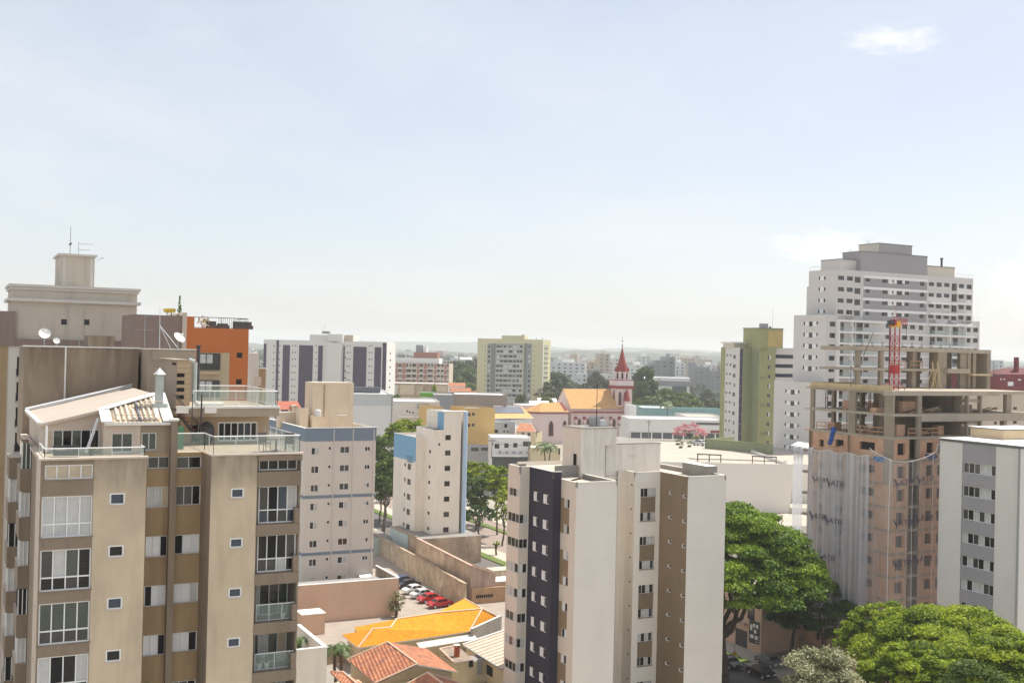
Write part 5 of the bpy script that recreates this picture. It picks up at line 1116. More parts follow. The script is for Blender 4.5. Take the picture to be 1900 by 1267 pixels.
def build_site():
    Q = P(1657.5, 725, 143); z0 = Q.z; q = Vector((Q.x, Q.y, 0)); FH = 3.0
    b = Bld('construction_building', 'unfinished concrete and brick building with open floors behind the white nets', 'building site', (Q.x, Q.y, 0))
    L = (along(Q, B, 1503, 719) - Q).length; W = 27.; uA = lambda px, py=760, o=Q: hit(px, py, o, A)[0]; vB = lambda px, py=740: -hit(px, py, Q, -B)[0]
    nf = int(z0 / FH) + 1
    # floor slabs with edge beams
    for k in range(nf):
        z = z0 - k * FH
        if z < .5: break
        s = MB(); t = .34 if k else .42
        ln = L if k < 3 else L + 1.2
        s.box(q - B * .0 + ZV * (z - t), A * W, B * ln, ZV * t, 'cs_slab' if k < 3 else 'cs_concrete')
        if k in (0, 1): s.box(q + A * uA(1710 if k else 1640) - B * .02 + ZV * (z - (.62 if k == 0 else 1.05)), A * (W - uA(1712)), B * .35, ZV * (.6 if k == 0 else 1.0), 'cs_slab')
        b.part('floor_slab', s)
        st = MB(); st.box(q + B * (L + .0) + A * .15 + ZV * (z - .3), A * .3, B * 1.1, ZV * .16, 'cs_wood2'); b.part('outrigger', st)
    # columns
    def column(u, v, wa, wb, k0, k1, m='cs_concrete'):
        c = MB(); c.box(q + A * u + B * v + ZV * max(0, z0 - k1 * FH), A * wa, B * wb, ZV * ((k1 - k0) * FH - .35), m); b.part('column', c)
    for k in range(0, 4):
        kk = (k, k + 1)
        column(.05, .05, .35, 1.5, *kk); column(uA(1703.5), .06, .75, .4, *kk); column(uA(1796), .06, .25, .6, *kk); column(uA(1820.5), .06, .3, .6, *kk); column(uA(1871 if k == 0 else 1867), .3, 1.0 if k == 0 else .6, .6, *kk)
        column(.06, vB(1587), .4, 1.3, *kk); column(.06, L - .75, .3, .7, *kk); column(3.4, L - 1.2, .5, .5, *kk); column(6., 7, .5, .9, *kk); column(3.0, 4.5, .4, .9, *kk)
        column(9, L - .8, .8, .4, *kk); column(15, L - .8, .8, .4, *kk); column(21, L - .8, .8, .4, *kk)
    # concrete core walls on the open floors
    core = MB(); c0 = uA(1718); c1 = uA(1796)
    for k in range(0, 3):
        za = z0 - (k + 1) * FH; h = FH - .43
        core.box(q + A * (c0 + 1.2) + B * 5.2 + ZV * za, A * (c1 - c0 - 1.2) * .42, B * .3, ZV * h, 'cs_concrete'); core.box(q + A * (c0 + (c1 - c0) * .55) + B * 8 + ZV * za, A * (c1 - c0) * .5, B * .3, ZV * h, 'cs_concrete')
        core.box(q + A * (c1 - .35) + B * .8 + ZV * za, A * .3, B * 7, ZV * h, 'cs_concrete'); core.box(q + A * (c0 + 1.2) + B * 5.5 + ZV * za, A * .3, B * 5, ZV * h, 'cs_concrete')
        u2 = uA(1822); core.box(q + A * (c1 + .3) + B * 1.6 + ZV * za, A * (u2 - c1 - .35), B * .25, ZV * h * .42, 'cs_concrete'); core.box(q + A * (c1 + .3) + B * .4 + ZV * (za + 1.5), A * (u2 - c1 - .35), B * 1.1, ZV * .35, 'cs_slab')
    b.part('core_wall', core)
    # brick infill on lower floors with window holes
    k = 3; kmax = nf
    zz = z0 - 2 * FH - .34
    fl = b.face(q + B * (L - .02) + A * .06, -B, 0, L - .1, 0, zz, 'cs_brick'); ff = b.face(q + B * .06, A, .1, uA(1689), 0, zz, 'cs_brick'); fg = b.face(q + B * .06, A, uA(1709), W, 0, zz, 'cs_brick')
    rc = b.face(q + B * 1.6, A, uA(1689), uA(1709), 0, zz, 'cs_concrete')
    kw = dict(fr=None, rev='cs_brick', sill=False, depth=.35)
    def hol(f, x0, y0, x1, y1, **k2):
        f.px(x0, y0, x1, y1, 11, FH, ['o', 'o', 'd'], part='window_opening', **{**kw, **k2})
    hol(fl, 1550, 814.5, 1565, 830); hol(fl, 1595, 818, 1623, 836); hol(fl, 1520, 815, 1528, 829); hol(ff, 1665.5, 822.5, 1679, 844); hol(fg, 1719.5, 821, 1732, 840); hol(fg, 1740, 821, 1752, 840)
    hol(fg, 1765, 821, 1778, 840); hol(fg, 1800, 821, 1813, 840)
    b.w.quad([q + A * W + ZV * 0, q + A * W + B * L, q + A * W + B * L + ZV * zz, q + A * W + ZV * zz], 'cs_brick'); b.w.quad([q + A * W + B * L, q + B * L, q + B * L + ZV * zz, q + A * W + B * L + ZV * zz], 'cs_brick')
    # upper two storeys, set back
    U = Q + B * 9.0; u_ = lambda px, py=700: hit(px, py, U, A)[0]; zt1 = hit(1640, 643.5, U, A)[1]; zt2 = hit(1640, 683, U, A)[1]; uq = Vector((U.x, U.y, 0))
    for (z, x0, x1, t) in ((zt1, 1588, 1838, .55), (zt2, 1586, 1760, .34)):
        s = MB(); s.box(uq + A * u_(x0) + ZV * (z - t), A * (u_(x1) - u_(x0)), B * 7, ZV * t, 'cs_slab'); b.part('floor_slab', s)
    s = MB(); s.box(uq + A * u_(1752) - B * .7 + ZV * (zt2 - .55), A * (u_(1793) - u_(1752)), B * .7, ZV * .65, 'cs_slab'); s.box(uq + A * u_(1793) - B * 1.2 + ZV * (zt2 - .85), A * (u_(1829) - u_(1793)), B * 1.2, ZV * .25, 'cs_wood'); s.box(uq + A * u_(1829) - B * 1.1 + ZV * (zt2 - .8), A * 2.6, B * .12, ZV * .12, 'metal_dark'); b.part('balcony_beam', s)
    for (x0, x1, v, wb) in ((1593, 1599.5, .3, .5), (1636, 1642.3, .3, .5), (1696, 1703, .3, .5), (1739.6, 1756, -.02, .9), (1796, 1801, 0, .5), (1807, 1813, .2, .3), (1831, 1837.5, -.02, 5.5)):
        c = MB(); c.box(uq + A * u_(x0) + B * v + ZV * z0, A * (u_(x1) - u_(x0)), B * wb, ZV * (zt1 - z0 - .56), 'cs_concrete'); b.part('column', c)
    for (x0, x1, v) in ((1716, 1739.5, 3.2), (1756.2, 1796, 3.0), (1784, 1796, .25), (1813, 1831, 3.4), (1601, 1632, 6.6)):
        c = MB(); c.box(uq + A * u_(x0) + B * v + ZV * z0, A * (u_(x1) - u_(x0)), B * .25, ZV * (zt1 - z0 - .56) * (1 if x0 != 1601 else .02), 'cs_concrete'); b.part('wall_panel', c)
    # timber edging and guard rails
    tb = MB(); tb.box(q + A * .02 + B * .2 + ZV * (z0 + .003), A * .06, B * (L - .3), ZV * .6, 'cs_wood'); tb.box(q + A * .3 + B * (L - .1) + ZV * (z0 + .003), A * 8, B * .06, ZV * .6, 'cs_wood'); tb.box(q - A * .25 - B * .0 + ZV * (z0 - .1), A * .22, B * L, ZV * .09, 'cs_wood'); b.part('edge_boards', tb)
    def guard(p, d, Lg, z):
        g = MB(); n = max(1, round(Lg / 1.6))
        for zz_ in (.45, 1.0): g.box(p + ZV * (z + zz_), d * Lg, Vector((-d.y, d.x, 0)) * .05, ZV * .12, 'cs_wood2')
        for i in range(n + 1): g.box(p + d * (Lg * i / n) + ZV * (z + .004), d * .08, Vector((-d.y, d.x, 0)) * .08, ZV * 1.1, 'cs_wood2')
        for i in range(n): g.tube(p + d * (Lg * (i + .5) / n) + ZV * (z + .9), p + d * (Lg * (i + .5) / n) + Vector((-d.y, d.x, 0)) * .6 + ZV * (z + .05), .035, .035, 'cs_wood2', 4)
        b.part('guard_rail', g)
    z2 = z0 - 2 * FH
    guard(q + B * 9.0 + A * .2, -B, 7.8, z2); guard(q + A * uA(1688) + B * .15, A, uA(1702) - uA(1688), z2); guard(q + A * uA(1712) + B * .15, A, uA(1752) - uA(1712), z2); guard(q + B * (L - 1.2) + A * .2, -B, 3.5, z2)
    guard(q + B * 9.5 + A * .2, -B, 3.2, z2 - FH); guard(q + B * 15.5 + A * .2, -B, 1.6, z2 - FH)
    guard(uq + A * u_(1690) + B * .1, A, u_(1712) - u_(1690), zt2); guard(uq + A * u_(1655) + B * .1, A, u_(1680) - u_(1655), zt2)
    b.finish()
    # brick stacks: one thing each
    spots = [(1.6, 9.6, 1, 1.5, 1.2, 'tall stack of red bricks on the open floor near the left corner column'), (2.6, 6.2, 1, 1.3, 1.0, 'brick stack half hidden behind the wide side column on the upper open floor'),
             (3.4, 1.6, 1, 2.2, 1.5, 'widest brick stack just left of the corner column on the upper open floor'), (uA(1716), 2.5, 1, 1.9, 1.4, 'square brick pallet under the beam right of the second front column'),
             (2.0, 2.2, 2, 2.4, 1.2, 'long brick stack behind the wooden guard rail left of the corner'), (1.7, .9, 2, 1.5, 1.6, 'twin brick stack just right of the corner column on the lower open floor'), (uA(1755), 1.2, 2, 1.1, 1.3, 'brick stack at the right end of the front guard rail'),
             (1.5, 12.2, 2, 1.4, 1.1, 'brick stack near the blue rubble chute on the lower open floor'), (uA(1660), 3.2, 1, 2.2, .6, 'low heap of bricks between the two front columns')]
    for (u, v, k, w_, h_, lab) in spots:
        m = MB(); base = q + A * u + B * v + ZV * (z0 - k * FH + .004); m.box(base, A * w_, B * 1.1, ZV * .12, 'cs_wood2'); rows = int(h_ / .24)
        for i in range(rows): m.box(base + A * .03 * (i % 2) + B * .03 * ((i + 1) % 2) + ZV * (.12 + i * .24), A * (w_ - .04), B * 1.05, ZV * .225, 'cs_brick')
        single('brick_stack', m, lab, 'brick stack', 'brick stacks on the open floors', base=base)
    # blue rubble chute
    ch = Thing('rubble_chute', 'blue rubble chute hanging from the left corner of the building site', 'rubble chute', P(1545, 828, 150))
    pts = [P(1546.5, 795, 150), P(1546.5, 800, 149.6), P(1544, 806, 149.3), P(1543, 813, 149.2), P(1541, 819, 149), P(1538.5, 825, 148.9)]
    for a, c in zip(pts, pts[1:]):
        m = MB(); m.tube(a, c + (a - c) * .1, .36, .27, 'cs_blue', 10); ch.part('chute_section', m)
    m = MB(); p = P(1536, 829.5, 149); m.box(p, A * 2, -B * 1.2, ZV * .12, 'cs_wood2'); ch.part('landing_board', m)
    # nets ------------------------------------------------
    def net(name, lab, pts, topz, botz, nsag, mark=(), mt='site_net'):
        """pts: plan polyline; topz(t): height along it"""
        base = Vector((pts[0].x, pts[0].y, 0)); T = Thing(name, lab, 'safety net', base, group='nets hanging over the building site')
        seg = [(pts[i + 1] - pts[i]).length for i in range(len(pts) - 1)]; tot = sum(seg)
        def at(s):
            s = min(max(s, 0), tot - 1e-6)
            for i, l in enumerate(seg):
                if s <= l or i == len(seg) - 1: d = (pts[i + 1] - pts[i]).normalized(); return pts[i] + d * s, Vector((d.y, -d.x, 0)), d
                s -= l
        nx = int(tot * 5); nz_ = 26; m = MB(); rows = []
        for j in range(nz_ + 1):
            r = []
            for i in range(nx + 1):
                s = tot * i / nx; p, n, d = at(s); zt_ = topz(s / tot); z = zt_ + (botz - zt_) * (j / nz_)
                f = .10 * math.sin(s * 2.1 + .4 * math.sin(j * .25)) + .07 * math.sin(s * 5.7 + j * .12) + .05 * math.sin(s * 13.1 + 1.3)
                f *= .35 + j / nz_
                r.append(p + n * f + ZV * z)
            rows.append(r)
        i0 = len(m.v); m.v = [tuple(p) for r in rows for p in r]
        for j in range(nz_):
            for i in range(nx): a = j * (nx + 1) + i; m.f.append((a, a + 1, a + nx + 2, a + nx + 1)); m.m.append(mt)
        o = T.part('mesh_sheet', m); 
        for p_ in o.data.polygons: p_.use_smooth = True
        rope = MB()
        for i in range(nx): rope.tube(rows[0][i], rows[0][i + 1], .05, .05, 'white_paint', 4, cap=False)
        for s in nsag:
            i = int(s * nx)
            for j in range(nz_): rope.tube(rows[j][i], rows[j + 1][i], .035, .035, 'white_paint', 4, cap=False)
        T.part('rope', rope)
        for (s, z, sc) in mark:
            p, n, d = at(s * tot); p = p + n * .28 + ZV * z; mk = MB()
            def st(x0, y0, x1, y1, r=.06): mk.tube(p + d * x0 * sc + ZV * y0 * sc, p + d * x1 * sc + ZV * y1 * sc, r * sc, r * sc * .8, 'net_print', 4)
            # leaf
            for k in range(3): st(-.5 - k * .08, .45 + k * .1, -.22 - k * .03, -.1 + k * .06, .08)
            st(-.15, .25, -.3, -.3, .07)
            for (x, strokes) in ((0.1, ((0, 0, .25, .55), (.25, .55, .5, 0), (.12, .2, .38, .2))), (.75, ((.25, 0, .25, .55), (0, .55, .5, .55))), (1.4, ((0, 0, 0, .55), (0, .55, .4, .55), (.4, .55, .4, .28), (0, .28, .4, .28), (.2, .28, .45, 0)))):
                for (a_, b_, c_, d_) in strokes: st(x + a_, b_, x + c_, d_, .05)
            T.part('printed_mark', mk)
        return T
    o = -A * 1.1
    la = q + B * (L + 1.0) + o; lb = q + B * 1.2 + o + (-A) * .0
    lz = lambda px, py, o_=Q + o: hit(px, py, o_, B)[1]
    lb = along(Q + o, B, 1613, 850); lb.z = 0; la = along(Q + o, B, 1500, 835); la.z = 0
    z_l = lz(1500, 830.5); z_r = lz(1613, 844.5)
    net('safety_net', 'white debris net with blue streaks over the left face of the building site', [la, lb], lambda t: z_l + (z_r - z_l) * t - .25 * math.sin(t * math.pi * 3) ** 2, 5., (.04, .18, .31, .72, .9), ((.16, lz(1525, 893), 1.0), (.42, lz(1547, 900), 1.3), (.14, lz(1520, 962), 1.3), (.4, lz(1545, 970), 1.3), (.3, lz(1545, 1040), 1.3)))
    ra = along(Q + o, B, 1616, 850) - A * .25; ra.z = 0; rc_ = q + o - B * 1.1; rd = along(Q - B * 1.1, A, 1760, 850); rd.z = 0
    zc = hit(1657, 850, rc_, A)[1]
    def tz(t): return zc + 1.0 - 1.5 * math.sin(min(1, t * 1.15) * math.pi) ** .8 + (.7 if t > .85 else 0)
    net('safety_net', 'sagging clear debris net wrapped round the front corner of the building site', [ra, rc_, rd], tz, 5., (.25, .55, .8), ((.34, hit(1665, 900, rc_, A)[1], 1.3), (.34, hit(1665, 975, rc_, A)[1], 1.3), (.34, hit(1665, 1050, rc_, A)[1], 1.3), (.62, hit(1710, 893, rc_, A)[1], 1.2), (.62, hit(1710, 965, rc_, A)[1], 1.2), (.62, hit(1710, 1040, rc_, A)[1], 1.2)), 'site_net_thin')
    # blue tarpaulins tied to the net
    for (x0, y0, x1, y1, Y, lab) in ((1620, 846, 1646, 857, 143.5, 'pale blue tarpaulin folded over the net left of the front corner'), (1716, 842, 1740, 853, 146, 'dark blue tarpaulin gathered at the right end of the front net')):
        p = P(x0, y0, Y); m = MB(); r = P(x1, y0 + 1, Y - .5); d = (r - p).normalized(); Lw = (r - p).length; n = Vector((d.y, -d.x, 0)); g = []
        for j in range(5):
            for i in range(9): s = i / 8; g.append(tuple(p + d * (Lw * s) - ZV * (j * .2 * (1 - abs(s - .5))) + n * (.25 + .12 * math.sin(i * 1.9 + j) - j * .05)))
        m.v = g
        for j in range(4):
            for i in range(8): a = j * 9 + i; m.f.append((a, a + 1, a + 10, a + 9)); m.m.append('tarp_blue' if Y < 144 else 'cs_blue')
        single('tarpaulin', m, lab, 'tarpaulin')
    # white canopy flap at the left end
    m = MB(); a = P(1467, 826, 163); c = P(1507, 833, 155.5); n = 10
    for i in range(n):
        s0, s1 = i / n, (i + 1) / n
        for (s, t) in ((s0, s1),):
            p0, p1 = a.lerp(c, s), a.lerp(c, t); dz = .12 * math.sin(i * 2.2)
            m.quad([p0 + ZV * dz, p1 + ZV * dz * .5, p1 + A * 1.4 + ZV * .55, p0 + A * 1.4 + ZV * .55], 'white_paint')
            m.quad([p0 + ZV * dz, p0 + ZV * (dz - .6 - .3 * (i % 3)), p1 + ZV * (dz - .8 + .2 * (i % 2)), p1 + ZV * dz * .5], 'site_net')
    single('canopy_sheet', m, 'white plastic canopy sheet jutting from the left end of the net', 'canopy')
    hs = Thing('hanging_sheet', 'pale plastic sheet hanging in folds to the left of the building site', 'plastic sheet', P(1478, 900, 160)); m = MB(); a = P(1472, 860, 162); c = P(1490, 862, 159)
    for i in range(12):
        p0, p1 = a.lerp(c, i / 12), a.lerp(c, (i + 1) / 12); w0 = .15 * math.sin(i * 2.4); w1 = .15 * math.sin((i + 1) * 2.4)
        m.quad([p0 + A * w0 - ZV * 12, p1 + A * w1 - ZV * 12, p1 + A * w1 + ZV * 1.5, p0 + A * w0 + ZV * 1.5], 'site_net')
    hs.part('sheet', m)
    # wooden stair on the deck
    s = Thing('wooden_stair', 'steep wooden builders stair beside the second upper column', 'stair', P(1715, 718, 150)); st = MB(); p = uq + A * u_(1703) - B * 1.5 + ZV * (z0 + .01); Ls = u_(1722) - u_(1703); H = zt2 - z0
    st.tube(p, p + A * Ls * .55 + ZV * H * .98, .07, .07, 'cs_wood', 4); st.tube(p - B * .9, p - B * .9 + A * Ls * .55 + ZV * H * .98, .07, .07, 'cs_wood', 4); s.part('stringer', st); t_ = MB()
    for i in range(9): f = (i + .5) / 9; t_.box(p - B * .9 + A * Ls * .55 * f + ZV * H * .98 * f, A * .28, B * .9, ZV * .05, 'cs_wood')
    s.part('tread', t_); lg = MB()
    for (u0, u1) in ((Ls * .6, Ls * 1.05), (Ls * .55, Ls * .8)): lg.tube(p + A * u1, p + A * u0 + ZV * (H + 1.0), .06, .06, 'cs_wood', 4); lg.tube(p + A * u1 - B * .9, p + A * u0 - B * .9 + ZV * (H + 1.0), .06, .06, 'cs_wood', 4)
    for i in range(6): f = i / 6; lg.tube(p + A * (Ls * 1.05 - Ls * .45 * f) + ZV * (H + 1) * f, p + A * (Ls * .8 - Ls * .25 * f) - B * .9 + ZV * (H + 1) * f, .04, .04, 'cs_wood', 4)
    s.part('brace', lg)
    # site crane
    p = P(1658.5, 719.5, 147.5); p.z = z0 + .02; cr = Thing('site_crane', 'slim red lattice crane standing on the concrete deck', 'crane', p, TH)
    zt_ = hit(1663, 607, p, A)[1]; hw = .42; ms = MB()
    for sx in (-1, 1):
        for sy in (-1, 1): c = p + A * hw * sx + B * hw * sy; ms.tube(c, Vector((c.x, c.y, zt_)), .075, .075, 'crane_red', 4)
    n = int((zt_ - p.z) / .95)
    for i in range(n):
        z = p.z + i * .95; cs = [p + A * hw * sx + B * hw * sy for sx, sy in ((-1, -1), (1, -1), (1, 1), (-1, 1))]
        for a_, c_ in zip(cs, cs[1:] + cs[:1]):
            ms.tube(Vector((a_.x, a_.y, z)), Vector((c_.x, c_.y, z)), .045, .045, 'crane_red', 4); (a_, c_) = (a_, c_) if i % 2 else (c_, a_); ms.tube(Vector((a_.x, a_.y, z)), Vector((c_.x, c_.y, z + .95)), .04, .04, 'crane_red', 4)
    cr.part('mast', ms); ft = MB()
    for sx in (-1, 1):
        for sy in (-1, 1): ft.tube(p + A * sx * 1.0 + B * sy * 1.0, p + A * sx * .4 + B * sy * .4 + ZV * 1.3, .07, .07, 'crane_red', 4)
    cr.part('foot', ft); hd = MB(); t0 = Vector((p.x, p.y, zt_)); hd.cbox(t0 - ZV * 6.2, 1.0, 1.0, 1.1, 'crane_red', A); hd.cbox(t0, 1.2, 1.1, .2, 'crane_yellow', A); hd.cbox(t0 + ZV * .2 + A * .2, .8, .8, .6, 'crane_yellow', A); hd.cbox(t0 + ZV * .2 - A * .35, .35, .9, .8, 'crane_red', A); hd.cbox(t0 + ZV * .35 - A * .7, .7, .8, .5, 'metal_dark', A); cr.part('slewing_unit', hd); tp = MB()
    ztip = hit(1664, 583, p, A)[1]
    for sx in (-1, 1): tp.tube(t0 + A * .35 * sx + ZV * 1.2, Vector((p.x, p.y, ztip)) + A * .18 * sx - ZV * (.3 if sx < 0 else 0), .06, .04, 'crane_red', 4)
    for i in range(4): tp.tube(t0 - A * .3 + ZV * (1.3 + i * .35), t0 + A * .3 + ZV * (1.5 + i * .35), .035, .035, 'crane_red', 4)
    cr.part('tower_head', tp); jb = MB(); j1 = t0 + ZV * 1.15 + A * 2.3
    for dz in (0, -.75): jb.tube(t0 + ZV * (1.15 + dz) + A * .5, j1 + ZV * dz, .06, .06, 'crane_red', 4)
    for i in range(5): a_ = t0 + A * (.5 + i * .36) + ZV * 1.15; jb.tube(a_, a_ + A * .36 - ZV * .75, .04, .04, 'crane_red', 4); jb.tube(a_ - ZV * .75, a_ + A * .02, .04, .04, 'crane_red', 4)
    cr.part('jib', jb); ca = MB(); ca.tube(t0 - A * 1.0 + ZV * .5, t0 - A * 1.0 - ZV * 7.5, .05, .05, 'metal_dark', 4); ca.tube(t0 + A * 2.1, t0 + A * 2.1 - ZV * 1.2, .03, .03, 'metal_dark', 4); cr.part('cable', ca)
    # clutter on the open floors
    rg = random.Random(2)
    for i, (u, v, k, lab) in enumerate(((5, .9, 1, 'loose timber planks beside the second front column on the upper open floor'), (uA(1760), 2.2, 1, 'leaning timber planks in the dark bay on the upper open floor'), (3.2, 10.8, 1, 'heap of planks near the left end of the upper open floor'), (uA(1722), 1.0, 2, 'planks behind the front guard rail'), (1.0, 5.2, 2, 'planks behind the side guard rail'), (uA(1845), 1.2, 1, 'red and brown planks on the far right open floor'), (uA(1850), 1.4, 2, 'planks on the far right lower open floor'), (1.5, 3.5, 0, 'planks lying on the top deck near the corner'))):
        m = MB(); p = q + A * u + B * v + ZV * (z0 - k * FH + .01)
        for j in range(9): d = (A * rg.uniform(.6, 1) + B * rg.uniform(-.5, .5)).normalized(); c = p + A * rg.uniform(-1, 1) + B * rg.uniform(-.4, .4) + ZV * (.05 * j); m.tube(c - d * 1.1, c + d * 1.1 + ZV * rg.uniform(0, .5), .06, .06, rg.choice(['cs_wood', 'cs_wood2', 'cs_brick', 'metal_dark']), 4)
        single('plank_pile', m, lab, 'plank pile', 'plank piles on the open floors', base=p)
    for i, px in enumerate((1520, 1560, 1600, 1630, 1680, 1735, 1780)):
        k = 1 + i % 2; v_ = vB(px) if px < 1650 else 1.4; u_0 = 1.2 if px < 1650 else uA(px)
        for j in range(2): m = MB(); p = q + A * (u_0 + j * .9) + B * (v_ + .6 * j) + ZV * (z0 - k * FH + .004); m.tube(p, p + ZV * (FH - .4), .06, .06, 'metal_dark', 5); m.tube(p + ZV * 1.3, p + ZV * 1.45, .1, .1, 'crane_red', 5); single('shoring_prop', m, 'thin steel prop between two open concrete floors of the building site', 'prop', 'shoring props on the open floors', base=p)
    for i in range(10):
        p = uq + A * (u_(1600) + i * 1.9) + B * .3 + ZV * (zt1 + .002); m = MB()
        for j in range(4): m.tube(p + A * .1 * j, p + A * (.1 * j + rg.uniform(-.05, .05)) + ZV * rg.uniform(.5, .9), .018, .018, 'metal_dark', 3)
        b.part('rebar', m)
    # loose poles standing on the decks
    for (x0, y0, x1, y1, Y, lab) in ((1602, 660, 1621, 616, 150, 'thin leaning steel pole above the left end of the upper slab'), (1844, 705, 1844, 671, 158, 'thin upright pole on the right terrace beside the red brick building'), (1579, 718, 1579, 678, 146, 'thin upright prop on the timber edged deck left of the crane')):
        m = MB(); a = P(x0, y0, Y); m.tube(a, P(x1, y1, Y), .05, .04, 'metal_dark', 5); single('site_pole', m, lab, 'pole', base=a)
mat('net_print', (.10, .10, .16), var=0, fine=0)
build_site()
# ------------------------------------------------------------------ trees
mat('bark', (.10, .075, .055), var=.4, scale=2, rough=.95, bump=.4)
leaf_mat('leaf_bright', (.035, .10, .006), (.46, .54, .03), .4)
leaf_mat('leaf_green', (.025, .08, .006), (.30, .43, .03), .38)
leaf_mat('leaf_mid', (.04, .085, .012), (.13, .19, .025), .3)
leaf_mat('leaf_dark', (.022, .06, .012), (.08, .14, .02), .35)
leaf_mat('leaf_olive', (.16, .18, .08), (.46, .44, .26), .25)
leaf_mat('leaf_pink', (.50, .17, .20), (.80, .46, .47), .3)
leaf_mat('leaf_far', (.03, .05, .02), (.08, .11, .035), .2)
LEAFCACHE = {}
def crown_mesh(name, clumps, per, size, leafm, seed, up=.45):
    """clumps: list of (centre Vector, rx, rz); 'per' leaf cards on each, spread through the clump, denser near its skin"""
    rng = np.random.default_rng(seed); C_, N_ = [], []; T_ = []
    for (c, rx, rz) in clumps:
        n = max(4, int(per * rx * rx)); d = rng.normal(size=(n, 3)); d /= np.linalg.norm(d, axis=1)[:, None]; r = rng.random(n) ** .33; d[:, 2] = np.where(d[:, 2] < -.25, -d[:, 2] * .6, d[:, 2])
        p = d * r[:, None] * np.array([rx, rx, rz]) * (1 + .22 * rng.normal(size=(n, 1)) * .5); C_.append(p + np.array(c)); nn = d * (1 - up) + np.array([0, 0, up]) + rng.normal(size=(n, 3)) * .45; N_.append(nn)
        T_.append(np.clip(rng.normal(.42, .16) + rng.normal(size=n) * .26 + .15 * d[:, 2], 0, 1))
    C_ = np.concatenate(C_); N_ = np.concatenate(N_); T_ = np.concatenate(T_); N_ /= np.linalg.norm(N_, axis=1)[:, None]; n = len(C_)
    rnd = rng.normal(size=(n, 3)); e = np.cross(N_, rnd); e /= np.linalg.norm(e, axis=1)[:, None]; g = np.cross(N_, e); s = size * (.6 + .8 * rng.random(n))[:, None]; w = s * .45
    V = np.stack([C_ - e * s, C_ + g * w - N_ * s * .15, C_ + e * s, C_ - g * w - N_ * s * .15], 1).reshape(-1, 3)
    me = bpy.data.meshes.new(name); me.vertices.add(4 * n); me.vertices.foreach_set('co', V.astype(np.float32).ravel()); me.loops.add(4 * n); me.loops.foreach_set('vertex_index', np.arange(4 * n, dtype=np.int32)); me.polygons.add(n); me.polygons.foreach_set('loop_start', np.arange(0, 4 * n, 4, dtype=np.int32)); me.polygons.foreach_set('loop_total', np.full(n, 4, dtype=np.int32))
    me.update(calc_edges=True); a = me.attributes.new('tint', 'FLOAT', 'FACE'); a.data.foreach_set('value', T_.astype(np.float32)); me.materials.append(MATS[leafm]); return me
def limb(mb, a, b, r0, r1, rng, bend=.12, n=4):
    pts = [Vector(a)]; d = Vector(b) - Vector(a)
    for i in range(1, n): pts.append(Vector(a) + d * (i / n) + Vector((rng.gauss(0, 1), rng.gauss(0, 1), rng.gauss(0, .6))) * d.length * bend * .5)
    pts.append(Vector(b))
    for i in range(n): mb.tube(pts[i], pts[i + 1], r0 + (r1 - r0) * i / n, r0 + (r1 - r0) * (i + 1) / n, 'bark', 7, cap=False)
def tree_parts(h, cr, leafm, seed, kind='round', nclump=26, per=26, size=.3, ch=None, trunk_h=None, tr=.28, fork=None):
    """returns (trunk MB local, crown mesh). h total height, cr crown radius, ch crown height"""
    rng = random.Random(seed); ch = ch or h * .6; zc = h - ch; cl = []
    if kind == 'umbrella': nclump = int(nclump * 1.7); per *= 1.45
    for i in range(nclump):
        an = i * 2.39996 + rng.random() * .6; rr = cr * (.15 + .85 * math.sqrt((i + .5) / nclump)); f = rr / cr
        if kind == 'umbrella': z = zc + ch * (1 - .75 * f ** 2.2) * (.72 + .3 * rng.random()); rx = cr * rng.uniform(.10, .2); rz = rx * rng.uniform(.35, .6)
        elif kind == 'cone': t = rng.random() ** .7; z = zc + ch * t; rr = cr * (1 - t * .9) * rng.uniform(.3, 1); rx = cr * rng.uniform(.25, .4); rz = rx * .8
        else: zz = rng.uniform(-1, 1); z = zc + ch * .5 + ch * .42 * zz; rr = cr * .82 * math.sqrt(max(0, 1 - zz * zz * .8)) * rng.uniform(.45, 1); rx = cr * rng.uniform(.24, .4); rz = rx * rng.uniform(.6, .85)
        rr = min(rr, cr - rx * .5); cl.append((Vector((rr * math.cos(an), rr * math.sin(an), z)), rx, rz))
    me = crown_mesh('crown', cl, per, size, leafm, seed); mb = MB(); fz = fork or max(1.2, zc * .8); top = Vector((rng.gauss(0, .3), rng.gauss(0, .3), fz)); limb(mb, (0, 0, -.3), top, tr, tr * .8, rng, .05)
    nl = 7 if kind == 'umbrella' else 5
    for k in range(nl):
        c = cl[(k * 3 + nclump // 3) % nclump][0]; mid = top.lerp(c, .5) + Vector((0, 0, (c.z - fz) * .12)); limb(mb, top, mid, tr * .55, tr * .34, rng, .16); limb(mb, mid, c, tr * .34, tr * .1, rng, .2)
        c2 = cl[(k * 3 + nclump // 3 + 1) % nclump][0]; limb(mb, mid, c2, tr * .28, tr * .08, rng, .2)
    return mb, me
def place_tree(name, lab, cat, base, parts, rz=0., sc=1., group=None):
    T = bpy.data.objects.new(name, None); COL.objects.link(T); T.location = base; T.rotation_euler = (0, 0, rz); T.scale = (sc, sc, sc); tag(T, lab, cat, group); mb, me = parts
    if isinstance(mb, MB): mb = mb.mesh('trunk')
    a = bpy.data.objects.new('trunk', mb); COL.objects.link(a); a.parent = T; c = bpy.data.objects.new('crown', me); COL.objects.link(c); c.parent = T; return T
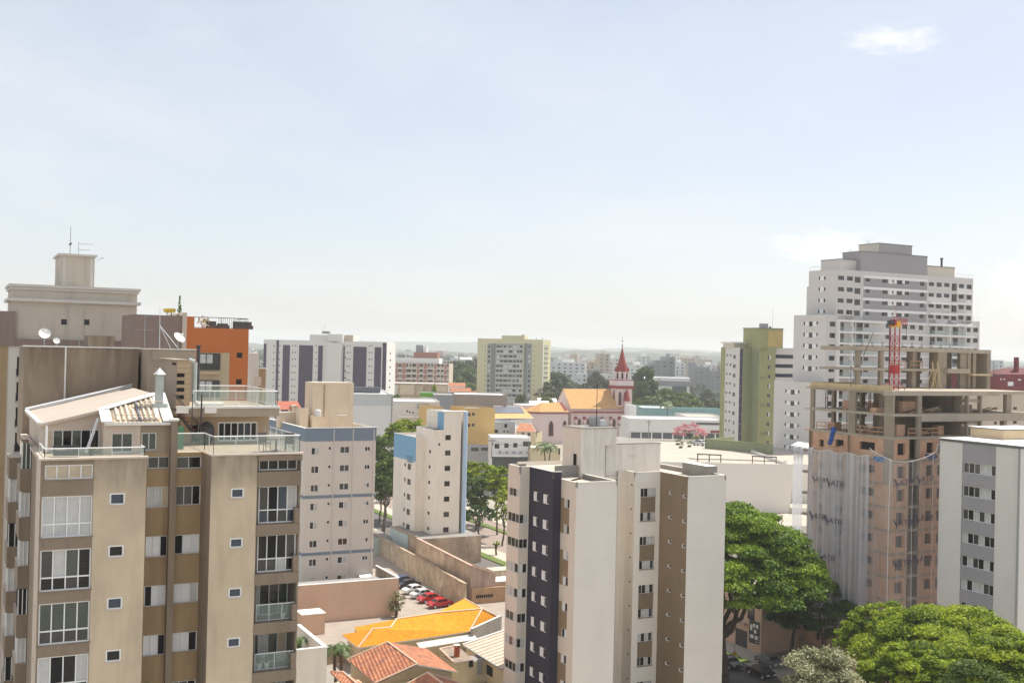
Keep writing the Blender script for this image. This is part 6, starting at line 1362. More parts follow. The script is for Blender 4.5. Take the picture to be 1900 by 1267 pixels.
def tree(lab, px, py_top, Y, wpx, z0=0., hfrac=.6, leafm='leaf_mid', kind='round', seed=1, group=None, name='tree', **kw):
    """a tree whose crown top shows at (px, py_top) at depth Y and is wpx pixels wide"""
    t = P(px, py_top, Y); h = t.z - z0; cr = wpx / 2 / F * Y; parts = tree_parts(h, cr, leafm, seed, kind, ch=kw.pop('ch', h * hfrac), **kw)
    return place_tree(name, lab, 'tree', (t.x, t.y, z0), parts, group=group)
def palm(lab, px, py_top, Y, r, z0=0., seed=0, cat='palm'):
    rng = random.Random(seed); t = P(px, py_top, Y); base = Vector((t.x, t.y, z0)); T = Thing('palm_tree', lab, cat, base); h = t.z - z0 - r * .35; m = MB(); limb(m, base, base + ZV * h, .22, .14, rng, .03); T.part('trunk', m); m = MB(); c = base + ZV * h
    for k in range(18):
        an = k * 2.4 + rng.random() * .4; el = rng.uniform(-.1, .9); d = Vector((math.cos(an), math.sin(an), 0)); pts = [c + d * (r * s) + ZV * (r * (el * s - (.75 + el * .4) * s * s)) for s in (0, .25, .5, .75, 1)]
        sd_ = Vector((-d.y, d.x, 0))
        for i in range(4):
            for q in range(3):
                s0 = pts[i].lerp(pts[i + 1], q / 3); s1 = pts[i].lerp(pts[i + 1], (q + .7) / 3); w = r * .16 * math.sin(math.pi * (i + q / 3 + .6) / 4.6) + .03
                for sg in (-1, 1): m.quad([s0, s1, s1 + sd_ * w * sg - ZV * w * .5 + d * w * .4, s0 + sd_ * w * sg - ZV * w * .5 + d * w * .4], 'palm_leaf')
    T.part('crown', m); return T
mat('palm_leaf', (.09, .15, .035), var=.4, scale=3, rough=.5)
def build_near_trees():
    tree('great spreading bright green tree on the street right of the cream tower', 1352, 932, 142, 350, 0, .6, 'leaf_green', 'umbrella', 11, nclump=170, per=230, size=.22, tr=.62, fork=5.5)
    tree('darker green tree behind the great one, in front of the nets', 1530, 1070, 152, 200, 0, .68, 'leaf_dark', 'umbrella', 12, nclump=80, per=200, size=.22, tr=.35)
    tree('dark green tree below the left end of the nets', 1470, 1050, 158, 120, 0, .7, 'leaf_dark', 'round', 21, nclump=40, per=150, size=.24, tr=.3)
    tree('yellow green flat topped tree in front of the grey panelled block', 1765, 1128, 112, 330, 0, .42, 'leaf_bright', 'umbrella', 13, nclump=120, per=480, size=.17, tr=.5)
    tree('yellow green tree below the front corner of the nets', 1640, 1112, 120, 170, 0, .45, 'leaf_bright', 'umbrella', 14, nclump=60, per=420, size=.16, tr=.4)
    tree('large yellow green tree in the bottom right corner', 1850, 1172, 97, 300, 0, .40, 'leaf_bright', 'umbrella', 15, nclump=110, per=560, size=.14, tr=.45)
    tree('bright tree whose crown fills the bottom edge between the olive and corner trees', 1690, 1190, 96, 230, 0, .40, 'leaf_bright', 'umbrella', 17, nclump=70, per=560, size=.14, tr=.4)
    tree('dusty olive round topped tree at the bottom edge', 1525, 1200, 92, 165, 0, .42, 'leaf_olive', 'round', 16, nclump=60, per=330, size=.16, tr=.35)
    tree('brown green feathery tree at the bottom edge near the right corner', 1815, 1222, 84, 150, 0, .40, 'leaf_mid', 'round', 18, nclump=36, per=330, size=.14, tr=.35)
build_near_trees()
mat('yard_floor', (.40, .34, .29), var=.35, scale=.4, fine=.2)
mat('ga_wall', (.70, .645, .58), var=.06, streak=.12, scale=.25); mat('ga_blue', (.20, .26, .33), var=.06, streak=.08); mat('ga_cream', (.74, .61, .45), var=.12, streak=.25, scale=.3); mat('peach', (.68, .47, .34), var=.12, streak=.2, scale=.25, col2=(.60, .47, .38), c2=.5)
mat('old_wall', (.50, .38, .28), var=.8, streak=.9, scale=.3, col2=(.66, .50, .37), c2=.8); mat('cream_wall', (.72, .59, .43), var=.6, streak=.9, scale=.7, col2=(.48, .33, .21), c2=.85, drip=((4.4, 2.6, 1.),)); mat('pink_wall', (.52, .39, .33), var=.4, streak=.7, scale=.4)
mat('tile_red_plain', (.46, .15, .10), var=.3, scale=2, lines=('X', .3, .3, .4))
mat('bt_cream', (.84, .77, .67), var=.08, streak=.3, scale=.25); mat('bt_blue', (.20, .40, .58), var=.05, streak=.05)
mat('pale_blue', (.52, .60, .58), var=.12, streak=.3); mat('pipe_blue', (.42, .56, .72), var=.05, rough=.5)
mat('pinkish', (.62, .42, .34), var=.2); mat('old_orange', (.50, .32, .19), var=.35, streak=.4, scale=.6)
tile_mat('tile_orange', (.82, .36, .03), (.72, .29, .02), dirt=.22); tile_mat('tile_terra', (.58, .26, .14), (.40, .15, .08), dirt=.75, colw=.42, groove=.8); tile_mat('tile_grey', (.42, .33, .26), (.33, .26, .20), dirt=.5); mat('sheet_pale', (.60, .52, .42), var=.25, scale=.5, lines=('X', .9, .05, .45)); mat('house_cream', (.68, .58, .38), var=.12, streak=.2)
mat('ridge_cap', (.74, .58, .44), var=.2)
mat('skylight', (.60, .68, .66), var=.2, rough=.3)
mat('brick_chimney', (.42, .12, .06), var=.3, scale=3, lines=('Z', .12, .2, .4))
mat('asphalt_pink', (.34, .27, .23), var=.25, scale=.25, fine=.15)
# ------------------------------------------------------------------ blue banded apartment block
def gframe(px, py, z): g = G(px, py, z); return Vector((g.x, g.y, 0))
def build_ga():
    C = P(566.5, 795, 178); b = Bld('banded_apartment_block', 'pale apartment block with a blue grey top band and cream roof house', 'apartment building', (C.x, C.y, 0)); zt = C.z
    Wd = hit(698, 792.5, C, A)[0]; L = (along(C, B, 495, 776) - C).length; fl, ff = b.block(C, Wd, L, 0, zt, 'ga_wall', para=.9, pm='roof_white', roof='roof_sand')
    zb = hit(566.5, 819, C, A)[1]; m = MB(); q = Vector((C.x, C.y, 0)); m.box(q - A * .06 - B * .06 + ZV * zb, A * (Wd + .12), B * .055, ZV * (zt - zb + .02), 'ga_blue'); m.box(q - A * .06 - B * .005 + ZV * zb, A * .055, B * L, ZV * (zt - zb + .02), 'ga_blue'); m.box(q - A * .1 - B * .1 + ZV * (zt + .021), A * (Wd + .2), B * .35, ZV * .1, 'white_trim'); m.box(q - A * .1 + B * .26 + ZV * (zt + .021), A * .35, B * (L - .3), ZV * .1, 'white_trim'); b.part('blue_band', m)
    for k, y in ((0, 920), (1, 1026)):
        z1 = ff.uz(560, y)[1]; m = MB(); m.box(q - A * .05 - B * .05 + ZV * (z1 - .5), A * (Wd + .1), B * .045, ZV * .5, 'ga_blue'); m.box(q - A * .05 + ZV * (z1 - .5), A * .045, B * L, ZV * .5, 'ga_blue'); b.part('grey_band', m)
    g = MB()
    for x in (618, 653.5, 692): u = ff.uz(x, 880)[0]; g.tube(ff.pt(u, 0, .08), ff.pt(u, zt - .2, .08), .09, .09, 'ga_wall', 5)
    b.part('drain_pipe', g)
    kw = dict(fr='frame_white', rev='ga_wall', depth=.12, ft=.09)
    ff.px(577.8, 830, 592.3, 843.6, 9, 3.0, ['mm', 'dc', 'md', 'cm', 'cc'], **kw); ff.px(609.2, 828, 615.2, 835, 9, 3.0, ['d', 'd', 'm'], part='small_window', **kw); ff.px(631, 828, 648.8, 840.5, 9, 3.0, ['mm', 'dd', 'cm', 'mc', 'dc'], **kw); ff.px(676.8, 828, 687.3, 836.8, 9, 3.0, ['md', 'dm', 'cm'], **kw)
    # roof house
    m = MB(); r = G(578.8, 796, zt - .9); r.z = 0; z1 = hit(578.8, 709.5, r, A)[1]; wr = hit(656.7, 712, r, A)[0]; lr = (along(r + ZV * 30, B, 564.5, 790) - (r + ZV * 30)).length; m.box(r + ZV * (zt - .9), A * wr, B * lr, ZV * (z1 - zt + .9), 'ga_cream', top='roof_sand'); u = hit(600, 740, r, A)[0]; m.box(r + A * u - B * .1 + ZV * (zt + 1.2), A * .25, B * .1, ZV * (z1 - zt - 1.6), 'old_wall'); u = hit(623, 768, r, A)[0]; m.box(r + A * u - B * .7 + ZV * (zt + 1.4), A * 1.8, B * .7, ZV * .12, 'white_trim'); b.part('roof_house', m)
    m = MB()
    for (x0, x1, yt, dv) in ((556, 572, 758, -1.0), (519, 553, 765, 3.5), (579, 592, 772, -1.6), (544, 552, 752, 5.)):
        c = r + B * dv; u0 = hit(x0, 780, c, A)[0]; u1 = hit(x1, 780, c, A)[0]; zz = hit(x0, yt, c, A)[1]; m.box(c + A * u0 + ZV * (zt - .9), A * (u1 - u0), B * 2.2, ZV * (zz - zt + .9), 'ga_cream', top='roof_sand')
    b.part('roof_box', m)
    m = MB(); c = r - B * 1.3; u0 = hit(580, 765, c, A)[0]; m.lathe(c + A * (u0 + .9) + ZV * (hit(585, 772, c, A)[1] + .02), [(.5, 0), (.55, .9), (.4, 1.1), (.05, 1.15)], 'metal_light', 12); b.part('water_tank', m)
    m = MB(); c = r + B * 6; u0 = hit(519, 765, c, A)[0]; z_ = zt + 2.1; m.quad([c + A * u0 + ZV * z_, c + A * (u0 + 4) + ZV * z_, c + A * (u0 + 4) + B * 3 + ZV * (z_ + 1.3), c + A * u0 + B * 3 + ZV * (z_ + 1.3)], 'tile_red_plain'); b.part('tiled_canopy', m)
    for (x, lab) in ((586, 0), (634, 0)): pass
    b.finish()
    # awning over the lowest window
    m = MB(); u0, z0 = ff.uz(664, 1066); p = ff.pt(u0, z0 + .1, .05); m.quad([p, p + A * 2.1, p + A * 2.1 + ff.n * 1.3 - ZV * .35, p + ff.n * 1.3 - ZV * .35], 'white_trim'); m.quad([p - ZV * .05, p + ff.n * 1.3 - ZV * .4, p + A * 2.1 + ff.n * 1.3 - ZV * .4, p + A * 2.1 - ZV * .05], 'white_trim'); single('awning', m, 'small white awning over a ground floor window behind the peach wall', 'awning')
build_ga()
# ------------------------------------------------------------------ narrow cream tower with blue panels and round blue pipe
def build_bt():
    C = P(824.2, 764, 218); b = Bld('narrow_tower', 'narrow cream tower with sky blue panels and a tall pale blue round column', 'apartment tower', (C.x, C.y, 0)); zt = C.z; q = Vector((C.x, C.y, 0))
    wA = hit(856.4, 764, C, A)[0]; z2 = hit(804.7, 797.5, C, A)[1]; Lt = (along(C, B, 811.4, 764) - C).length
    u1 = hit(804.7, 797.5, C, A)[0]; c1 = q + A * u1; fl1, ff1 = b.block(c1, wA - u1, 9, 0, z2, 'bt_cream', para=.4)
    m = MB(); m.box(q + A * .01 + ZV * (z2 + .0), A * (wA - .01), B * 8.9, ZV * (zt - z2), 'bt_cream', top='roof_grey'); m.box(q - A * .05 + B * .01 + ZV * (z2 + .002), A * .055, B * Lt * .9, ZV * (zt - z2 - .15), 'bt_blue'); m.box(q - A * .15 - B * .15 + ZV * (zt + .002), A * (wA + 1.5), B * 1.5, ZV * .15, 'white_trim'); b.part('lift_head', m)
    e = along(c1 + ZV * z2, B, 789.4, 797); e.z = 0; z3 = hit(772.5, 811, e, A)[1]; e2 = e + A * hit(772.5, 811, e, A)[0]; L3 = (along(e2 + ZV * z3, B, 731.7, 803) - (e2 + ZV * z3)).length; W3 = 6
    fl3, ff3 = b.block(e2, W3, L3, 0, z3, 'bt_cream', para=.4); zb = hit(772.5, 857, e2, A)[1]; m = MB(); m.box(e2 - A * .06 + B * .01 + ZV * zb, A * .055, B * (L3 - .02), ZV * (z3 - zb - .1), 'bt_blue'); b.part('blue_panel', m)
    zz = hit(769.8, 791, e + B * 6, A)[1]; m = MB(); m.box(e + A * .5 + B * 1.0 + ZV * z3, A * 3, B * 5, ZV * (z2 - z3), 'bt_cream', top='roof_grey'); b.part('roof_house', m)
    kw = dict(fr='frame_dark', rev='bt_cream', depth=.12, ft=.08)
    fd = Face(b, q, A, u1, wA, 0, zt, 'bt_cream'); ff1.Q = ff1.Q
    ff1.px(826.5, 807, 836.5, 816.3, 7, 3.03, ['d', 'm', 'dd'], **kw); m = MB()
    ff1.px(813.5, 822, 816.8, 826.5, 1, part='small_window', **kw); ff1.px(826.8, 786, 831, 792, 1, part='small_window', **kw)
    fl1.px(796, 834, 799.5, 841, 6, 3.03, ['d'], part='small_window', **kw); fl3.px(756.5, 859.4, 762.5, 872, 5, 3.03, ['dm', 'd'], **kw); fl3.px(750.5, 858, 753, 865.5, 5, 3.03, ['d'], part='small_window', **kw); fl3.px(747.5, 828, 750.5, 837, 1, part='small_window', **kw)
    fl3.px(761.5, 832.5, 767.5, 853, 1, spec='m', part='balcony_door', **kw)
    m = MB(); u0, z0 = fl3.uz(759, 855); a = fl3.pt(u0, z0, .05); railing(m, [a, a + fl3.n * .5, a + fl3.n * .5 + fl3.d * 2.0, a + fl3.d * 2.0], 1., glass=None, metal='metal_dark', post=.5); m.box(a - ZV * .12, fl3.d * 2, fl3.n * .5, ZV * .1, 'bt_blue'); b.part('balcony', m)
    m = MB(); uc, _ = hit(860.7, 900, q, A); m.tube(q + A * uc - B * .1, q + A * uc - B * .1 + ZV * (hit(860.7, 764, q, A)[1]), .46, .46, 'pipe_blue', 16); b.part('round_column', m)
    m = MB(); m.box(q + A * (wA + .95) + B * .1, A * .35, B * 6, ZV * (zt - .4), 'bt_cream'); b.part('end_wall', m); b.finish()
    # low annexes at its foot
    def boxg(T, px0, py0, z0, px1, dB, ztop, mt, top='roof_grey', name='wall'):
        a = gframe(px0, py0, z0); w_ = hit(px1, py0, a, A)[0]; m = MB(); m.box(a, A * w_, B * dB, ZV * ztop, mt, top=top); T.part(name, m); return a, w_
    T = Thing('low_annex', 'low stained concrete annex with pale blue walls at the foot of the narrow tower', 'building', gframe(800, 1040, 0)); a = gframe(778, 1052, 0); m = MB(); h = hit(778, 1000, a, A)[1]
    m.box(a, A * 13, B * 16, ZV * h, 'old_wall', top='concrete_old'); m.box(a - A * .06 + B * 6, A * .055, B * 9.8, ZV * (h - .15), 'pale_blue'); T.part('wall', m); m = MB(); m.box(a + A * .5 + B * 15 - A * 5, A * 5, B * 9, ZV * (h * .62), 'pale_blue', top='concrete_old'); T.part('side_wall', m)
    m = MB()
    for i in range(5): m.box(a - A * .2 + B * (.5 + 3 * i) + ZV * (h + .002), A * .35, B * 2.9, ZV * (.25 + .1 * (i % 2)), 'old_wall')
    T.part('coping', m)
build_bt()
# ------------------------------------------------------------------ boundary walls, old building, car park
def wallrun(name, lab, pts, hts, t, m, cop=None, cat='wall', capw=.1):
    """straight free-standing wall through ground points with a height at each"""
    T = Thing(name, lab, cat, pts[0]); mb = MB(); cp = MB()
    for (a, b_, ha, hb) in zip(pts, pts[1:], hts, hts[1:]):
        d = (b_ - a).normalized(); n = Vector((-d.y, d.x, 0)) * t; v = [a, b_, b_ + n, a + n]
        mb.quad([v[0], v[1], v[1] + ZV * hb, v[0] + ZV * ha], m); mb.quad([v[2], v[3], v[3] + ZV * ha, v[2] + ZV * hb], m); mb.quad([v[3] + ZV * ha, v[0] + ZV * ha, v[1] + ZV * hb, v[2] + ZV * hb], m); mb.quad([v[0], v[0] + ZV * ha, v[3] + ZV * ha, v[3]], m); mb.quad([v[1], v[2], v[2] + ZV * hb, v[1] + ZV * hb], m)
        if cop: cp.box(v[0] - n * .3 + ZV * (ha + .004), (b_ - a) + ZV * (hb - ha), n * 1.6, ZV * .1, cop)
    T.part('masonry', mb); T.part('coping', cp); return T
a = gframe(738, 1141, 0); c = gframe(738, 1141, 0) - A * 24; h = hit(738, 1072.5, a, A)[1]
T = wallrun('boundary_wall', 'tall blank peach coloured wall in front of the banded apartment block', [c, a], [h, h], .25, 'peach', 'white_trim')
m = MB(); m.box(c + B * .5, A * 23.6, B * 7.5, ZV * (h - 1.2), 'roof_grey'); T.part('yard_slab', m)
b1 = a + B * 10.5; T = wallrun('side_wall', 'beige return wall with white coping running back from the peach wall', [b1, a + B * .3], [h, h], .22, 'cream_wall', 'white_trim')
w0 = gframe(690, 1019, 0); w1 = gframe(868, 1133, 0); d_ = (w1 - w0).normalized()
Zat = lambda px, py, o, d: hit(px, py, o, d)[1]
hs = [Zat(693, 988, w0, d_), Zat(743, 1016, w0, d_)]
ps = [w0, along(w0, d_, 743, 1045), along(w0, d_, 775, 1060), along(w0, d_, 862, 1110)]
hh = [Zat(692, 989, w0, d_), Zat(743, 1017, w0, d_), Zat(775, 1034, w0, d_), Zat(862, 1083, w0, d_)]
T = wallrun('car_park_wall', 'long stained cream wall along the car park with a ragged dark top', ps, hh, .35, 'cream_wall', 'old_wall')
T2 = Thing('old_warehouse', 'old stained brick building with a falling gable behind the car park wall', 'building', gframe(873, 1118, 0)); o = gframe(873, 1120, 0); m = MB(); zc = Zat(873, 1050, o, A); L = 24.; zf = Zat(779, 1001, o, B); wf = hit(935, 1110, o, A)[0]; um = hit(920, 1062, o, A)[0]; zm = Zat(920, 1064, o, A)
m.quad([o + B * L, o, o + ZV * zc, o + B * L + ZV * zf], 'old_wall'); m.quad([o, o + A * um, o + A * um + ZV * zm, o + ZV * zc], 'pink_wall'); m.quad([o + A * um, o + A * um + B * L, o + A * um + B * L + ZV * zm, o + A * um + ZV * zm], 'old_wall'); m.quad([o + A * um + B * L, o + B * L, o + B * L + ZV * zf, o + A * um + B * L + ZV * zm], 'old_wall'); T2.part('wall', m)
m = MB(); m.quad([o + ZV * (zc - .3), o + A * um + ZV * (zm - .3), o + A * um + B * L + ZV * (zm - .3), o + B * L + ZV * (zf - .3)], 'roof_sand'); T2.part('roof', m); m = MB(); m.box(o - A * .1 - B * .1 + ZV * zc, B * L + ZV * (zf - zc), A * .4, ZV * .12, 'pinkish'); m.box(o - A * .1 - B * .12 + ZV * (zc + .01), A * um + ZV * (zm - zc), B * .3, ZV * .12, 'pinkish'); T2.part('coping', m)
m = MB(); zl = Zat(890, 1090, o, A); m.box(o + A * .05 - B * .45, A * (wf + 3), B * .43, ZV * zl, 'old_orange'); T2.part('lower_wall', m); m = MB(); ua, zv = hit(883, 1104, o - B * .45, A); ub = hit(915, 1104, o - B * .45, A)[0]; n = 9
for i in range(n): m.box(o - B * .47 + A * (ua + (ub - ua) * i / n) + ZV * (zv - .5), A * (ub - ua) / n * .8, B * .015, ZV * .5, 'room_dark')
T2.part('vent_row', m)
m = MB(); m.box(o + A * (um + .05) + B * .3, A * 9, B * 9, ZV * (zm - 1.4), 'old_wall', top='roof_white'); m.box(o + A * (um + 1.5) + B * 4 + ZV * (zm - 1.4), A * 4, B * 3, ZV * 1.0, 'cream_wall', top='roof_sand'); T2.part('rear_shed', m)
# garden annex of the left building
ax = P(607, 1201, 92); T = Thing('annex_terrace', 'beige annex with a white edged sunken terrace beside the near building', 'building', (ax.x, ax.y, 0), TH); q = Vector((ax.x, ax.y, 0)); z = ax.z; Lx = (along(ax, B, 556, 1158) - ax).length; m = MB(); m.box(q - A * 9, A * 9, B * Lx, ZV * (z - 1.7), 'bt_cream', top='terrace_floor'); m.box(q - A * 9 + ZV * (z - 1.7), A * 9, B * .25, ZV * 1.7, 'bt_cream'); m.box(q - A * .25 + B * .26 + ZV * (z - 1.7), A * .25, B * (Lx - .3), ZV * 1.7, 'bt_cream'); T.part('wall', m); m = MB(); m.box(q - A * 9 - B * .04 + ZV * (z + .004), A * 9.05, B * .33, ZV * .09, 'white_trim'); m.box(q - A * .3 + B * .3 + ZV * (z + .004), A * .35, B * (Lx - .3), ZV * .09, 'white_trim'); T.part('coping', m)
for i, (px, py, Y, r, lab) in enumerate(((556, 1178, 96, .9, 'spiky palm in the sunken terrace of the beige annex'), (623, 1186, 135, 2.0, 'bushy palm left of the terracotta roofed house'), (634, 1192, 133, 1.6, 'smaller palm just left of the terracotta house eave'))):
    palm(lab, px, py, Y, r, z0=(z - 1.7 if i == 0 else 0), seed=i)
wallrun('yard_wall', 'dark low garden wall left of the terracotta roofed house', [gframe(590, 1236, 0), gframe(648, 1226, 0)], [2.2, 2.2], .2, 'old_wall', 'white_trim')
T = Thing('low_shed', 'low peach shed tucked below the tall peach wall', 'building', gframe(597, 1175, 0)); m = MB(); q = gframe(560, 1180, 0); m.box(q, A * 3.4, B * 3, ZV * 3.0, 'peach', top='roof_sand'); T.part('wall', m); m = MB(); m.box(q - A * .1 - B * .1 + ZV * 3.003, A * 3.6, B * 3.2, ZV * .1, 'white_trim'); T.part('roof', m)
# ------------------------------------------------------------------ tiled houses
def roof(T, polys, mt, walls, wm, ridges=(), name='roof', drop=.16):
    m = MB(); cp = MB()
    for pl in polys:
        d = (pl[1] - pl[0]); d.z = 0; d.normalize(); n = (pl[1] - pl[0]).cross(pl[2] - pl[0]).normalized(); 
        if n.z < 0: n = -n
        e = n.cross(d).normalized(); uv = [((p - pl[0]).dot(d), (p - pl[0]).dot(e)) for p in pl]; m.quad(pl, mt, uv)
        m.quad([p - ZV * drop for p in pl[::-1]], 'white_trim', [(0, 0)] * len(pl)); m.quad([pl[0] - ZV * drop, pl[1] - ZV * drop, pl[1], pl[0]], 'white_trim', [(0, 0)] * 4)
    T.part(name, m)
    for a_, b_ in ridges: cp.tube(a_ + ZV * .04, b_ + ZV * .04, .11, .11, 'ridge_cap', 6)
    T.part('ridge', cp)
    if walls: w = MB(); w.prism([(p.x, p.y) for p in walls], 0, min(p.z for p in walls) - drop, wm); T.part('wall', w)
g = lambda x, y, z: G(x, y, z)
T = Thing('orange_roofed_house', 'long house with a bright orange hipped tile roof', 'house', g(760, 1190, 0)); a, b_, c, d, e, f_, hp, k_, i_, j_, mid, bk = g(664.4, 1201, 3.2), g(871, 1170.7, 3.2), g(894.6, 1129, 5.3), g(735.5, 1148, 5.3), g(691, 1166.5, 4.9), g(634, 1176.5, 3.2), g(725, 1163.5, 4.7), g(657, 1163, 3.4), g(663, 1172, 3.4), g(924, 1143.8, 3.4), g(810, 1136.6, 5.3), g(861.5, 1110, 4.2)
roof(T, [[a, b_, c, mid, d, hp, e], [f_, a, e], [i_, hp, d, k_], [b_, j_, c], [bk, mid, c]], 'tile_orange', [a + B * .5 + A * .5, b_ + B * .5 - A * .2, j_ - A * .6 - B * .2, bk + Vector((.6, -.8, 0)), mid + B * .5, d + B * 1., k_ + A * .6, f_ + A * .8], 'house_cream', [(a, e), (e, hp), (hp, d), (d, mid), (mid, c), (c, b_), (c, j_), (bk, c)])
T = Thing('lean_to_skylight', 'white framed glass lean-to under the orange roof eave', 'canopy', g(820, 1190, 2.8)); s0, s1 = g(773, 1192.5, 2.95), g(878, 1176, 2.95); dn = -B * 1.3 - ZV * .35; m = MB(); m.quad([s0, s1, s1 + dn, s0 + dn][::-1], 'skylight'); T.part('glazing', m); m = MB()
for i in range(9): p = s0.lerp(s1, i / 8); m.tube(p + ZV * .03, p + dn + ZV * .03, .05, .05, 'white_trim', 4)
m.tube(s0, s1, .06, .06, 'white_trim', 4); m.tube(s0 + dn, s1 + dn, .06, .06, 'white_trim', 4); T.part('frame', m)
T = Thing('wall_strip', 'grey cement parapet wall closing the right end of the orange roof', 'wall', g(900, 1165, 0)); m = MB(); p0, p1 = g(873, 1177, 3.0), g(927, 1147, 3.4); d_ = p1 - p0; m.box(Vector((p0.x, p0.y, 0)), Vector((d_.x, d_.y, 0)), Vector((d_.y, -d_.x, 0)).normalized() * .35, ZV * 3.9, 'concrete_old', top='white_trim'); T.part('masonry', m)
T = Thing('terracotta_house', 'house with a weathered terracotta gable roof in front of the orange roof', 'house', g(720, 1230, 0)); la, lb_, ra, rb2, r0, r1 = g(643.6, 1222.8, 3), g(696.6, 1266.4, 3), g(791.4, 1202, 3.2), g(850, 1245.6, 3.0), g(719.4, 1190.6, 4.9), g(774.3, 1231.4, 4.9)
roof(T, [[lb_, r1, r0, la][::-1], [ra, r0, r1, rb2][::-1]], 'tile_terra', [la + A * .5 - B * .2, lb_ + A * .5 + B * .5, rb2 - A * .6 + B * .5, ra - A * .6 - B * .2], 'house_cream', [(r0, r1), (la, r0), (lb_, r1)])
m = MB(); m.quad([lb_ + A * .5 + B * .3 - ZV * .2, rb2 - A * .6 + B * .3 - ZV * .2, r1 + B * .3 - ZV * .15], 'house_cream'); T.part('gable', m); m = MB(); gx = gframe(764, 1255, 2); o_ = Vector((lb_.x, lb_.y, 0)) + A * .5 + B * .42; u_0, z_0 = hit(760, 1252, o_, (rb2 - lb_).normalized()); dd_ = (Vector((rb2.x, rb2.y, 0)) - Vector((lb_.x, lb_.y, 0))).normalized(); m.box(o_ + dd_ * u_0 - B * .1 + ZV * (z_0 - .95), dd_ * .7, B * .1, ZV * 1.0, 'glass_dark'); m.box(o_ + dd_ * (u_0 - .08) - B * .08 + ZV * (z_0 - 1.05), dd_ * .86, B * .06, ZV * 1.2, 'frame_white'); T.part('window', m)
T = Thing('terracotta_house', 'second terracotta roof cut off by the bottom edge beside the gable house', 'house', g(790, 1267, 0)); r0 = g(793, 1247.5, 4.6); sl = A * 4.2 - ZV * 1.7; r1 = r0 - B * 9; roof(T, [[r0, r1, r1 + sl, r0 + sl], [r1, r0, r0 - A * 4.2 - ZV * 1.7, r1 - A * 4.2 - ZV * 1.7]], 'tile_terra', [r0 + sl - A * .5 - B * .3, r1 + sl - A * .5 + B * .3, r1 - sl * 1 + A * .5 + B * .3 - ZV * 3.4, r0 - sl + A * .5 - B * .3 - ZV * 3.4], 'house_cream', [(r0, r1), (r0, r0 + sl), (r0, r0 - A * 4.2 - ZV * 1.7)])
T = Thing('terracotta_house', 'small terracotta roof at the bottom edge beside the beige annex', 'house', g(630, 1267, 0)); p0 = g(612, 1245, 3.4); p1 = g(636, 1246, 3.4); roof(T, [[p1, p0, p0 - B * 8 - ZV * .2, p1 - B * 8 - ZV * .2], [p1, p1 - B * 8 - ZV * .2, p1 - B * 8 + A * 3.5 - ZV * 1.6, p1 + A * 2.6 - ZV * 1.6 - B * 1.5]], 'tile_terra', None, None, [(p0, p1), (p1, p1 - B * 8)]); m = MB(); m.box(Vector((p0.x, p0.y, 0)) - B * 7.5 + A * .2, A * 3.2, B * 7, ZV * 2.2, 'house_cream'); T.part('wall', m)
T = Thing('grey_roofed_cottage', 'cottage with a grey brown tile roof and a brick chimney', 'house', g(850, 1225, 0)); c0, c1, c2, c3 = g(816, 1203.5, 3.6), g(848, 1197, 3.6), g(878.5, 1223, 3.0), g(841.6, 1228, 3.0); roof(T, [[c3, c2, c1, c0]], 'tile_grey', [c3 + B * .2, c2 + B * .2, c1 - B * .1, c0 - B * .1], 'house_cream', [(c0, c1), (c0, c3)])
ch = gframe(847.5, 1217, 3.2); m = MB(); zc_ = hit(847, 1196.5, ch, A)[1]; m.cbox(ch + ZV * 2.8, .55, .55, zc_ - 2.8, 'brick_chimney', A); m.cbox(ch + ZV * zc_, .7, .7, .08, 'white_trim', A); T.part('chimney', m); o_ = Vector((c3.x, c3.y, 0)) + B * .15
for (x0, y0, x1, y1, nm, mt) in ((870, 1225, 877.5, 1236, 'window', 'glass_dark'), (885, 1222, 894, 1250, 'door', 'blind_grey')): u0, z0 = hit(x0, y0, o_, A); u1, z1 = hit(x1, y1, o_, A); m = MB(); m.box(o_ - B * .06 + A * u0 + ZV * z1, A * (u1 - u0), B * .05, ZV * (z0 - z1), mt); T.part(nm, m)
m = MB(); m.box(o_ + A * 1.0 + B * .02, A * 8.4, B * 2.5, ZV * 2.75, 'house_cream', top='roof_grey'); T.part('rear_wall', m)
T = Thing('sheet_roofed_shed', 'large shed with a pale corrugated sheet roof left of the cream tower', 'shed', g(910, 1200, 0)); s0, s1 = g(859.6, 1195.5, 3.1), g(931, 1240, 3.1); up = A * 8 + ZV * 1.7; m = MB(); m.quad([s1, s1 + up, s0 + up, s0], 'sheet_pale'); m.quad([s0 - ZV * .1, s0 + up - ZV * .1, s1 + up - ZV * .1, s1 - ZV * .1], 'sheet_pale'); n = 11
for i in range(n): p = s0.lerp(s1, i / n); m.tube(p + ZV * .02, p + up + ZV * .02, .07, .07, 'sheet_pale', 4)
T.part('roof', m); m = MB(); m.box(s0 - A * .1 + B * .1 + ZV * .02, up, -B * .3, ZV * .12, 'white_trim'); m.box(s0 - A * .15 - ZV * .12, s1 - s0, A * .15, ZV * .14, 'metal_grey'); T.part('gutter', m); m = MB(); m.box(Vector((s0.x, s0.y, 0)) + A * .5, Vector((s1.x - s0.x, s1.y - s0.y, 0)), A * 7, ZV * 2.9, 'house_cream'); T.part('wall', m)
m = MB(); u0 = .55; p = Vector((s0.x, s0.y, 0)).lerp(Vector((s1.x, s1.y, 0)), .55) + A * .46; dd_ = Vector((s1.x - s0.x, s1.y - s0.y, 0)).normalized(); m.box(p + ZV * 1.0, dd_ * 1.7, A * .03, ZV * 1.2, 'room_dark'); T.part('window', m)
wallrun('yard_wall', 'low white wall with green stain across the cottage yard', [gframe(872, 1262, 0), gframe(930, 1262, 0)], [1.6, 1.6], .2, 'house_cream', 'white_trim')
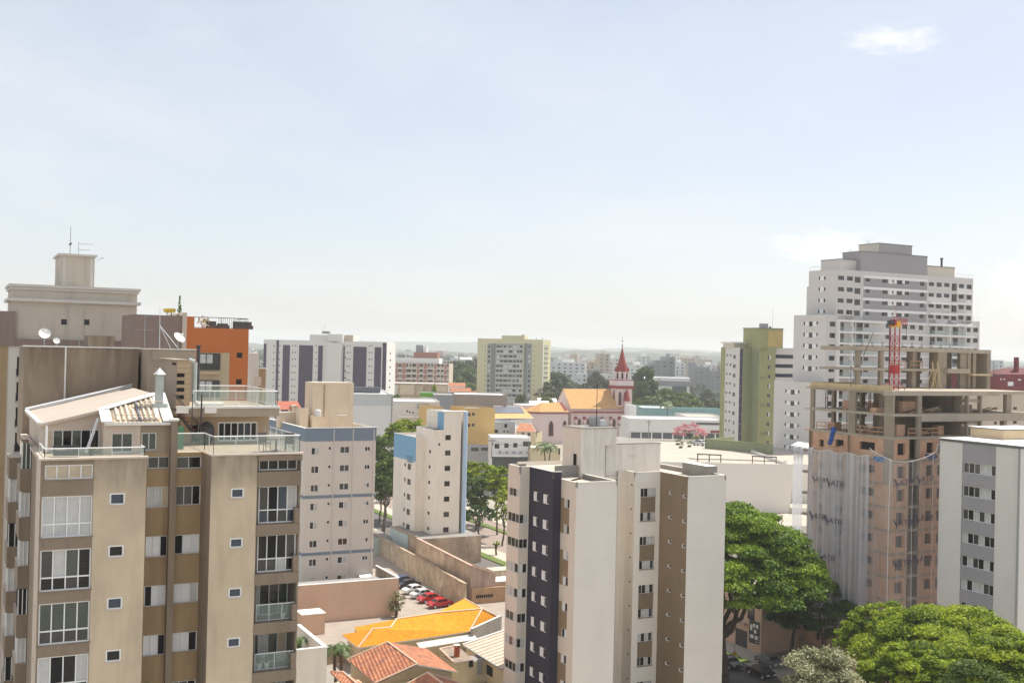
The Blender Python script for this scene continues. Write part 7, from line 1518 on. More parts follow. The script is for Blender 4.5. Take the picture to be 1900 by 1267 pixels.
# ------------------------------------------------------------------ streets
def flat(name, pts, z, mt, kind='structure'): m = MB(); m.quad([Vector((p.x, p.y, z)) for p in pts], mt); return single(name, m, kind=kind)
def strip_(name, c0, c1, w0, w1, z, mt, th=0):
    d = (c1 - c0).normalized(); n = Vector((d.y, -d.x, 0)); pts = [c0 + n * w0, c1 + n * w0, c1 + n * w1, c0 + n * w1]
    m = MB()
    if th: m.prism([(p.x, p.y) for p in pts], z, z + th, mt)
    else: m.quad([Vector((p.x, p.y, z)) for p in (pts if w0 < w1 else pts)][::-1] if False else [Vector((p.x, p.y, z)) for p in pts], mt)
    return single(name, m, kind='structure')
flat('yard', [gframe(520, 1200, 0), gframe(940, 1240, 0), gframe(1000, 1100, 0), gframe(690, 1010, 0)], .012, 'yard_floor')
s0 = gframe(905, 985, 0); dS = -B
rd0, rd1 = s0 + B * 260, s0 - B * 110
strip_('road', rd0, rd1, -7, 9, .02, 'asphalt_pink'); strip_('pavement', rd0, rd1, 9, 13, .004, 'pavement', .13); strip_('pavement', rd0, rd1, -11, -7, .004, 'pavement', .13); strip_('grass_verge', rd0, rd1, 13, 15, .01, 'grass', .2); strip_('grass_verge', rd0, rd1, -3.6, -1.8, .02, 'grass', .2)
x0 = s0 - A * 90; x1 = s0 + A * 60; strip_('cross_road', x0 - B * 12, x1 - B * 12, -4.5, 4.5, .03, 'asphalt_pink')
r0 = gframe(1330, 1235, 0); strip_('street', r0 + B * 160, r0 - B * 60, -4, 5, .02, 'asphalt'); strip_('pavement', r0 + B * 160, r0 - B * 60, -8, -4, .004, 'pavement', .14); strip_('pavement', r0 + B * 160, r0 - B * 60, 5, 9.5, .004, 'pavement', .14)
for i in range(8): strip_('road_marking', r0 + B * (10 + i * 6), r0 + B * (7 + i * 6), .4, .55, .026, 'road_paint')
# low building behind the street trees at right
T = Thing('street_house', 'tan two storey building half hidden in the shade behind the street trees', 'building', gframe(1385, 1215, 0)); q = gframe(1380, 1218, 0) + A * 3; m = MB(); m.box(q, A * 16, B * 26, ZV * 7.5, 'peach', top='roof_sand'); m.box(q - A * .6 + B * 3 + ZV * 3.4, A * .6, B * 16, ZV * .3, 'pink_wall'); T.part('wall', m)
for i in range(6): m = MB(); m.box(q - A * .04 + B * (1.5 + i * 3.6) + ZV * 4.4, A * .03, B * 1.5, ZV * 1.7, 'glass_dark'); T.part('window', m)
for i in range(3): m = MB(); m.box(q - A * .04 + B * (3 + i * 6) + ZV * .1, A * .03, B * 2.6, ZV * 2.4, 'metal_dark'); T.part('shop_door', m)
m = MB(); m.box(q - A * .12 + B * .3 + ZV * 1.2, A * .06, B * 2.2, ZV * 3.2, 'metal_dark')
T.part('sign_board', m)
m = MB()
for (v, z, w_, h_) in ((.5, 3.5, .45, .5), (1.2, 3.5, .45, .5), (.9, 2.7, .5, .5), (.6, 1.9, .6, .5), (1.5, 1.9, .7, .5), (1.8, 3.0, .45, .8)): m.box(q - A * .15 + B * v + ZV * z, A * .03, B * w_, ZV * h_, 'white_paint')
T.part('sign_panel', m)
# ------------------------------------------------------------------ cars
for n_, c_ in (('car_red', (.45, .01, .015)), ('car_white', (.75, .75, .74)), ('car_silver', (.55, .57, .58)), ('car_black', (.015, .016, .02)), ('car_blue', (.03, .06, .14)), ('car_grey', (.16, .17, .18))): mat(n_, c_, rough=.25, var=0, fine=0, spec=.6)
mat('tyre', (.02, .02, .02), var=0, fine=0); mat('lamp_clear', (.7, .7, .68), rough=.2, var=0, fine=0); mat('lamp_red', (.4, .01, .01), rough=.3, var=0, fine=0)
CARC = {}
def car_meshes(paint):
    if paint in CARC: return CARC[paint]
    L, Wd = 4.2, 1.72; prof = [(-2.1, .35), (-2.1, .72), (-2.02, .86), (-1.75, .95), (-1.35, .98), (-.85, 1.40), (-.45, 1.47), (.35, 1.46), (.75, 1.38), (1.25, .98), (1.75, .90), (2.02, .78), (2.1, .60), (2.1, .35)]
    b = MB(); n = len(prof); half = lambda z: Wd / 2 * (1 if z < .95 else 1 - (z - .95) * .32)
    for s in (1,):
        for i in range(n):
            (xa, za), (xb, zb) = prof[i], prof[(i + 1) % n]
            b.quad([(xa, -half(za), za), (xa, half(za), za), (xb, half(zb), zb), (xb, -half(zb), zb)], paint)
    for sy in (-1, 1):
        low = [(p[0], sy * half(p[1]), p[1]) for p in prof if p[1] <= .99]; b.quad(low if sy > 0 else low[::-1], paint)
        up = [(p[0], sy * half(p[1]), p[1]) for p in prof if p[1] >= .975]; b.quad(up if sy > 0 else up[::-1], paint)
    body = b.mesh('body'); 
    g = MB()
    for sy in (-1, 1):
        y = lambda z: sy * (half(z) + .008)
        for q in ([(-1.15, 1.02), (-.12, 1.02), (-.12, 1.38), (-.75, 1.37)], [(-.02, 1.02), (.98, 1.02), (.66, 1.36), (-.02, 1.38)]): v = [(x, y(z), z) for x, z in q]; g.quad(v if sy < 0 else v[::-1], 'glass_dark')
    for (xa, za, xb, zb) in ((1.20, 1.02, .80, 1.36), (-1.30, 1.02, -.90, 1.37)):
        o = .012 if xa > 0 else -.012; g.quad([(xa + o, -half(za) * .88, za + .01), (xa + o, half(za) * .88, za + .01), (xb + o, half(zb) * .88, zb + .012), (xb + o, -half(zb) * .88, zb + .012)], 'glass_dark')
    glass = g.mesh('window_glass'); w = MB(); w.tube((0, -.11, 0), (0, .11, 0), .32, .32, 'tyre', 14); tyre = w.mesh('tyre'); w = MB(); w.tube((0, -.118, 0), (0, .118, 0), .19, .19, 'metal_light', 10); rim = w.mesh('rim')
    h = MB(); h.box((0, -.18, -.07), (.04, 0, 0), (0, .36, 0), (0, 0, .15), 'lamp_clear'); head = h.mesh('headlight'); h = MB(); h.box((0, -.15, -.08), (.04, 0, 0), (0, .3, 0), (0, 0, .18), 'lamp_red'); tail = h.mesh('tail_light')
    CARC[paint] = (body, glass, tyre, rim, head, tail); return CARC[paint]
def car(paint, pos, d, lab, group=None):
    ms = car_meshes(paint); T = bpy.data.objects.new('parked_car', None); COL.objects.link(T); T.location = pos; T.rotation_euler = (0, 0, math.atan2(d.y, d.x)); tag(T, lab, 'car', group)
    def add(nm, me, par, loc=(0, 0, 0)): o = bpy.data.objects.new(nm, me); COL.objects.link(o); o.parent = par; o.location = loc; return o
    add('body', ms[0], T); add('window_glass', ms[1], T)
    for x in (-1.3, 1.35):
        for y in (-.78, .78): w = add('wheel', ms[2], T, (x, y, .32)); add('rim', ms[3], w)
    for y in (-.6, .6): add('headlight', ms[4], T, (2.08, y, .68)); add('tail_light', ms[5], T, (-2.12, y, .78))
GR = 'cars parked along the cream car park wall'
dcar = (-A * .95 - B * .15).normalized()
for (px, py, p_, lab) in ((815.5, 1122.5, 'car_red', 'nearer of the two red cars in the car park, next to the orange roof'), (797.5, 1113, 'car_red', 'farther red car in the car park, between a silver and a red car'), (783.5, 1105, 'car_silver', 'silver saloon car between the white car and the red cars'), (768.5, 1097, 'car_white', 'white saloon car beside the black car in the car park'), (757, 1087, 'car_black', 'black car at the far end of the row of parked cars'), (752, 1083, 'car_blue', 'dark blue car half hidden behind the black car in the car park')):
    gpt = G(px, py, .3); off = B * 1.5 if p_ == 'car_blue' else Vector((0, 0, 0)); car(p_, (gpt.x + off.x, gpt.y + off.y, .03), dcar, lab, GR)
for (px, py, z, p_, lab, d) in ((1351, 1228, .04, 'car_black', 'black car parked in the street right of the cream tower foot', -B), (1427, 1226, .04, 'car_grey', 'dark grey car in the shade behind the street tree trunk', -B), (1412, 1246, .04, 'car_black', 'black car at the kerb below the dark sign board', -B),
                          (713, 908, .05, 'car_black', 'dark car on the street between the banded block and the narrow tower', A), (700, 912, .05, 'car_grey', 'grey car just left of the dark car on that street', A), (706, 930, .05, 'car_white', 'white car behind the leftmost street tree', A)):
    gpt = G(px, py, .6); car(p_, (gpt.x, gpt.y, z), d, lab)
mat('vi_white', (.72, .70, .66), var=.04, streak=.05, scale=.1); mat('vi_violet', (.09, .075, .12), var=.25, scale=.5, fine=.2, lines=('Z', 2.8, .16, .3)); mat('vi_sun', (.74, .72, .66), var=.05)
mat('yb_yellow', (.60, .56, .36), var=.06, streak=.06, scale=.1); mat('yb_grey', (.33, .35, .33), var=.08, lines=('Z', 2.8, .4, .25)); mat('yb_dark', (.20, .22, .21), var=.08)
mat('wh_white', (.78, .76, .73), var=.06, streak=.1, scale=.15, lines=('X', 3.2, .02, .15)); mat('wh_grey', (.40, .40, .40), var=.1, streak=.1, scale=.2); mat('wh_dark', (.10, .11, .12), var=.2); mat('brown_flat', (.36, .29, .23), var=.3, streak=.3, scale=.2)
mat('teal', (.22, .38, .38), var=.2, scale=.2); mat('ochre_wall', (.62, .42, .17), var=.1, streak=.1); mat('brick_far', (.40, .20, .15), var=.2); mat('far_lgrey', (.52, .52, .50), var=.05); mat('far_white', (.78, .765, .74), var=.06, scale=.1); mat('far_beige', (.58, .50, .40), var=.08, scale=.1); mat('far_grey', (.30, .30, .31), var=.1, scale=.1); mat('solar', (.13, .14, .17), rough=.35, var=.1, lines=('X', 1.6, .12, .6))
mat('ga_wall_l', (.58, .60, .60), var=.05); mat('green_bright', (.16, .42, .04), var=.05); mat('pale_blue2', (.55, .60, .64), var=.15, streak=.2); mat('tile_dark', (.16, .11, .10), var=.2)
tile_mat('tile_sand', (.72, .42, .17), (.64, .36, .14), dirt=.35, colw=.35); mat('ch_pink', (.74, .60, .57), var=.06, streak=.08, scale=.15); mat('ch_red', (.30, .05, .045), var=.15); mat('ch_spire', (.30, .035, .03), var=.2, lines=('Z', .8, .1, .35)); mat('ch_white', (.72, .64, .62), var=.05)
mat('deck', (.48, .43, .36), var=.2, scale=.15, fine=.1); mat('mall_wall', (.80, .765, .70), var=.05, streak=.06, scale=.1)
mat('rd_red', (.20, .05, .06), var=.15); mat('rd_roof', (.15, .05, .05), var=.2)
# ------------------------------------------------------------------ wide white and violet block
def farbld(name, lab, cat, px0, px1, ytop, Y, th, m, dB=14, xs=None, roofm='roof_grey', rows=0, wl=(), wr=(), dh=2.8, base=None, para=.5, group=None, tops=(), z0=None):
    """a building whose front left top corner shows at (px0, ytop); wl/wr: window columns in pixels (x0, y0, x1, y1) on the front"""
    C = P(px0, ytop, Y); b = Bld(name, lab, cat, (C.x, C.y, z0 or 0), th, group, panes=False); Wd = hit(px1, ytop, C, b.A)[0]; fl, ff = b.block(C, Wd, dB, z0 or 0, C.z, m, roof=roofm, para=para)
    for c in wr: ff.px(*c[:4], rows or 1, dh, list(c[4]) if len(c) > 4 else ['d', 'm', 'c', 'd'], sill=False, fr=None, rev='wh_grey', depth=.1)
    for (x0, x1, y, dv, dd, mm) in tops: c = Vector((C.x, C.y, 0)) + b.B * dv; u0, z = hit(x0, y, c, b.A); u1 = hit(x1, y, c, b.A)[0]; t = MB(); t.box(c + b.A * u0 + ZV * (C.z - para - .01), b.A * (u1 - u0), b.B * dd, ZV * (z - C.z + para), mm, top='roof_grey'); b.part('roof_house', t)
    return b, C, Wd, fl, ff
b, C, Wd, fl, ff = farbld('violet_striped_block', 'wide white apartment block with dark violet vertical window stripes at left of centre', 'apartment building', 489.6, 718, 629.6, 462, -9, 'vi_white', 14, para=.8, tops=((574.6, 656, 620.5, 1.5, 8, 'vi_white'), (608, 636, 619.5, -1.6, 4, 'vi_white'), (637.5, 655, 621.3, .8, 3, 'far_beige')))
A9, B9 = b.A, b.B; q = Vector((C.x, C.y, 0)); m = MB(); m.box(q + A9 * hit(608, 640, q, A9)[0] - B9 * 1.6, A9 * (hit(636, 640, q, A9)[0] - hit(608, 640, q, A9)[0]), B9 * 1.59, ZV * (C.z), 'vi_white'); b.part('lift_shaft', m)
for (x0, x1, y) in ((489.8, 494.4, 637.5), (513.5, 517.6, 631), (525.3, 538.2, 640), (555.4, 581, 640.3), (591, 599.2, 641.2), (637.5, 640, 642), (656, 680.5, 643), (695.5, 707.8, 644), (710.6, 717.6, 636)):
    m = MB(); u0, z = ff.uz(x0, y); u1 = ff.uz(x1, y)[0]; u0 = max(u0, .05); m.box(ff.pt(u0, 0, .01), ff.d * (u1 - u0), ff.n * .15, ZV * z, 'vi_violet'); b.part('window_stripe', m)
    for k in range(13):
        for t in ((.25, .65) if u1 - u0 > 2.5 else (.4,)):
            if random.random() < .45: ff.win(u0 + (u1 - u0) * t + random.uniform(-.3, .3), z - 2.2 - k * 2.8, .8, .5, random.choice('wmcm'), hole=False, out=.17, fr=None, sill=False, depth=.01, part='pane')
for x in (508.5, 519.3, 543.4, 548.5, 587, 645.2, 649.5, 685.6, 690): ff.px(x - .9, 640.2, x + .9, 642.6, 13, 2.8, 'd', part='small_window', sill=False, fr=None, rev='wh_grey', depth=.1)
m = MB(); Q2 = q + A9 * Wd
for k in range(12): m.box(Q2 + A9 * .0 + B9 * 5 + ZV * (C.z - 5 - k * 2.8), A9 * .05, B9 * 1.5, ZV * .7, 'glass_dark')
b.part('side_window', m); m = MB(); p = P(605.5, 619, 465); m.cbox(p, 3.0, 2, 1.0, 'far_grey', A9); m.tube(p - A9 * 2, P(604.5, 602, 465), .08, .05, 'metal_grey', 4); b.part('tank', m); b.finish()
# ------------------------------------------------------------------ yellow apartment building
b, C, Wd, fl, ff = farbld('yellow_apartment_building', 'pale yellow fifteen storey apartment building with grey recessed centre', 'apartment building', 886.4, 1007.4, 627.5, 640, -13, 'yb_yellow', 24, para=.8, tops=((931, 973, 622, 3, 10, 'yb_yellow'), (968, 973, 620.5, 2, 2, 'yb_yellow')))
q = Vector((C.x, C.y, 0)); m = MB()
for (x0, x1, mt, o) in ((904.5, 912, 'yb_grey', .05), (912, 920, 'yb_dark', .06), (920, 970.5, 'yb_grey', .05), (972.5, 979, 'yb_dark', .06), (979, 987.5, 'yb_grey', .05)): u0, z = ff.uz(x0, 637); u1 = ff.uz(x1, 637)[0]; m.box(ff.pt(u0, 0, .0), ff.d * (u1 - u0 - .02), ff.n * o, ZV * z, mt)
b.part('grey_bay', m); rg = random.Random(4)
for k in range(15):
    m = MB(); u0, z = ff.uz(920.5, 639); u1 = ff.uz(970, 639)[0]; m.box(ff.pt(u0, z - 2.75 - k * 2.8, .05), ff.d * (u1 - u0), ff.n * .25, ZV * .95, 'far_lgrey'); b.part('parapet_band', m)
for x0, x1 in ((906, 909.5), (922, 927.5), (928.5, 933.5), (935, 943), (945, 951), (953, 958.5), (960, 963.5), (965, 969.5), (981, 985)):
    for k in range(15):
        u0, z = ff.uz(x0, 641); u1 = ff.uz(x1, 641)[0]; ff.win(u0, z - 1.3 - k * 2.8, u1 - u0, 1.3, rg.choice(['d', 'm', 'dm', 'c', 'c', 'md', 'mc']), hole=False, out=.07, fr=None, sill=False, depth=.01)
for x in (900.8, 991.5): ff.px(x - .6, 641.3, x + .7, 643.4, 15, 2.8, 'd', part='small_window', sill=False, fr=None, rev='wh_grey', depth=.1)
m = MB(); Q2 = q + b.A * Wd
for k in range(15): m.box(Q2 + b.B * 4 + ZV * (C.z - 3.9 - k * 2.8), b.A * .05, b.B * 12, ZV * .9, 'yb_grey'); m.box(Q2 + b.B * 3 + ZV * (C.z - 4.4 - k * 2.8), b.A * .5, b.B * 14, ZV * .3, 'yb_yellow')
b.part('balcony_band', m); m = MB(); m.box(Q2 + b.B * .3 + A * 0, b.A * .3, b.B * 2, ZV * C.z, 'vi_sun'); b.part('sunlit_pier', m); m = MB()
for x in (995, 1006): m.tube(P(x, 628.5, 642), P(x, 627, 642), .3, .3, 'metal_dark', 6)
b.part('roof_vent', m); b.finish()
# ------------------------------------------------------------------ brick and beige block behind the violet block
b, C, Wd, fl, ff = farbld('brick_balcony_block', 'low brick and beige apartment block with rows of balconies right of the violet striped block', 'apartment building', 722, 834, 672, 585, -4, 'far_beige', 16, tops=((728, 815, 663, 1, 13, 'far_white'), (740, 752, 657, 3, 4, 'far_grey'), (768, 812, 653, 4, 8, 'brick_far'), (772, 784, 640, 5, 4, 'far_grey'), (785, 792, 643, 5, 4, 'far_white')))
m = MB()
for x0, x1 in ((735, 739), (774, 778), (806, 810), (746, 753), (786, 793), (825, 829)): u0 = ff.uz(x0, 675)[0]; u1 = ff.uz(x1, 675)[0]; m.box(ff.pt(u0, 0, 0), ff.d * (u1 - u0), ff.n * .1, ZV * (C.z - .3), 'brick_far')
b.part('brick_pier', m)
for x0, x1 in ((724, 733), (739.5, 745.5), (754, 764), (765, 773), (779, 785.5), (794, 804), (811, 817), (818.5, 824), (829.5, 833)):
    for k in range(6): u0, z = ff.uz(x0, 674.8); u1 = ff.uz(x1, 674.8)[0]; ff.win(u0, z - 1.5 - k * 2.8, u1 - u0 - .2, 1.5, rg.choice(['dmd', 'mdm', 'ddm', 'dcm']), fr=None, sill=False, depth=.25, rev='far_beige')
m = MB()
for k in range(6): z = ff.uz(724, 683.3)[1] - k * 2.8; m.box(ff.pt(.2, z, 0), ff.d * (Wd - .4), ff.n * .7, ZV * .3, 'far_white')
b.part('balcony_slab', m); b.finish()
# ------------------------------------------------------------------ low roofs between
def low(lab, px0, px1, ytop, Y, m, roofm='roof_grey', dB=30, th=TH, cat='warehouse', name='warehouse', **kw): b, C, Wd, fl, ff = farbld(name, lab, cat, px0, px1, ytop, Y, th, m, dB, roofm=roofm, **kw); return b, C, Wd, fl, ff
b, C, Wd, fl, ff = low('tall blank white warehouse wall behind the banded block', 640, 729.6, 730, 300, 'wh_white', 'roof_white', 34, 12); m = MB(); ff.band(m, C.z + .02, C.z - 3.2, 'ga_wall_l', .05); b.part('grey_band', m); m = MB(); u = ff.uz(727, 750)[0]; m.tube(ff.pt(u, 0, .15), ff.pt(u, C.z - .5, .15), .14, .14, 'metal_grey', 5); b.part('drain_pipe', m); m = MB(); m.box(ff.pt(2, C.z - .4, -16), ff.d * (Wd - 4), -ff.n * 3, ZV * 1.6, 'wh_dark'); b.part('roof_light', m); b.finish()
b, C, Wd, fl, ff = low('low grey concrete building with roof openings right of the white warehouse', 730.7, 816, 744, 345, 'ga_wall', 'roof_white', 22, 8, rows=1, wr=((754, 761, 757, 764.5), (759, 763, 762, 766), (765, 764, 768, 767), (785, 768, 804, 774, ['mm']))); m = MB(); m.box(ff.pt(Wd * .1, C.z - 5, 0), ff.d * Wd * .5, ff.n * 1.4, ZV * .4, 'white_trim'); m.box(ff.pt(Wd * .5, C.z - 2.3, 0), ff.d * Wd * .26, ff.n * .2, ZV * 1.6, 'wh_grey'); b.part('canopy', m); b.finish()
b, C, Wd, fl, ff = low('small white kiosk with a bright green roof panel', 779, 804, 728.5, 430, 'far_white', 'green_bright', 8, 4, cat='building', name='kiosk'); m = MB(); ff.band(m, C.z + .05, C.z - 1.6, 'green_bright', .12); b.part('green_fascia', m); b.finish()
b, C, Wd, fl, ff = low('long low warehouse with brown flat wall in front of the yellow building', 843, 940, 731, 425, 'brown_flat', 'roof_white', 26, 4); b.finish()
b, C, Wd, fl, ff = low('dark grey hall joined to the left of the brown warehouse', 804, 843, 732, 424, 'far_grey', 'roof_grey', 26, 4); b.finish()
b, C, Wd, fl, ff = low('sunlit cream warehouse with wide shutters below the brick block', 723.5, 831, 710, 490, 'cream_wall', 'roof_white', 24, 2, rows=1, wr=((742, 713.5, 768, 732, ['y']), (802, 714, 829, 732, ['y']), (726, 714, 737, 732, ['c']))); b.finish()
b, C, Wd, fl, ff = low('ochre yellow two storey building behind the narrow tower', 866, 918.6, 757, 330, 'ochre_wall', 'far_grey', 12, TH, cat='building', name='ochre_building', rows=2, dh=3.2, wr=((868, 766, 873, 772, ['d']), (876, 765.5, 881, 771, ['dm']))); b.finish()
b, C, Wd, fl, ff = low('ochre end wall showing just left of the narrow tower top', 806, 822, 755, 332, 'ochre_wall', 'far_grey', 12, TH, cat='building', name='ochre_building', rows=3, dh=3.2, wr=((808, 762, 811, 770, ['d']),)); b.finish()
T = Thing('church_hall', 'long hall with an orange roof half covered by grey panels left of the church', 'building', gframe(950, 800, 6)); e0, e1 = P(918, 776, 400), P(990, 775, 425); r0, r1 = P(915, 753, 420), P(968, 754, 438); roof(T, [[e0, e1, r1, r0]], 'tile_sand', [e0 + Vector((1, 1, 0)), e1 + Vector((-1, 1, 0)), r1 - Vector((0, 1, 0)), r0], 'vi_white', [(r0, r1)]); m = MB(); f = lambda s, t: e0.lerp(e1, s).lerp(r0.lerp(r1, s), t) + ZV * .15; m.quad([f(.02, .38), f(.88, .38), f(.95, .97), f(.0, .97)], 'solar'); T.part('solar_panel', m)
b, C, Wd, fl, ff = low('pale blue washed building below the church hall', 877, 956, 783, 352, 'pale_blue2', 'roof_grey', 10, 24, cat='building', name='pale_building', rows=1, wr=((936, 786, 941, 793, ['d']), (917, 797, 924, 803, ['d']), (934, 799, 937, 802, ['d']), (941, 799, 944, 802, ['d']))); b.finish()
T = Thing('tiled_cottage', 'cream house with an orange red hipped roof below the church apse', 'house', gframe(985, 830, 0)); z_ = P(959, 801, 345).z; pts = [P(957, 800, 345), P(994, 801, 345 + 3), P(991, 786, 362), P(958, 782, 362)]; apex0, apex1 = P(964, 785, 355), P(986, 787, 357); roof(T, [[pts[0], pts[1], apex1, apex0]], 'tile_terra', [pts[0] + ZV * 0, pts[1], pts[1] + Vector((1, 12, 0)), pts[0] + Vector((1, 12, 0))], 'house_cream', [(apex0, apex1), (apex1, pts[1])]); m = MB(); e = P(1006.5, 800, 352); m.quad([pts[1], e, P(988, 787, 360), apex1], 'tile_dark'); T.part('side_roof', m); o_ = Vector((pts[0].x, pts[0].y, 0)); d_ = (Vector((pts[1].x, pts[1].y, 0)) - o_).normalized()
m = MB(); m.box(Vector((pts[1].x, pts[1].y, 0)), Vector((e.x - pts[1].x, e.y - pts[1].y, 0)), Vector((-.5, 4, 0)), ZV * (e.z - .3), 'house_cream'); T.part('side_wall', m)
for x in (968, 979): m = MB(); u, z = hit(x, 803, o_, d_); m.box(o_ + d_ * u - Vector((-d_.y, d_.x, 0)) * .1 + ZV * (z - .9), d_ * .8, Vector((-d_.y, d_.x, 0)) * .1, ZV * .9, 'glass_dark'); T.part('window', m)
m = MB(); p = P(992.5, 802, 348.5); m.box(p - ZV * 1.3, Vector((.7, .1, 0)), Vector((0, -.1, 0)), ZV * 1.3, 'glass_dark'); T.part('window', m)
b, C, Wd, fl, ff = low('white two storey shop building with four dark windows', 912, 985, 811, 320, 'far_white', 'roof_white', 12, 6, cat='building', name='white_shop', rows=1, para=.3, wr=((918, 823, 926.5, 832, ['dm']), (936, 822, 943.5, 830.5, ['dd']), (952.5, 821.5, 960, 830, ['dm']), (970.5, 818.5, 985, 828, ['mmm']))); m = MB()
for i in range(5): u = ff.uz(925 + i * 13, 840)[0]; m.box(ff.pt(u, ff.uz(930, 840)[1], 0), ff.d * .7, ff.n * .5, ZV * .5, 'metal_grey')
b.part('air_conditioner', m); m = MB(); z = ff.uz(930, 843)[1]; m.box(ff.pt(.3, z - .5, .0), ff.d * (Wd * .72), ff.n * 1.4, ZV * .5, 'white_trim'); m.box(ff.pt(.3, 0, .0), ff.d * (Wd - .4), ff.n * .05, ZV * (z - .6), 'wh_dark'); b.part('shop_front', m); b.finish()
b, C, Wd, fl, ff = low('low grey shed joined to the left of the white shop building', 868, 910, 824, 330, 'wh_grey', 'roof_white', 10, 8, cat='shed', name='shed', rows=1, wr=((874, 830, 888, 837, ['mm']), (893, 830, 908, 836, ['mm']))); b.finish()
b, C, Wd, fl, ff = low('small cream building with a white awning roof beside the palm', 986, 1040, 830, 318, 'house_cream', 'roof_white', 10, 14, cat='building', name='cream_building', rows=1, wr=((1036, 832, 1039, 843, ['d']),)); b.finish()
# ------------------------------------------------------------------ church
def build_church():
    thc = 22; Ac, Bc = AB(thc); e = P(1060.6, 757, 500); b = Bld('church', 'pink church with a golden tiled roof and tall red spire', 'church', (e.x, e.y, 0), thc, panes=False); q = Vector((e.x, e.y, 0)); ze = e.z
    Wn = hit(1172, 757, q, Ac)[0]; Wr = (along(e, Bc, 1031.6, 745) - e).length; zr = hit(1087, 722.5, q + Bc * Wr / 2 + Ac * 4, Ac)[1]
    fl = b.face(q + Bc * Wr, -Bc, 0, Wr, 0, ze, 'ch_pink'); ff = b.face(q, Ac, 0, Wn, 0, ze, 'ch_pink'); w = b.w; hw = Wr / 2
    w.quad([q + Bc * Wr + ZV * ze, q + ZV * ze, q + Bc * hw + ZV * zr], 'ch_pink'); w.quad([q + Ac * Wn + ZV * ze, q + Ac * Wn + Bc * Wr + ZV * ze, q + Ac * Wn + Bc * hw + ZV * zr], 'ch_pink')
    w.quad([q + Ac * Wn, q + Ac * Wn + Bc * Wr, q + Ac * Wn + Bc * Wr + ZV * ze, q + Ac * Wn + ZV * ze], 'ch_pink'); w.quad([q + Ac * Wn + Bc * Wr, q + Bc * Wr, q + Bc * Wr + ZV * ze, q + Ac * Wn + Bc * Wr + ZV * ze], 'ch_pink')
    o = Ac * .5; s0, s1 = q - o - Bc * .5 + ZV * (ze - .3), q + Ac * Wn + o - Bc * .5 + ZV * (ze - .3); r0, r1 = q - o + Bc * hw + ZV * (zr + .25), q + Ac * Wn + o + Bc * hw + ZV * (zr + .25); k0, k1 = q - o + Bc * (Wr + .5) + ZV * (ze - .3), q + Ac * Wn + o + Bc * (Wr + .5) + ZV * (ze - .3)
    roof(b, [[s0, s1, r1, r0], [k1, k0, r0, r1]], 'tile_sand', None, None, [(r0, r1)])
    cm = MB(); z1 = ff.uz(1065, 766)[1]; cm.box(ff.pt(0, z1, 0), ff.d * Wn, ff.n * .7, ZV * .7, 'ch_red'); cm.box(ff.pt(0, ze - .55, 0), ff.d * Wn, ff.n * .5, ZV * .25, 'ch_red'); b.part('cornice', cm)
    def lancet(T, o_, d_, u, z0, w_, h_, nm='window'):
        n_ = Vector((d_.y, -d_.x, 0))
        for (g_, s_, mt) in ((.12, 1.0, 'ch_red'), (.2, .68, 'glass_dark')):
            m = MB(); pts = [(-w_ / 2, 0), (w_ / 2, 0), (w_ / 2, h_ - w_ * .9), (w_ * .3, h_ - w_ * .35), (0, h_), (-w_ * .3, h_ - w_ * .35), (-w_ / 2, h_ - w_ * .9)]
            v = [o_ + d_ * (u + x * s_) + n_ * g_ + ZV * (z0 + (h_ * .04 if s_ < 1 else 0) + z * (1 if s_ == 1 else .93)) for x, z in pts]; m.quad(v, mt)
            for a_, c_ in zip(v, v[1:] + v[:1]): m.quad([a_, c_, c_ - n_ * g_, a_ - n_ * g_], mt)
            if s_ == 1: par = T.part(nm, m)
            else: T.part('pane', m, parent=par)
    for i, x in enumerate((1074.5, 1091, 1107, 1123, 1139, 1155)):
        u, z = ff.uz(x, 796); tall = i == 5; lancet(b, q, Ac, u, z - (6 if tall else 1.2), 1.6, 6.2 if not tall else 10.5)
    bt = MB()
    for x in (1067.5, 1083.5, 1099.5, 1116, 1132, 1148, 1164): u, z = ff.uz(x, 777); bt.box(ff.pt(u - .45, 0, 0), ff.d * .9, ff.n * 1.3, ZV * (z - .2), 'ch_white'); bt.box(ff.pt(u - .65, z - .2, 0), ff.d * 1.3, ff.n * 1.7, ZV * .5, 'ch_red'); bt.box(ff.pt(u - .5, z + .3, 0), ff.d * 1.0, ff.n * 1.0, ZV * .8, 'ch_red'); zz = ff.uz(x, 788)[1]; bt.box(ff.pt(u - .6, zz, 0), ff.d * 1.2, ff.n * 2.0, ZV * .4, 'ch_red')
    b.part('buttress', bt)
    # transept chapel with its own hipped roof
    cc = along(e, Ac, 1060, 762) - Bc * .6; c0 = q - Bc * 1.2; zc = hit(1025, 764, c0, Ac)[1]; u0 = hit(987, 764, c0, Ac)[0]; u1 = hit(1054.5, 764, c0, Ac)[0]
    pts = [c0 + Ac * u1, c0 + Ac * (u0 + 4.2), c0 + Ac * (u0 + .6) + Bc * 3.6, c0 + Ac * u0 + Bc * 9, c0 + Ac * u1 + Bc * 9]; m = MB(); m.prism([(p.x, p.y) for p in pts], 0, zc, 'ch_pink'); b.part('apse_wall', m)
    m = MB(); ev = [(p - (c0 + Ac * (u0 + u1) / 2 + Bc * 4.5)) * 1.05 + (c0 + Ac * (u0 + u1) / 2 + Bc * 4.5) for p in pts]
    m.prism([(p.x, p.y) for p in ev], zc - .9, zc - .35, 'ch_red', bottom=True); b.part('apse_cornice', m); m = MB(); ra, rb_ = c0 + Ac * (u0 + 6.5) + Bc * 4.5, c0 + Ac * (u1 - 2.5) + Bc * 4.5; zr2 = hit(1035, 747, rb_, Ac)[1]; ra.z = rb_.z = zr2; E = [Vector((p.x, p.y, zc)) for p in ev]
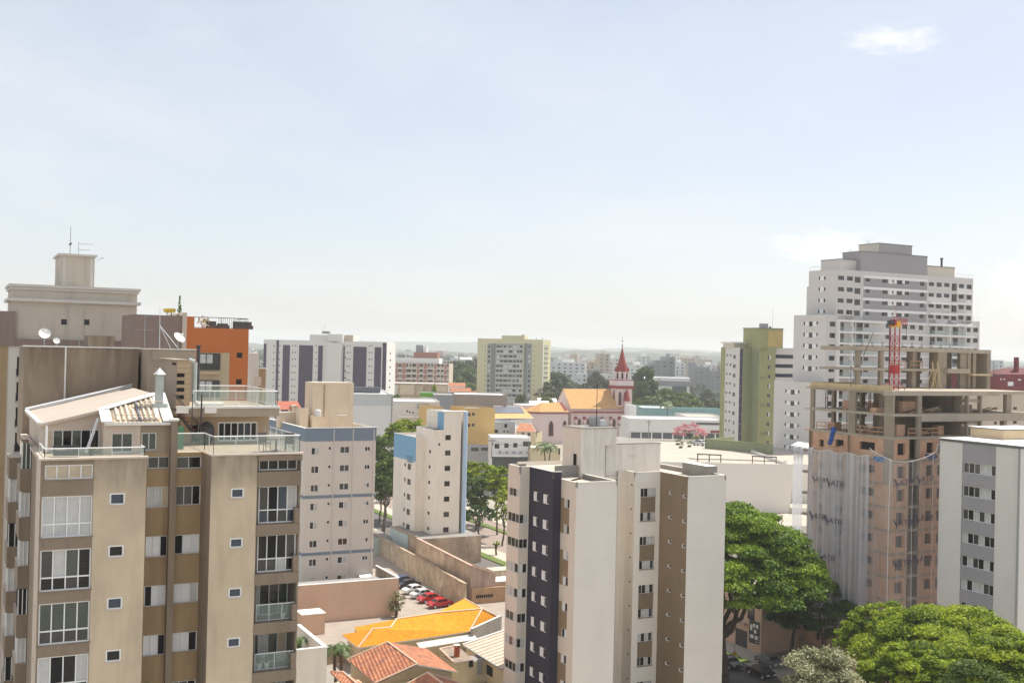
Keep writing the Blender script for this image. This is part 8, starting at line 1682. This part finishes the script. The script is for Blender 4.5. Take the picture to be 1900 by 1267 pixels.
    for pl in ([E[1], E[0], rb_, ra], [E[2], E[1], ra], [E[3], E[2], ra], [E[0], E[4], rb_], [E[4], E[3], ra, rb_]): m.quad(pl, 'tile_sand', [(p.dot(Ac), p.dot(Bc)) for p in pl])
    b.part('apse_roof', m); m = MB()
    m.quad([P(1037.5, 747, 497), P(1043, 747, 497), P(1053, 762, 493), P(1048, 762.5, 493)], 'ch_red'); b.part('roof_shade_wall', m)
    for x, y0, y1, w_ in ((1022, 780, 809, 2.4), (1047.5, 779.5, 791, 1.9)): u, z = hit(x, y1, c0, Ac); zt = hit(x, y0, c0, Ac)[1]; lancet(b, c0, Ac, u, z, w_, zt - z)
    # rear wing with pale roof
    m = MB(); r_ = P(1030, 745, 520); m.box(Vector((P(968, 760, 500).x, 500, 0)), Vector((14.5, 6, 0)), Vector((-4, 12, 0)), ZV * (P(1000, 746, 510).z - 1), 'ch_white', top='roof_white'); b.part('rear_wing', m)
    # tower
    t0 = along(e, Ac, 1160, 757); hw_ = 3.7; tc = Vector((t0.x, t0.y, 0)) + Bc * (hw_ + .5); s = lambda k: [tc + Ac * x * k + Bc * y * k for x, y in ((-hw_, -hw_), (hw_, -hw_), (hw_, hw_), (-hw_, hw_))]
    zl = hit(1156, 716, tc - Bc * hw_, Ac)[1]; zb = hit(1156, 706, tc - Bc * hw_, Ac)[1]; m = MB(); m.prism([(p.x, p.y) for p in s(1)], 0, zl, 'ch_pink'); b.part('tower_wall', m); m = MB(); m.prism([(p.x, p.y) for p in s(1.15)], zl - 1.3, zl - .6, 'ch_red', bottom=True); m.prism([(p.x, p.y) for p in s(1.24)], zl - .6, zl + .1, 'ch_red', bottom=True); m.prism([(p.x, p.y) for p in s(1.12)], zl + .1, zb, 'ch_white'); m.prism([(p.x, p.y) for p in s(1.18)], zb, zb + .25, 'ch_red', bottom=True); b.part('balustrade', m)
    of = tc - Bc * hw_
    for x in (1150, 1160): u = hit(x, 740, of, Ac)[0]; lancet(b, of, Ac, u, hit(1156, 752, of, Ac)[1], 1.5, 6.5)
    lancet(b, tc - Ac * hw_ + Bc * hw_, -Bc, hw_, hit(1140, 745, tc - Ac * hw_, Ac)[1], 1.3, 5.5)
    oct_ = lambda r, rot=22.5: [(tc.x + r * math.cos(R(45 * k + rot)), tc.y + r * math.sin(R(45 * k + rot))) for k in range(8)]
    zs = hit(1156, 690, tc, Ac)[1]; m = MB(); m.prism(oct_(3.2), zb, zs, 'ch_white'); b.part('belfry', m)
    for k in range(8):
        a = R(45 * k); n_ = Vector((math.cos(a), math.sin(a), 0)); d_ = Vector((-n_.y, n_.x, 0)); lancet(b, tc + n_ * 2.96, d_, 0, zb + .8, 1.0, zs - zb - .9, 'belfry_opening'); m = MB(); c_ = tc + n_ * 3.05; m.quad([c_ - d_ * 1.25 + ZV * zs, c_ + d_ * 1.25 + ZV * zs, c_ - n_ * 1.0 + ZV * (zs + 3.6)], 'ch_spire'); m.quad([c_ + d_ * 1.25 + ZV * zs, tc + ZV * zs, c_ - n_ * 1.0 + ZV * (zs + 3.6)], 'ch_spire'); m.quad([tc + ZV * zs, c_ - d_ * 1.25 + ZV * zs, c_ - n_ * 1.0 + ZV * (zs + 3.6)], 'ch_spire'); b.part('gablet', m)
        a2 = R(45 * k + 22.5); p_ = tc + Vector((math.cos(a2), math.sin(a2), 0)) * 3.3; m = MB(); m.tube(p_ + ZV * zb, p_ + ZV * (zs + .3), .28, .25, 'ch_white', 6); m.tube(p_ + ZV * (zs + .3), p_ + ZV * (zs + 2.4), .34, .02, 'ch_red', 6); b.part('pinnacle', m)
    za = hit(1156.6, 642, tc, Ac)[1]; m = MB(); i0 = oct_(2.75); 
    for k in range(8): p0, p1 = i0[k], i0[(k + 1) % 8]; m.quad([(p0[0], p0[1], zs), (p1[0], p1[1], zs), (tc.x, tc.y, za)], 'ch_spire')
    b.part('spire', m); m = MB(); t_ = Vector((tc.x, tc.y, za)); m.lathe(t_ - ZV * .5, [(.15, 0), (.4, .5), (.15, 1.0)], 'metal_dark', 8); m.tube(t_, Vector((tc.x, tc.y, hit(1157, 625, tc, Ac)[1])), .09, .06, 'metal_dark', 5); m.tube(t_ + ZV * 2.3 - Ac * .7, t_ + ZV * 2.3 + Ac * .7, .08, .08, 'metal_dark', 5); b.part('cross', m)
    # corner turret in front of the tower
    p_ = along(e, Ac, 1160, 757) - Bc * 1.4; p_ = Vector((p_.x, p_.y, 0)); z5 = hit(1160, 744, p_, Ac)[1]; z6 = hit(1160, 719, p_, Ac)[1]; m = MB(); m.tube(p_, p_ + ZV * z5, 1.35, 1.35, 'ch_pink', 8); b.part('turret', m); m = MB(); m.tube(p_ + ZV * z5, p_ + ZV * z6, 1.7, .05, 'ch_spire', 8); b.part('turret_spire', m); m = MB(); u = 0; m.box(p_ - Bc * 1.5 - Ac * .25 + ZV * (z5 - 3.4), Ac * .5, Bc * .3, ZV * 2, 'glass_dark'); b.part('turret_window', m)
    b.finish(); return b
build_church()
# ------------------------------------------------------------------ shopping block with the sunlit roof deck, right of the cream tower
def build_mall():
    C = P(1225, 855, 233); b = Bld('roof_deck_building', 'large blank cream walled building with a wide sunlit roof deck', 'building', (C.x, C.y, 0), 1.5, panes=False); q = Vector((C.x, C.y, 0)); Wd = hit(1468, 861.5, q, b.A)[0]; zt = hit(1400, 860, q, b.A)[1]
    b.block(C - b.A * 8, Wd + 8, 62, 0, zt, 'mall_wall', roof='deck', para=.7)
    m = MB(); m.box(q + b.A * (Wd + .1) - b.B * 1, b.A * 16, b.B * 8, ZV * (zt - 9), 'mall_wall', top='deck'); m.box(q + b.A * (Wd + .1) + b.B * 8, b.A * 14, b.B * 53, ZV * (zt - .7), 'mall_wall', top='deck'); b.part('side_wing', m)
    m = MB(); m.box(q + b.A * 6 - b.B * 17, b.A * 34, b.B * 16.9, ZV * 8.8, 'mall_wall', top='deck'); m.box(q + b.A * 14 - b.B * 9 + ZV * 8.81, b.A * 6, b.B * 4, ZV * .5, 'white_paint'); b.part('front_wing', m); b.finish(); zd = zt - .68
    # green boundary wall on the deck
    a = G(1308, 831.5, zd); c = G(1433, 842.5, zd); h = 2.35; T = Thing('green_wall', 'long olive green wall at the back of the sunlit roof deck', 'wall', a); m = MB(); d = (c - a); n = Vector((-d.y, d.x, 0)).normalized(); m.box(a, d, n * .4, ZV * h, 'gt_shade'); m.box(a, n * 14, d.normalized() * .4, ZV * h, 'gt_shade'); T.part('masonry', m); m = MB(); m.box(a - n * .1 + ZV * h, d, n * .6, ZV * .12, 'gt_green'); T.part('coping', m)
    for i, (x0, x1, y, lab) in enumerate(((1293, 1338, 846, 'left dark pergola frame on the roof deck'), (1395, 1441, 850, 'right dark pergola frame on the roof deck'))):
        p0, p1 = G(x0 + 1, y + 10, zd), G(x1 - 1, y + 12, zd); T = Thing('pergola', lab, 'pergola', p0); m = MB(); hh = 1.5; d = p1 - p0; n = Vector((-d.y, d.x, 0)).normalized() * 1.2
        for s in (0, .5, 1):
            for k in (0, 1): m.tube(p0 + d * s + n * k, p0 + d * s + n * k + ZV * hh, .1, .1, 'metal_dark', 4)
        T.split('post', m); m = MB()
        for k in (0, 1): m.box(p0 - d * .03 + n * k + ZV * hh, d * 1.06, Vector((0, .18, 0)), ZV * .15, 'metal_dark')
        for s in range(9): m.tube(p0 + d * s / 8 + ZV * (hh + .1), p0 + d * s / 8 + n + ZV * (hh + .1), .04, .04, 'metal_dark', 4)
        T.part('beam', m)
    m = MB(); p = [G(x, y, zd) + ZV * .1 for x, y in ((1278, 851), (1300, 852.5), (1345, 853), (1400, 855), (1460, 857))]; m.path(p, .12, 'concrete_old', 4); single('deck_kerb', m, 'thin grey kerb winding across the front of the roof deck', 'kerb')
    for i, (x, y, lab) in enumerate(((1257, 822, 'small dark shrub at the left end of the roof deck'), (1263, 828, 'dark shrub in the middle of the deck planters'), (1279, 826, 'planter shrub below the pink tree'))):
        g_ = G(x, y + 3, zd); me = crown_mesh('crown', [(Vector((0, 0, .8)), .8, .6), (Vector((.4, .2, 1.2)), .5, .5)], 80, .2, 'leaf_dark', 60 + i); T = Thing('planter_shrub', lab, 'shrub', g_); mb = MB(); mb.lathe(g_, [(.4, 0), (.5, .45), (.4, .45)], 'metal_dark', 8); T.part('pot', mb); o = bpy.data.objects.new('crown', me); COL.objects.link(o); o.parent = T.o
    car('car_silver', tuple(G(1299, 826, zd)), (A * .3 - B).normalized(), 'silver car parked on the roof deck beside the green wall')
    # pink tree
    t = P(1280, 783.5, 300); zt_ = zd; parts = tree_parts(t.z - zt_, 4.9, 'leaf_pink', 77, 'umbrella', nclump=34, per=95, size=.2, ch=4.4, tr=.22, fork=1.2); place_tree('pink_blossom_tree', 'round tree covered in pink blossom at the back of the roof deck', 'tree', (t.x, t.y, zt_), parts)
build_mall()
# warehouses and sheds beyond the deck
b, C, Wd, fl, ff = low('long pale grey shopping hall with dark glazed ground floor beyond the pink tree', 1168, 1345, 776, 440, 'wh_white', 'roof_white', 20, 4, cat='hall', name='long_hall'); m = MB(); z = ff.uz(1200, 802)[1]; m.box(ff.pt(.1, 0, 0), ff.d * (Wd - .2), ff.n * .1, ZV * z, 'wh_dark'); 
for i in range(9): m.box(ff.pt(Wd * i / 9 + .2, 0, .1), ff.d * .5, ff.n * .15, ZV * z, 'far_white')
b.part('glazed_front', m); m = MB(); m.box(ff.pt(ff.uz(1291, 785)[0], ff.uz(1300, 788)[1], 0), ff.d * 11, ff.n * .1, ZV * .9, 'wh_dark'); m.box(ff.pt(ff.uz(1318, 800)[0], ff.uz(1318, 803)[1], .1), ff.d * 3.6, ff.n * .1, ZV * 1.0, 'ch_red'); b.part('sign_band', m); b.finish()
for (lab, x0, x1, y, Y, m_, rf, dB) in (('teal walled shed left of the far palm', 1193, 1250, 756, 520, 'teal', 'roof_white', 24), ('long teal shed right of the far palm', 1252, 1340, 757, 540, 'teal', 'roof_white', 10), ('low shed with a broad sandy pitched roof behind the long hall', 1275, 1345, 772, 480, 'wh_white', 'deck', 26), ('white walled house right of the church tower foot', 1168, 1181, 752, 470, 'far_white', 'roof_white', 10)):
    b, C, Wd, fl, ff = low(lab, x0, x1, y, Y, m_, rf, dB, 4, cat='shed', name='shed'); b.finish()
b, C, Wd, fl, ff = low('large grey exhibition hall with dark recessed front behind the round trees', 1213, 1280, 700, 760, 'far_white', 'roof_white', 30, -8, cat='hall', name='grey_hall', rows=1, wr=((1221, 702, 1226, 706),)); m = MB(); z = ff.uz(1240, 716)[1]; ff.band(m, z + 3.4, z, 'far_grey', .4); m.box(ff.pt(Wd * .52, 0, 0), ff.d * Wd * .4, ff.n * .3, ZV * z, 'wh_dark'); b.part('dark_front', m); b.finish()
# red brick building far right
b, C, Wd, fl, ff = low('dark red building with white framed windows at the right edge', 1852, 1930, 694, 255, 'rd_red', 'rd_roof', 14, TH, cat='building', name='red_building', rows=4, dh=3, wr=((1856, 702, 1859, 705, ['w']), (1862, 702, 1865, 705, ['w']), (1870, 708, 1881, 716, ['ww']), (1889, 703, 1895, 706, ['w']))); m = MB(); q = Vector((C.x, C.y, 0)); u = hit(1868, 683, q + b.B * 3, b.A)[0]; zr = hit(1868, 682, q + b.B * 3, b.A)[1]; m.quad([q + ZV * C.z, q + b.A * Wd + ZV * C.z, q + b.A * Wd + b.B * 3 + ZV * zr, q + b.A * u + b.B * 3 + ZV * zr], 'rd_roof'); m.quad([q + b.B * 6 + ZV * C.z, q + ZV * C.z, q + b.A * u + b.B * 3 + ZV * zr], 'rd_roof'); b.part('pitched_roof', m); m = MB(); u = hit(1893, 680, q, b.A)[0]; m.box(q + b.A * u + b.B + ZV * (C.z - 1), b.A * .8, b.B * .8, ZV * 5, 'rd_red'); b.part('chimney', m); b.finish()
b, C, Wd, fl, ff = low('pale building with small dark windows seen through the open right floors', 1835, 1930, 728, 235, 'far_beige', 'roof_white', 12, TH, cat='building', name='pale_building', rows=3, dh=3, wr=((1845, 756, 1850, 761), (1855, 780, 1862, 790), (1880, 755, 1887, 760), (1890, 770, 1896, 776))); b.finish()
# ------------------------------------------------------------------ far town
FT = [  # x0, x1, ytop, Y, material, theta, rows, label
 (1022, 1087, 671, 900, 'far_white', -6, 6, 'long white apartment block beyond the dark trees right of the yellow building'), (1040, 1068, 662, 930, 'far_white', -6, 2, 'white roof storey of a far block with a beige stair box'), (1058, 1072, 656.5, 925, 'far_beige', -6, 1, 'beige stair box on the far white block'),
 (1086, 1122, 671, 950, 'far_beige', 10, 7, 'far beige apartment block left of the spire'), (1112, 1132, 656, 940, 'far_beige', 12, 10, 'far beige tower just left of the church spire'), (1130, 1150, 664, 960, 'far_white', 12, 8, 'far pale slab half hidden by the church spire'), (1095, 1118, 687, 860, 'far_grey', 4, 4, 'low grey building among trees left of the spire'),
 (1168, 1200, 676, 980, 'far_white', 6, 6, 'far white block right of the church spire'), (1183, 1207, 660, 1150, 'far_white', -4, 4, 'pale stepped block on the skyline right of the spire'), (1196, 1218, 677, 900, 'far_grey', -6, 6, 'dark grey low block behind the dark round tree'),
 (1216, 1240, 668, 880, 'far_grey', -6, 8, 'dark grey building with a flat top right of the dark tree'), (1227, 1253, 661.5, 890, 'far_grey', -6, 9, 'taller dark grey building with projecting roof'), (1253, 1272, 672, 980, 'far_white', 4, 6, 'white block right of the dark grey buildings'), (1262, 1290, 664, 1200, 'far_beige', 8, 4, 'far beige block on the skyline'),
 (1278, 1292, 673, 1000, 'far_grey', -5, 5, 'narrow grey block in the far right town'), (1288, 1316, 681, 960, 'far_grey', -4, 5, 'brownish grey apartment pair beyond the exhibition hall'), (1303, 1330, 676, 1050, 'far_white', 6, 5, 'white apartment block left of the green tower'), (1318, 1338, 688, 900, 'far_grey', 5, 5, 'grey apartment block touching the green tower'), (1299, 1322, 667, 1300, 'far_beige', 5, 3, 'small far block above the white apartments'),
 (1144, 1176, 683, 1020, 'far_white', 0, 4, 'low white building behind the church tower'), (1070, 1090, 692, 800, 'far_white', 0, 2, 'small white house among trees left of the church'), (1118, 1134, 694, 800, 'far_white', 20, 2, 'white gabled house left of the church tower'),
 (1030, 1050, 666, 1400, 'far_white', 5, 2, 'tiny far block right of the yellow building'), (1240, 1262, 655, 1900, 'far_white', 0, 2, 'very distant pale block on the ridge'), (836, 856, 664, 1500, 'far_white', 0, 2, 'tiny distant building left of the yellow building'), (1180, 1194, 668, 1500, 'far_beige', 0, 2, 'tiny beige building far beyond the spire'), (1078, 1092, 667, 1600, 'far_white', 0, 2, 'tiny white building far left of the spire'), (1150, 1162, 660, 1700, 'far_white', 0, 2, 'tiny white building far behind the spire'),
 (858, 872, 668, 1700, 'far_white', 0, 2, 'distant pale roof just left of the yellow building'), (1286, 1300, 660, 1900, 'far_beige', 0, 2, 'distant pale building on the right ridge'), (1845, 1862, 668, 900, 'far_white', 0, 4, 'distant white block left of the red building')]
for (x0, x1, y, Y, m_, th, rows, lab) in FT:
    C = P(x0, y, Y); b = Bld('distant_building', lab, 'building', (C.x, C.y, 0), th, 'distant buildings below the ridge', panes=False); Wd = hit(x1, y, C, b.A)[0]; b.block(C, Wd, 12, 0, C.z, m_, roof='roof_white', para=.5); ff = b.faces[-1]; n = max(2, int(Wd / 4.2)); mb = MB()
    for k in range(rows):
        for i in range(n):
            if (i * 7 + k * 3) % 11: ff.win(Wd * (i + .28) / n, C.z - 2.6 - k * 2.9, Wd / n * .36, 1.2, 'f' if (i * 5 + k) % 6 else 'm', hole=False, out=.05, fr=None, sill=False, depth=.01)
    if Wd > 8: t = MB(); t.box(Vector((C.x, C.y, 0)) + b.A * Wd * .35 + b.B * 3 + ZV * (C.z - .5), b.A * Wd * .3, b.B * 5, ZV * 3, m_, top='roof_white'); b.part('roof_house', t)
    b.finish(cap=60)
# houses with red roofs scattered among the far trees
rg = random.Random(12)
for i, (x, y, Y, lab) in enumerate(((838, 722, 520, 'red roofed house left of the yellow building'), (849, 728, 500, 'pinkish roofed house below the far trees'), (830, 712, 560, 'small red roofed house beside the cream warehouse'), (1196, 700, 820, 'white house beside the dark round tree'), (1108, 706, 760, 'white gable below the beige towers'), (1000, 741, 560, 'white canopy roof below the yellow building'), (985, 746, 540, 'grey flat roofed house below the yellow building'), (855, 664, 900, 'pale house on the wooded slope'))):
    p = P(x, y, Y); T = Thing('distant_house', lab, 'house', (p.x, p.y, terr(p.x, p.y)), 0, 'small houses among the far trees'); w_ = 9; m = MB(); q = Vector((p.x, p.y, 0)); m.box(q, Vector((w_, 1, 0)), Vector((-1, 8, 0)), ZV * (p.z - 1.2), 'far_white'); T.part('wall', m); a, c = q + ZV * (p.z - 1.2) - Vector((.4, .4, 0)), q + Vector((w_ + .4, .6, p.z - 1.2)); m = MB(); rt = Vector((-.5, 4, 1.8)); mt = 'tile_terra' if i < 3 else 'roof_white'; m.quad([a, c, c + rt, a + rt], mt, [(0, 0), (9, 0), (9, 4), (0, 4)]); m.quad([c + Vector((-1, 8.6, 0)), a + Vector((-1, 8.6, 0)), a + rt, c + rt], mt, [(0, 0), (9, 0), (9, 4), (0, 4)]); T.part('roof', m)
# ------------------------------------------------------------------ street trees and far woods
VT = [('yellow green flat tree spreading above the street left of the narrow tower', 762, 777, 268, 105, 'leaf_bright', 'umbrella', 40, 90, .28, .30), ('dark street tree between the banded block and the narrow tower', 708, 806, 262, 92, 'leaf_mid', 'round', 40, 60, .3, .72), ('tree with pale blossom against the blue panelled wall', 716, 846, 250, 64, 'leaf_mid', 'round', 26, 60, .3, .6),
 ('bright tree just right of the pale blue round column', 893, 856, 262, 90, 'leaf_bright', 'umbrella', 40, 80, .28, .45), ('dark tree below the bright one beside the blue column', 884, 882, 255, 62, 'leaf_mid', 'round', 28, 60, .3, .62), ('yellow green tree touching the cream tower roof edge', 926, 862, 250, 50, 'leaf_bright', 'round', 26, 70, .28, .55), ('small tree below the cream tower left edge', 934, 905, 236, 34, 'leaf_bright', 'round', 18, 60, .28, .6),
 ('small leafy tree standing on the median of the street', 892, 935, 240, 62, 'leaf_dark', 'umbrella', 26, 50, .3, .5), ('bushy shrub tree beside the parked cars', 736, 1098, 172, 34, 'leaf_olive', 'round', 20, 70, .2, .8), ('young sapling near the street kerb', 922, 1004, 225, 16, 'leaf_bright', 'round', 8, 50, .25, .5),
 ('thin street tree in front of the banded block corner', 716, 880, 240, 26, 'leaf_dark', 'round', 12, 40, .3, .3), ('leafy bush at the foot of the round blue column', 872, 1012, 226, 18, 'leaf_bright', 'round', 8, 50, .25, .8)]
for i, (lab, x, y, Y, w_, lm, kd, nc, per, sz, hf) in enumerate(VT): tree(lab, x, y, Y, w_, 0, hf, lm, kd, 100 + i, nclump=int(nc * 1.6), per=per * .85, size=sz * 1.25, tr=.22)
palm('tall palm in front of the church between shop and cream tower', 1010, 815, 285, 3.4, 0, 5); palm('smaller palm beside the tall one', 1022, 822, 283, 2.4, 0, 6); palm('far palm standing against the teal sheds', 1238, 741, 505, 4.5, 0, 7)
protos = {}
def fartree(x, y, Y, w_, lm, kd, lab, v):
    key = (lm, kd, v)
    if key not in protos:
        mb, me = tree_parts(12, 6, lm, 200 + v * 7 + len(lm), kd, nclump=44, per=34, size=.55, ch=9 if kd == 'round' else 6, tr=.3); protos[key] = (mb.mesh('trunk'), me)
    p = P(x, y, Y); z = terr(p.x, p.y); h = p.z - z; T = place_tree('tree', lab, 'tree', (p.x, p.y, z), protos[key], v * 1.3 + x); s = w_ / 2 / F * Y / 6; T.scale = (s, s, h / 12); return T
FTREES = [(1040, 706, 640, 110, 'leaf_far', 'umbrella', 'broad dark spreading tree behind the church nave'), (1090, 712, 630, 90, 'leaf_far', 'umbrella', 'broad tree behind the right of the golden church roof'), (1060, 722, 600, 80, 'leaf_far', 'umbrella', 'dense low tree touching the church ridge'), (1118, 700, 700, 40, 'leaf_far', 'round', 'dark tree left of the church tower balustrade'), (1023, 690, 720, 50, 'leaf_dark', 'round', 'dark tree rising at the right foot of the yellow building'), (1015, 738, 560, 40, 'leaf_mid', 'round', 'light green tree below the yellow building right corner'), (968, 733, 560, 26, 'leaf_dark', 'round', 'dark bushy tree below the yellow building centre'),
 (1197, 683, 640, 54, 'leaf_dark', 'round', 'tall dark round tree right of the church tower'), (1190, 712, 620, 40, 'leaf_dark', 'round', 'dark tree below the tall round one'), (1215, 735, 600, 90, 'leaf_mid', 'umbrella', 'wide green tree in front of the exhibition hall left part'), (1262, 728, 590, 90, 'leaf_mid', 'umbrella', 'wide green tree in front of the exhibition hall right part'), (1236, 722, 620, 50, 'leaf_mid', 'round', 'middle tree in front of the exhibition hall'), (1318, 738, 640, 50, 'leaf_far', 'round', 'tree left of the olive green tower'), (1312, 722, 760, 30, 'leaf_far', 'round', 'small far tree beyond the hall roof'),
 (850, 672, 760, 70, 'leaf_far', 'round', 'large dark tree left of the yellow building'), (868, 682, 740, 60, 'leaf_dark', 'round', 'dark tree touching the yellow building left edge'), (862, 702, 690, 60, 'leaf_mid', 'round', 'round tree below the dark ones left of the yellow building'), (840, 690, 720, 50, 'leaf_far', 'round', 'dark tree right of the brick balcony block'), (880, 666, 900, 60, 'leaf_far', 'umbrella', 'far tree mass directly behind the yellow building'), (815, 705, 620, 36, 'leaf_far', 'round', 'tree in front of the brick block right end'), (735, 735, 420, 26, 'leaf_mid', 'round', 'small bright tree behind the white warehouse corner'), (477, 672, 420, 30, 'leaf_mid', 'round', 'tree seen between the orange building and violet block'), (806, 725, 460, 20, 'leaf_bright', 'cone', 'bright pointed shrub above the green kiosk'),
 (1040, 694, 760, 60, 'leaf_far', 'round', 'rounded dark tree in front of the long white block'), (1128, 707, 700, 34, 'leaf_far', 'round', 'dark tree between white gables and tower'), (1180, 740, 560, 40, 'leaf_mid', 'umbrella', 'low green tree right of the church tower foot'), (1332, 750, 560, 30, 'leaf_far', 'round', 'dark tree against the olive green tower foot'), (1290, 812, 330, 26, 'leaf_olive', 'round', 'brownish shrub right of the pink tree'), (1105, 690, 800, 36, 'leaf_far', 'round', 'small dark tree between far beige blocks')]
for i, (x, y, Y, w_, lm, kd, lab) in enumerate(FTREES): fartree(x, y, Y, w_, lm, kd, lab, i % 3)
# continuous far woodland and town haze band: one stuff object of crowns spread over the plain
def woods(name, n, Y0, Y1, seed, leafm, size):
    rng = np.random.default_rng(seed); cl = []
    for i in range(n):
        Y = Y0 * (Y1 / Y0) ** rng.random(); x = (rng.random() - .5) * Y * 1.1; s = 5 + 5 * rng.random(); cl.append((Vector((x, Y, terr(x, Y) + s * .55)), s, s * .7))
    me = crown_mesh(name, cl, 1.0, size, leafm, seed); o = bpy.data.objects.new(name, me); COL.objects.link(o); o['kind'] = 'stuff'
woods('woodland', 1500, 760, 1500, 3, 'leaf_far', 1.9); woods('woodland', 2200, 1500, 4200, 4, 'leaf_far', 4.)
# tiny far town beyond: pale roofs on the slopes
rng = random.Random(9); m = MB()
for i in range(700):
    Y = 1100 * (4200 / 1100) ** rng.random(); x = (rng.random() - .5) * Y * 1.05; z = terr(x, Y); w_ = rng.uniform(8, 26); h = rng.uniform(4, 9) if rng.random() < .8 else rng.uniform(12, 22); m.box((x, Y, z - 2), (w_, rng.uniform(-3, 3), 0), (rng.uniform(-3, 3), w_ * .7, 0), (0, 0, h + 2), rng.choice(['far_white', 'far_white', 'far_beige', 'far_grey', 'brick_far']), top=rng.choice(['roof_white', 'roof_sand', 'tile_red_plain', 'roof_white']))
single('far_town', m, kind='stuff')
# ------------------------------------------------------------------ poles
def pole(lab, px, y0, y1, Y, z0=None, arm=True):
    a = P(px, y1, Y); t = Vector((a.x, a.y, hit(px, y0, a, A)[1])); T = Thing('utility_pole', lab, 'utility pole', a); m = MB(); m.tube(a, t, .16, .11, 'concrete_old', 6); T.part('shaft', m)
    if arm:
        m = MB(); m.box(t - A * 1.1 - ZV * .9, A * 2.2, B * .12, ZV * .14, 'metal_dark'); T.part('crossarm', m); m = MB()
        for k in (-1, -.3, .4, 1): m.tube(t + A * k - ZV * .76, t + A * k - ZV * .5, .05, .05, 'metal_dark', 5)
        T.part('insulator', m); m = MB(); m.tube(t - ZV * 2.2 + A * .3, t - ZV * 1.3 + A * .3, .22, .22, 'metal_grey', 8); T.part('transformer', m)
    return t
t1 = pole('utility pole beside the white shop building', 980, 818, 862, 300); t2 = pole('utility pole left of the white shop windows', 912, 812, 850, 315); pole('utility pole before the long hall left of the pink tree', 1203, 778, 822, 395); pole('lamp pole in the shade of the street trees', 1403, 1160, 1215, 160)
for (a, c, lab) in ((t1, t2, 'three thin wires slung between the two poles at the white shop'),):
    m = MB()
    for k in (-.8, 0, .8):
        pts = [(a + A * k).lerp(c + A * k, s / 8) - ZV * (.7 + 1.0 * math.sin(math.pi * s / 8)) for s in range(9)]; m.path(pts, .03, 'metal_dark', 3)
    single('overhead_wire', m, lab, 'wire')
s = P(1403, 1190, 160)
for k in range(4):
    m = MB(); a, c = P(1378, 1168 + k * 4, 172), P(1412, 1182 + k * 4.5, 150); m.path([a.lerp(c, t / 6) - ZV * .4 * math.sin(math.pi * t / 6) for t in range(7)], .03, 'metal_light', 3); single('overhead_wire', m, ['topmost', 'second', 'third', 'lowest'][k] + ' of the four pale wires under the great street tree', 'wire', 'wires under the great street tree')
m = MB(); p = P(1363, 1213, 150); m.tube(Vector((p.x, p.y, 0)), Vector((p.x, p.y, p.z + 1.2)), .05, .05, 'metal_grey', 5); d = A; T = Thing('warning_sign', 'yellow diamond warning sign beside the street', 'road sign', (p.x, p.y, 0)); T.part('post', m); m = MB(); m.quad([p - A * .55, p - ZV * .55, p + A * .55, p + ZV * .55], 'crane_yellow'); m.quad([p - A * .55 + B * .04, p + ZV * .55 + B * .04, p + A * .55 + B * .04, p - ZV * .55 + B * .04], 'metal_grey'); T.part('plate', m)
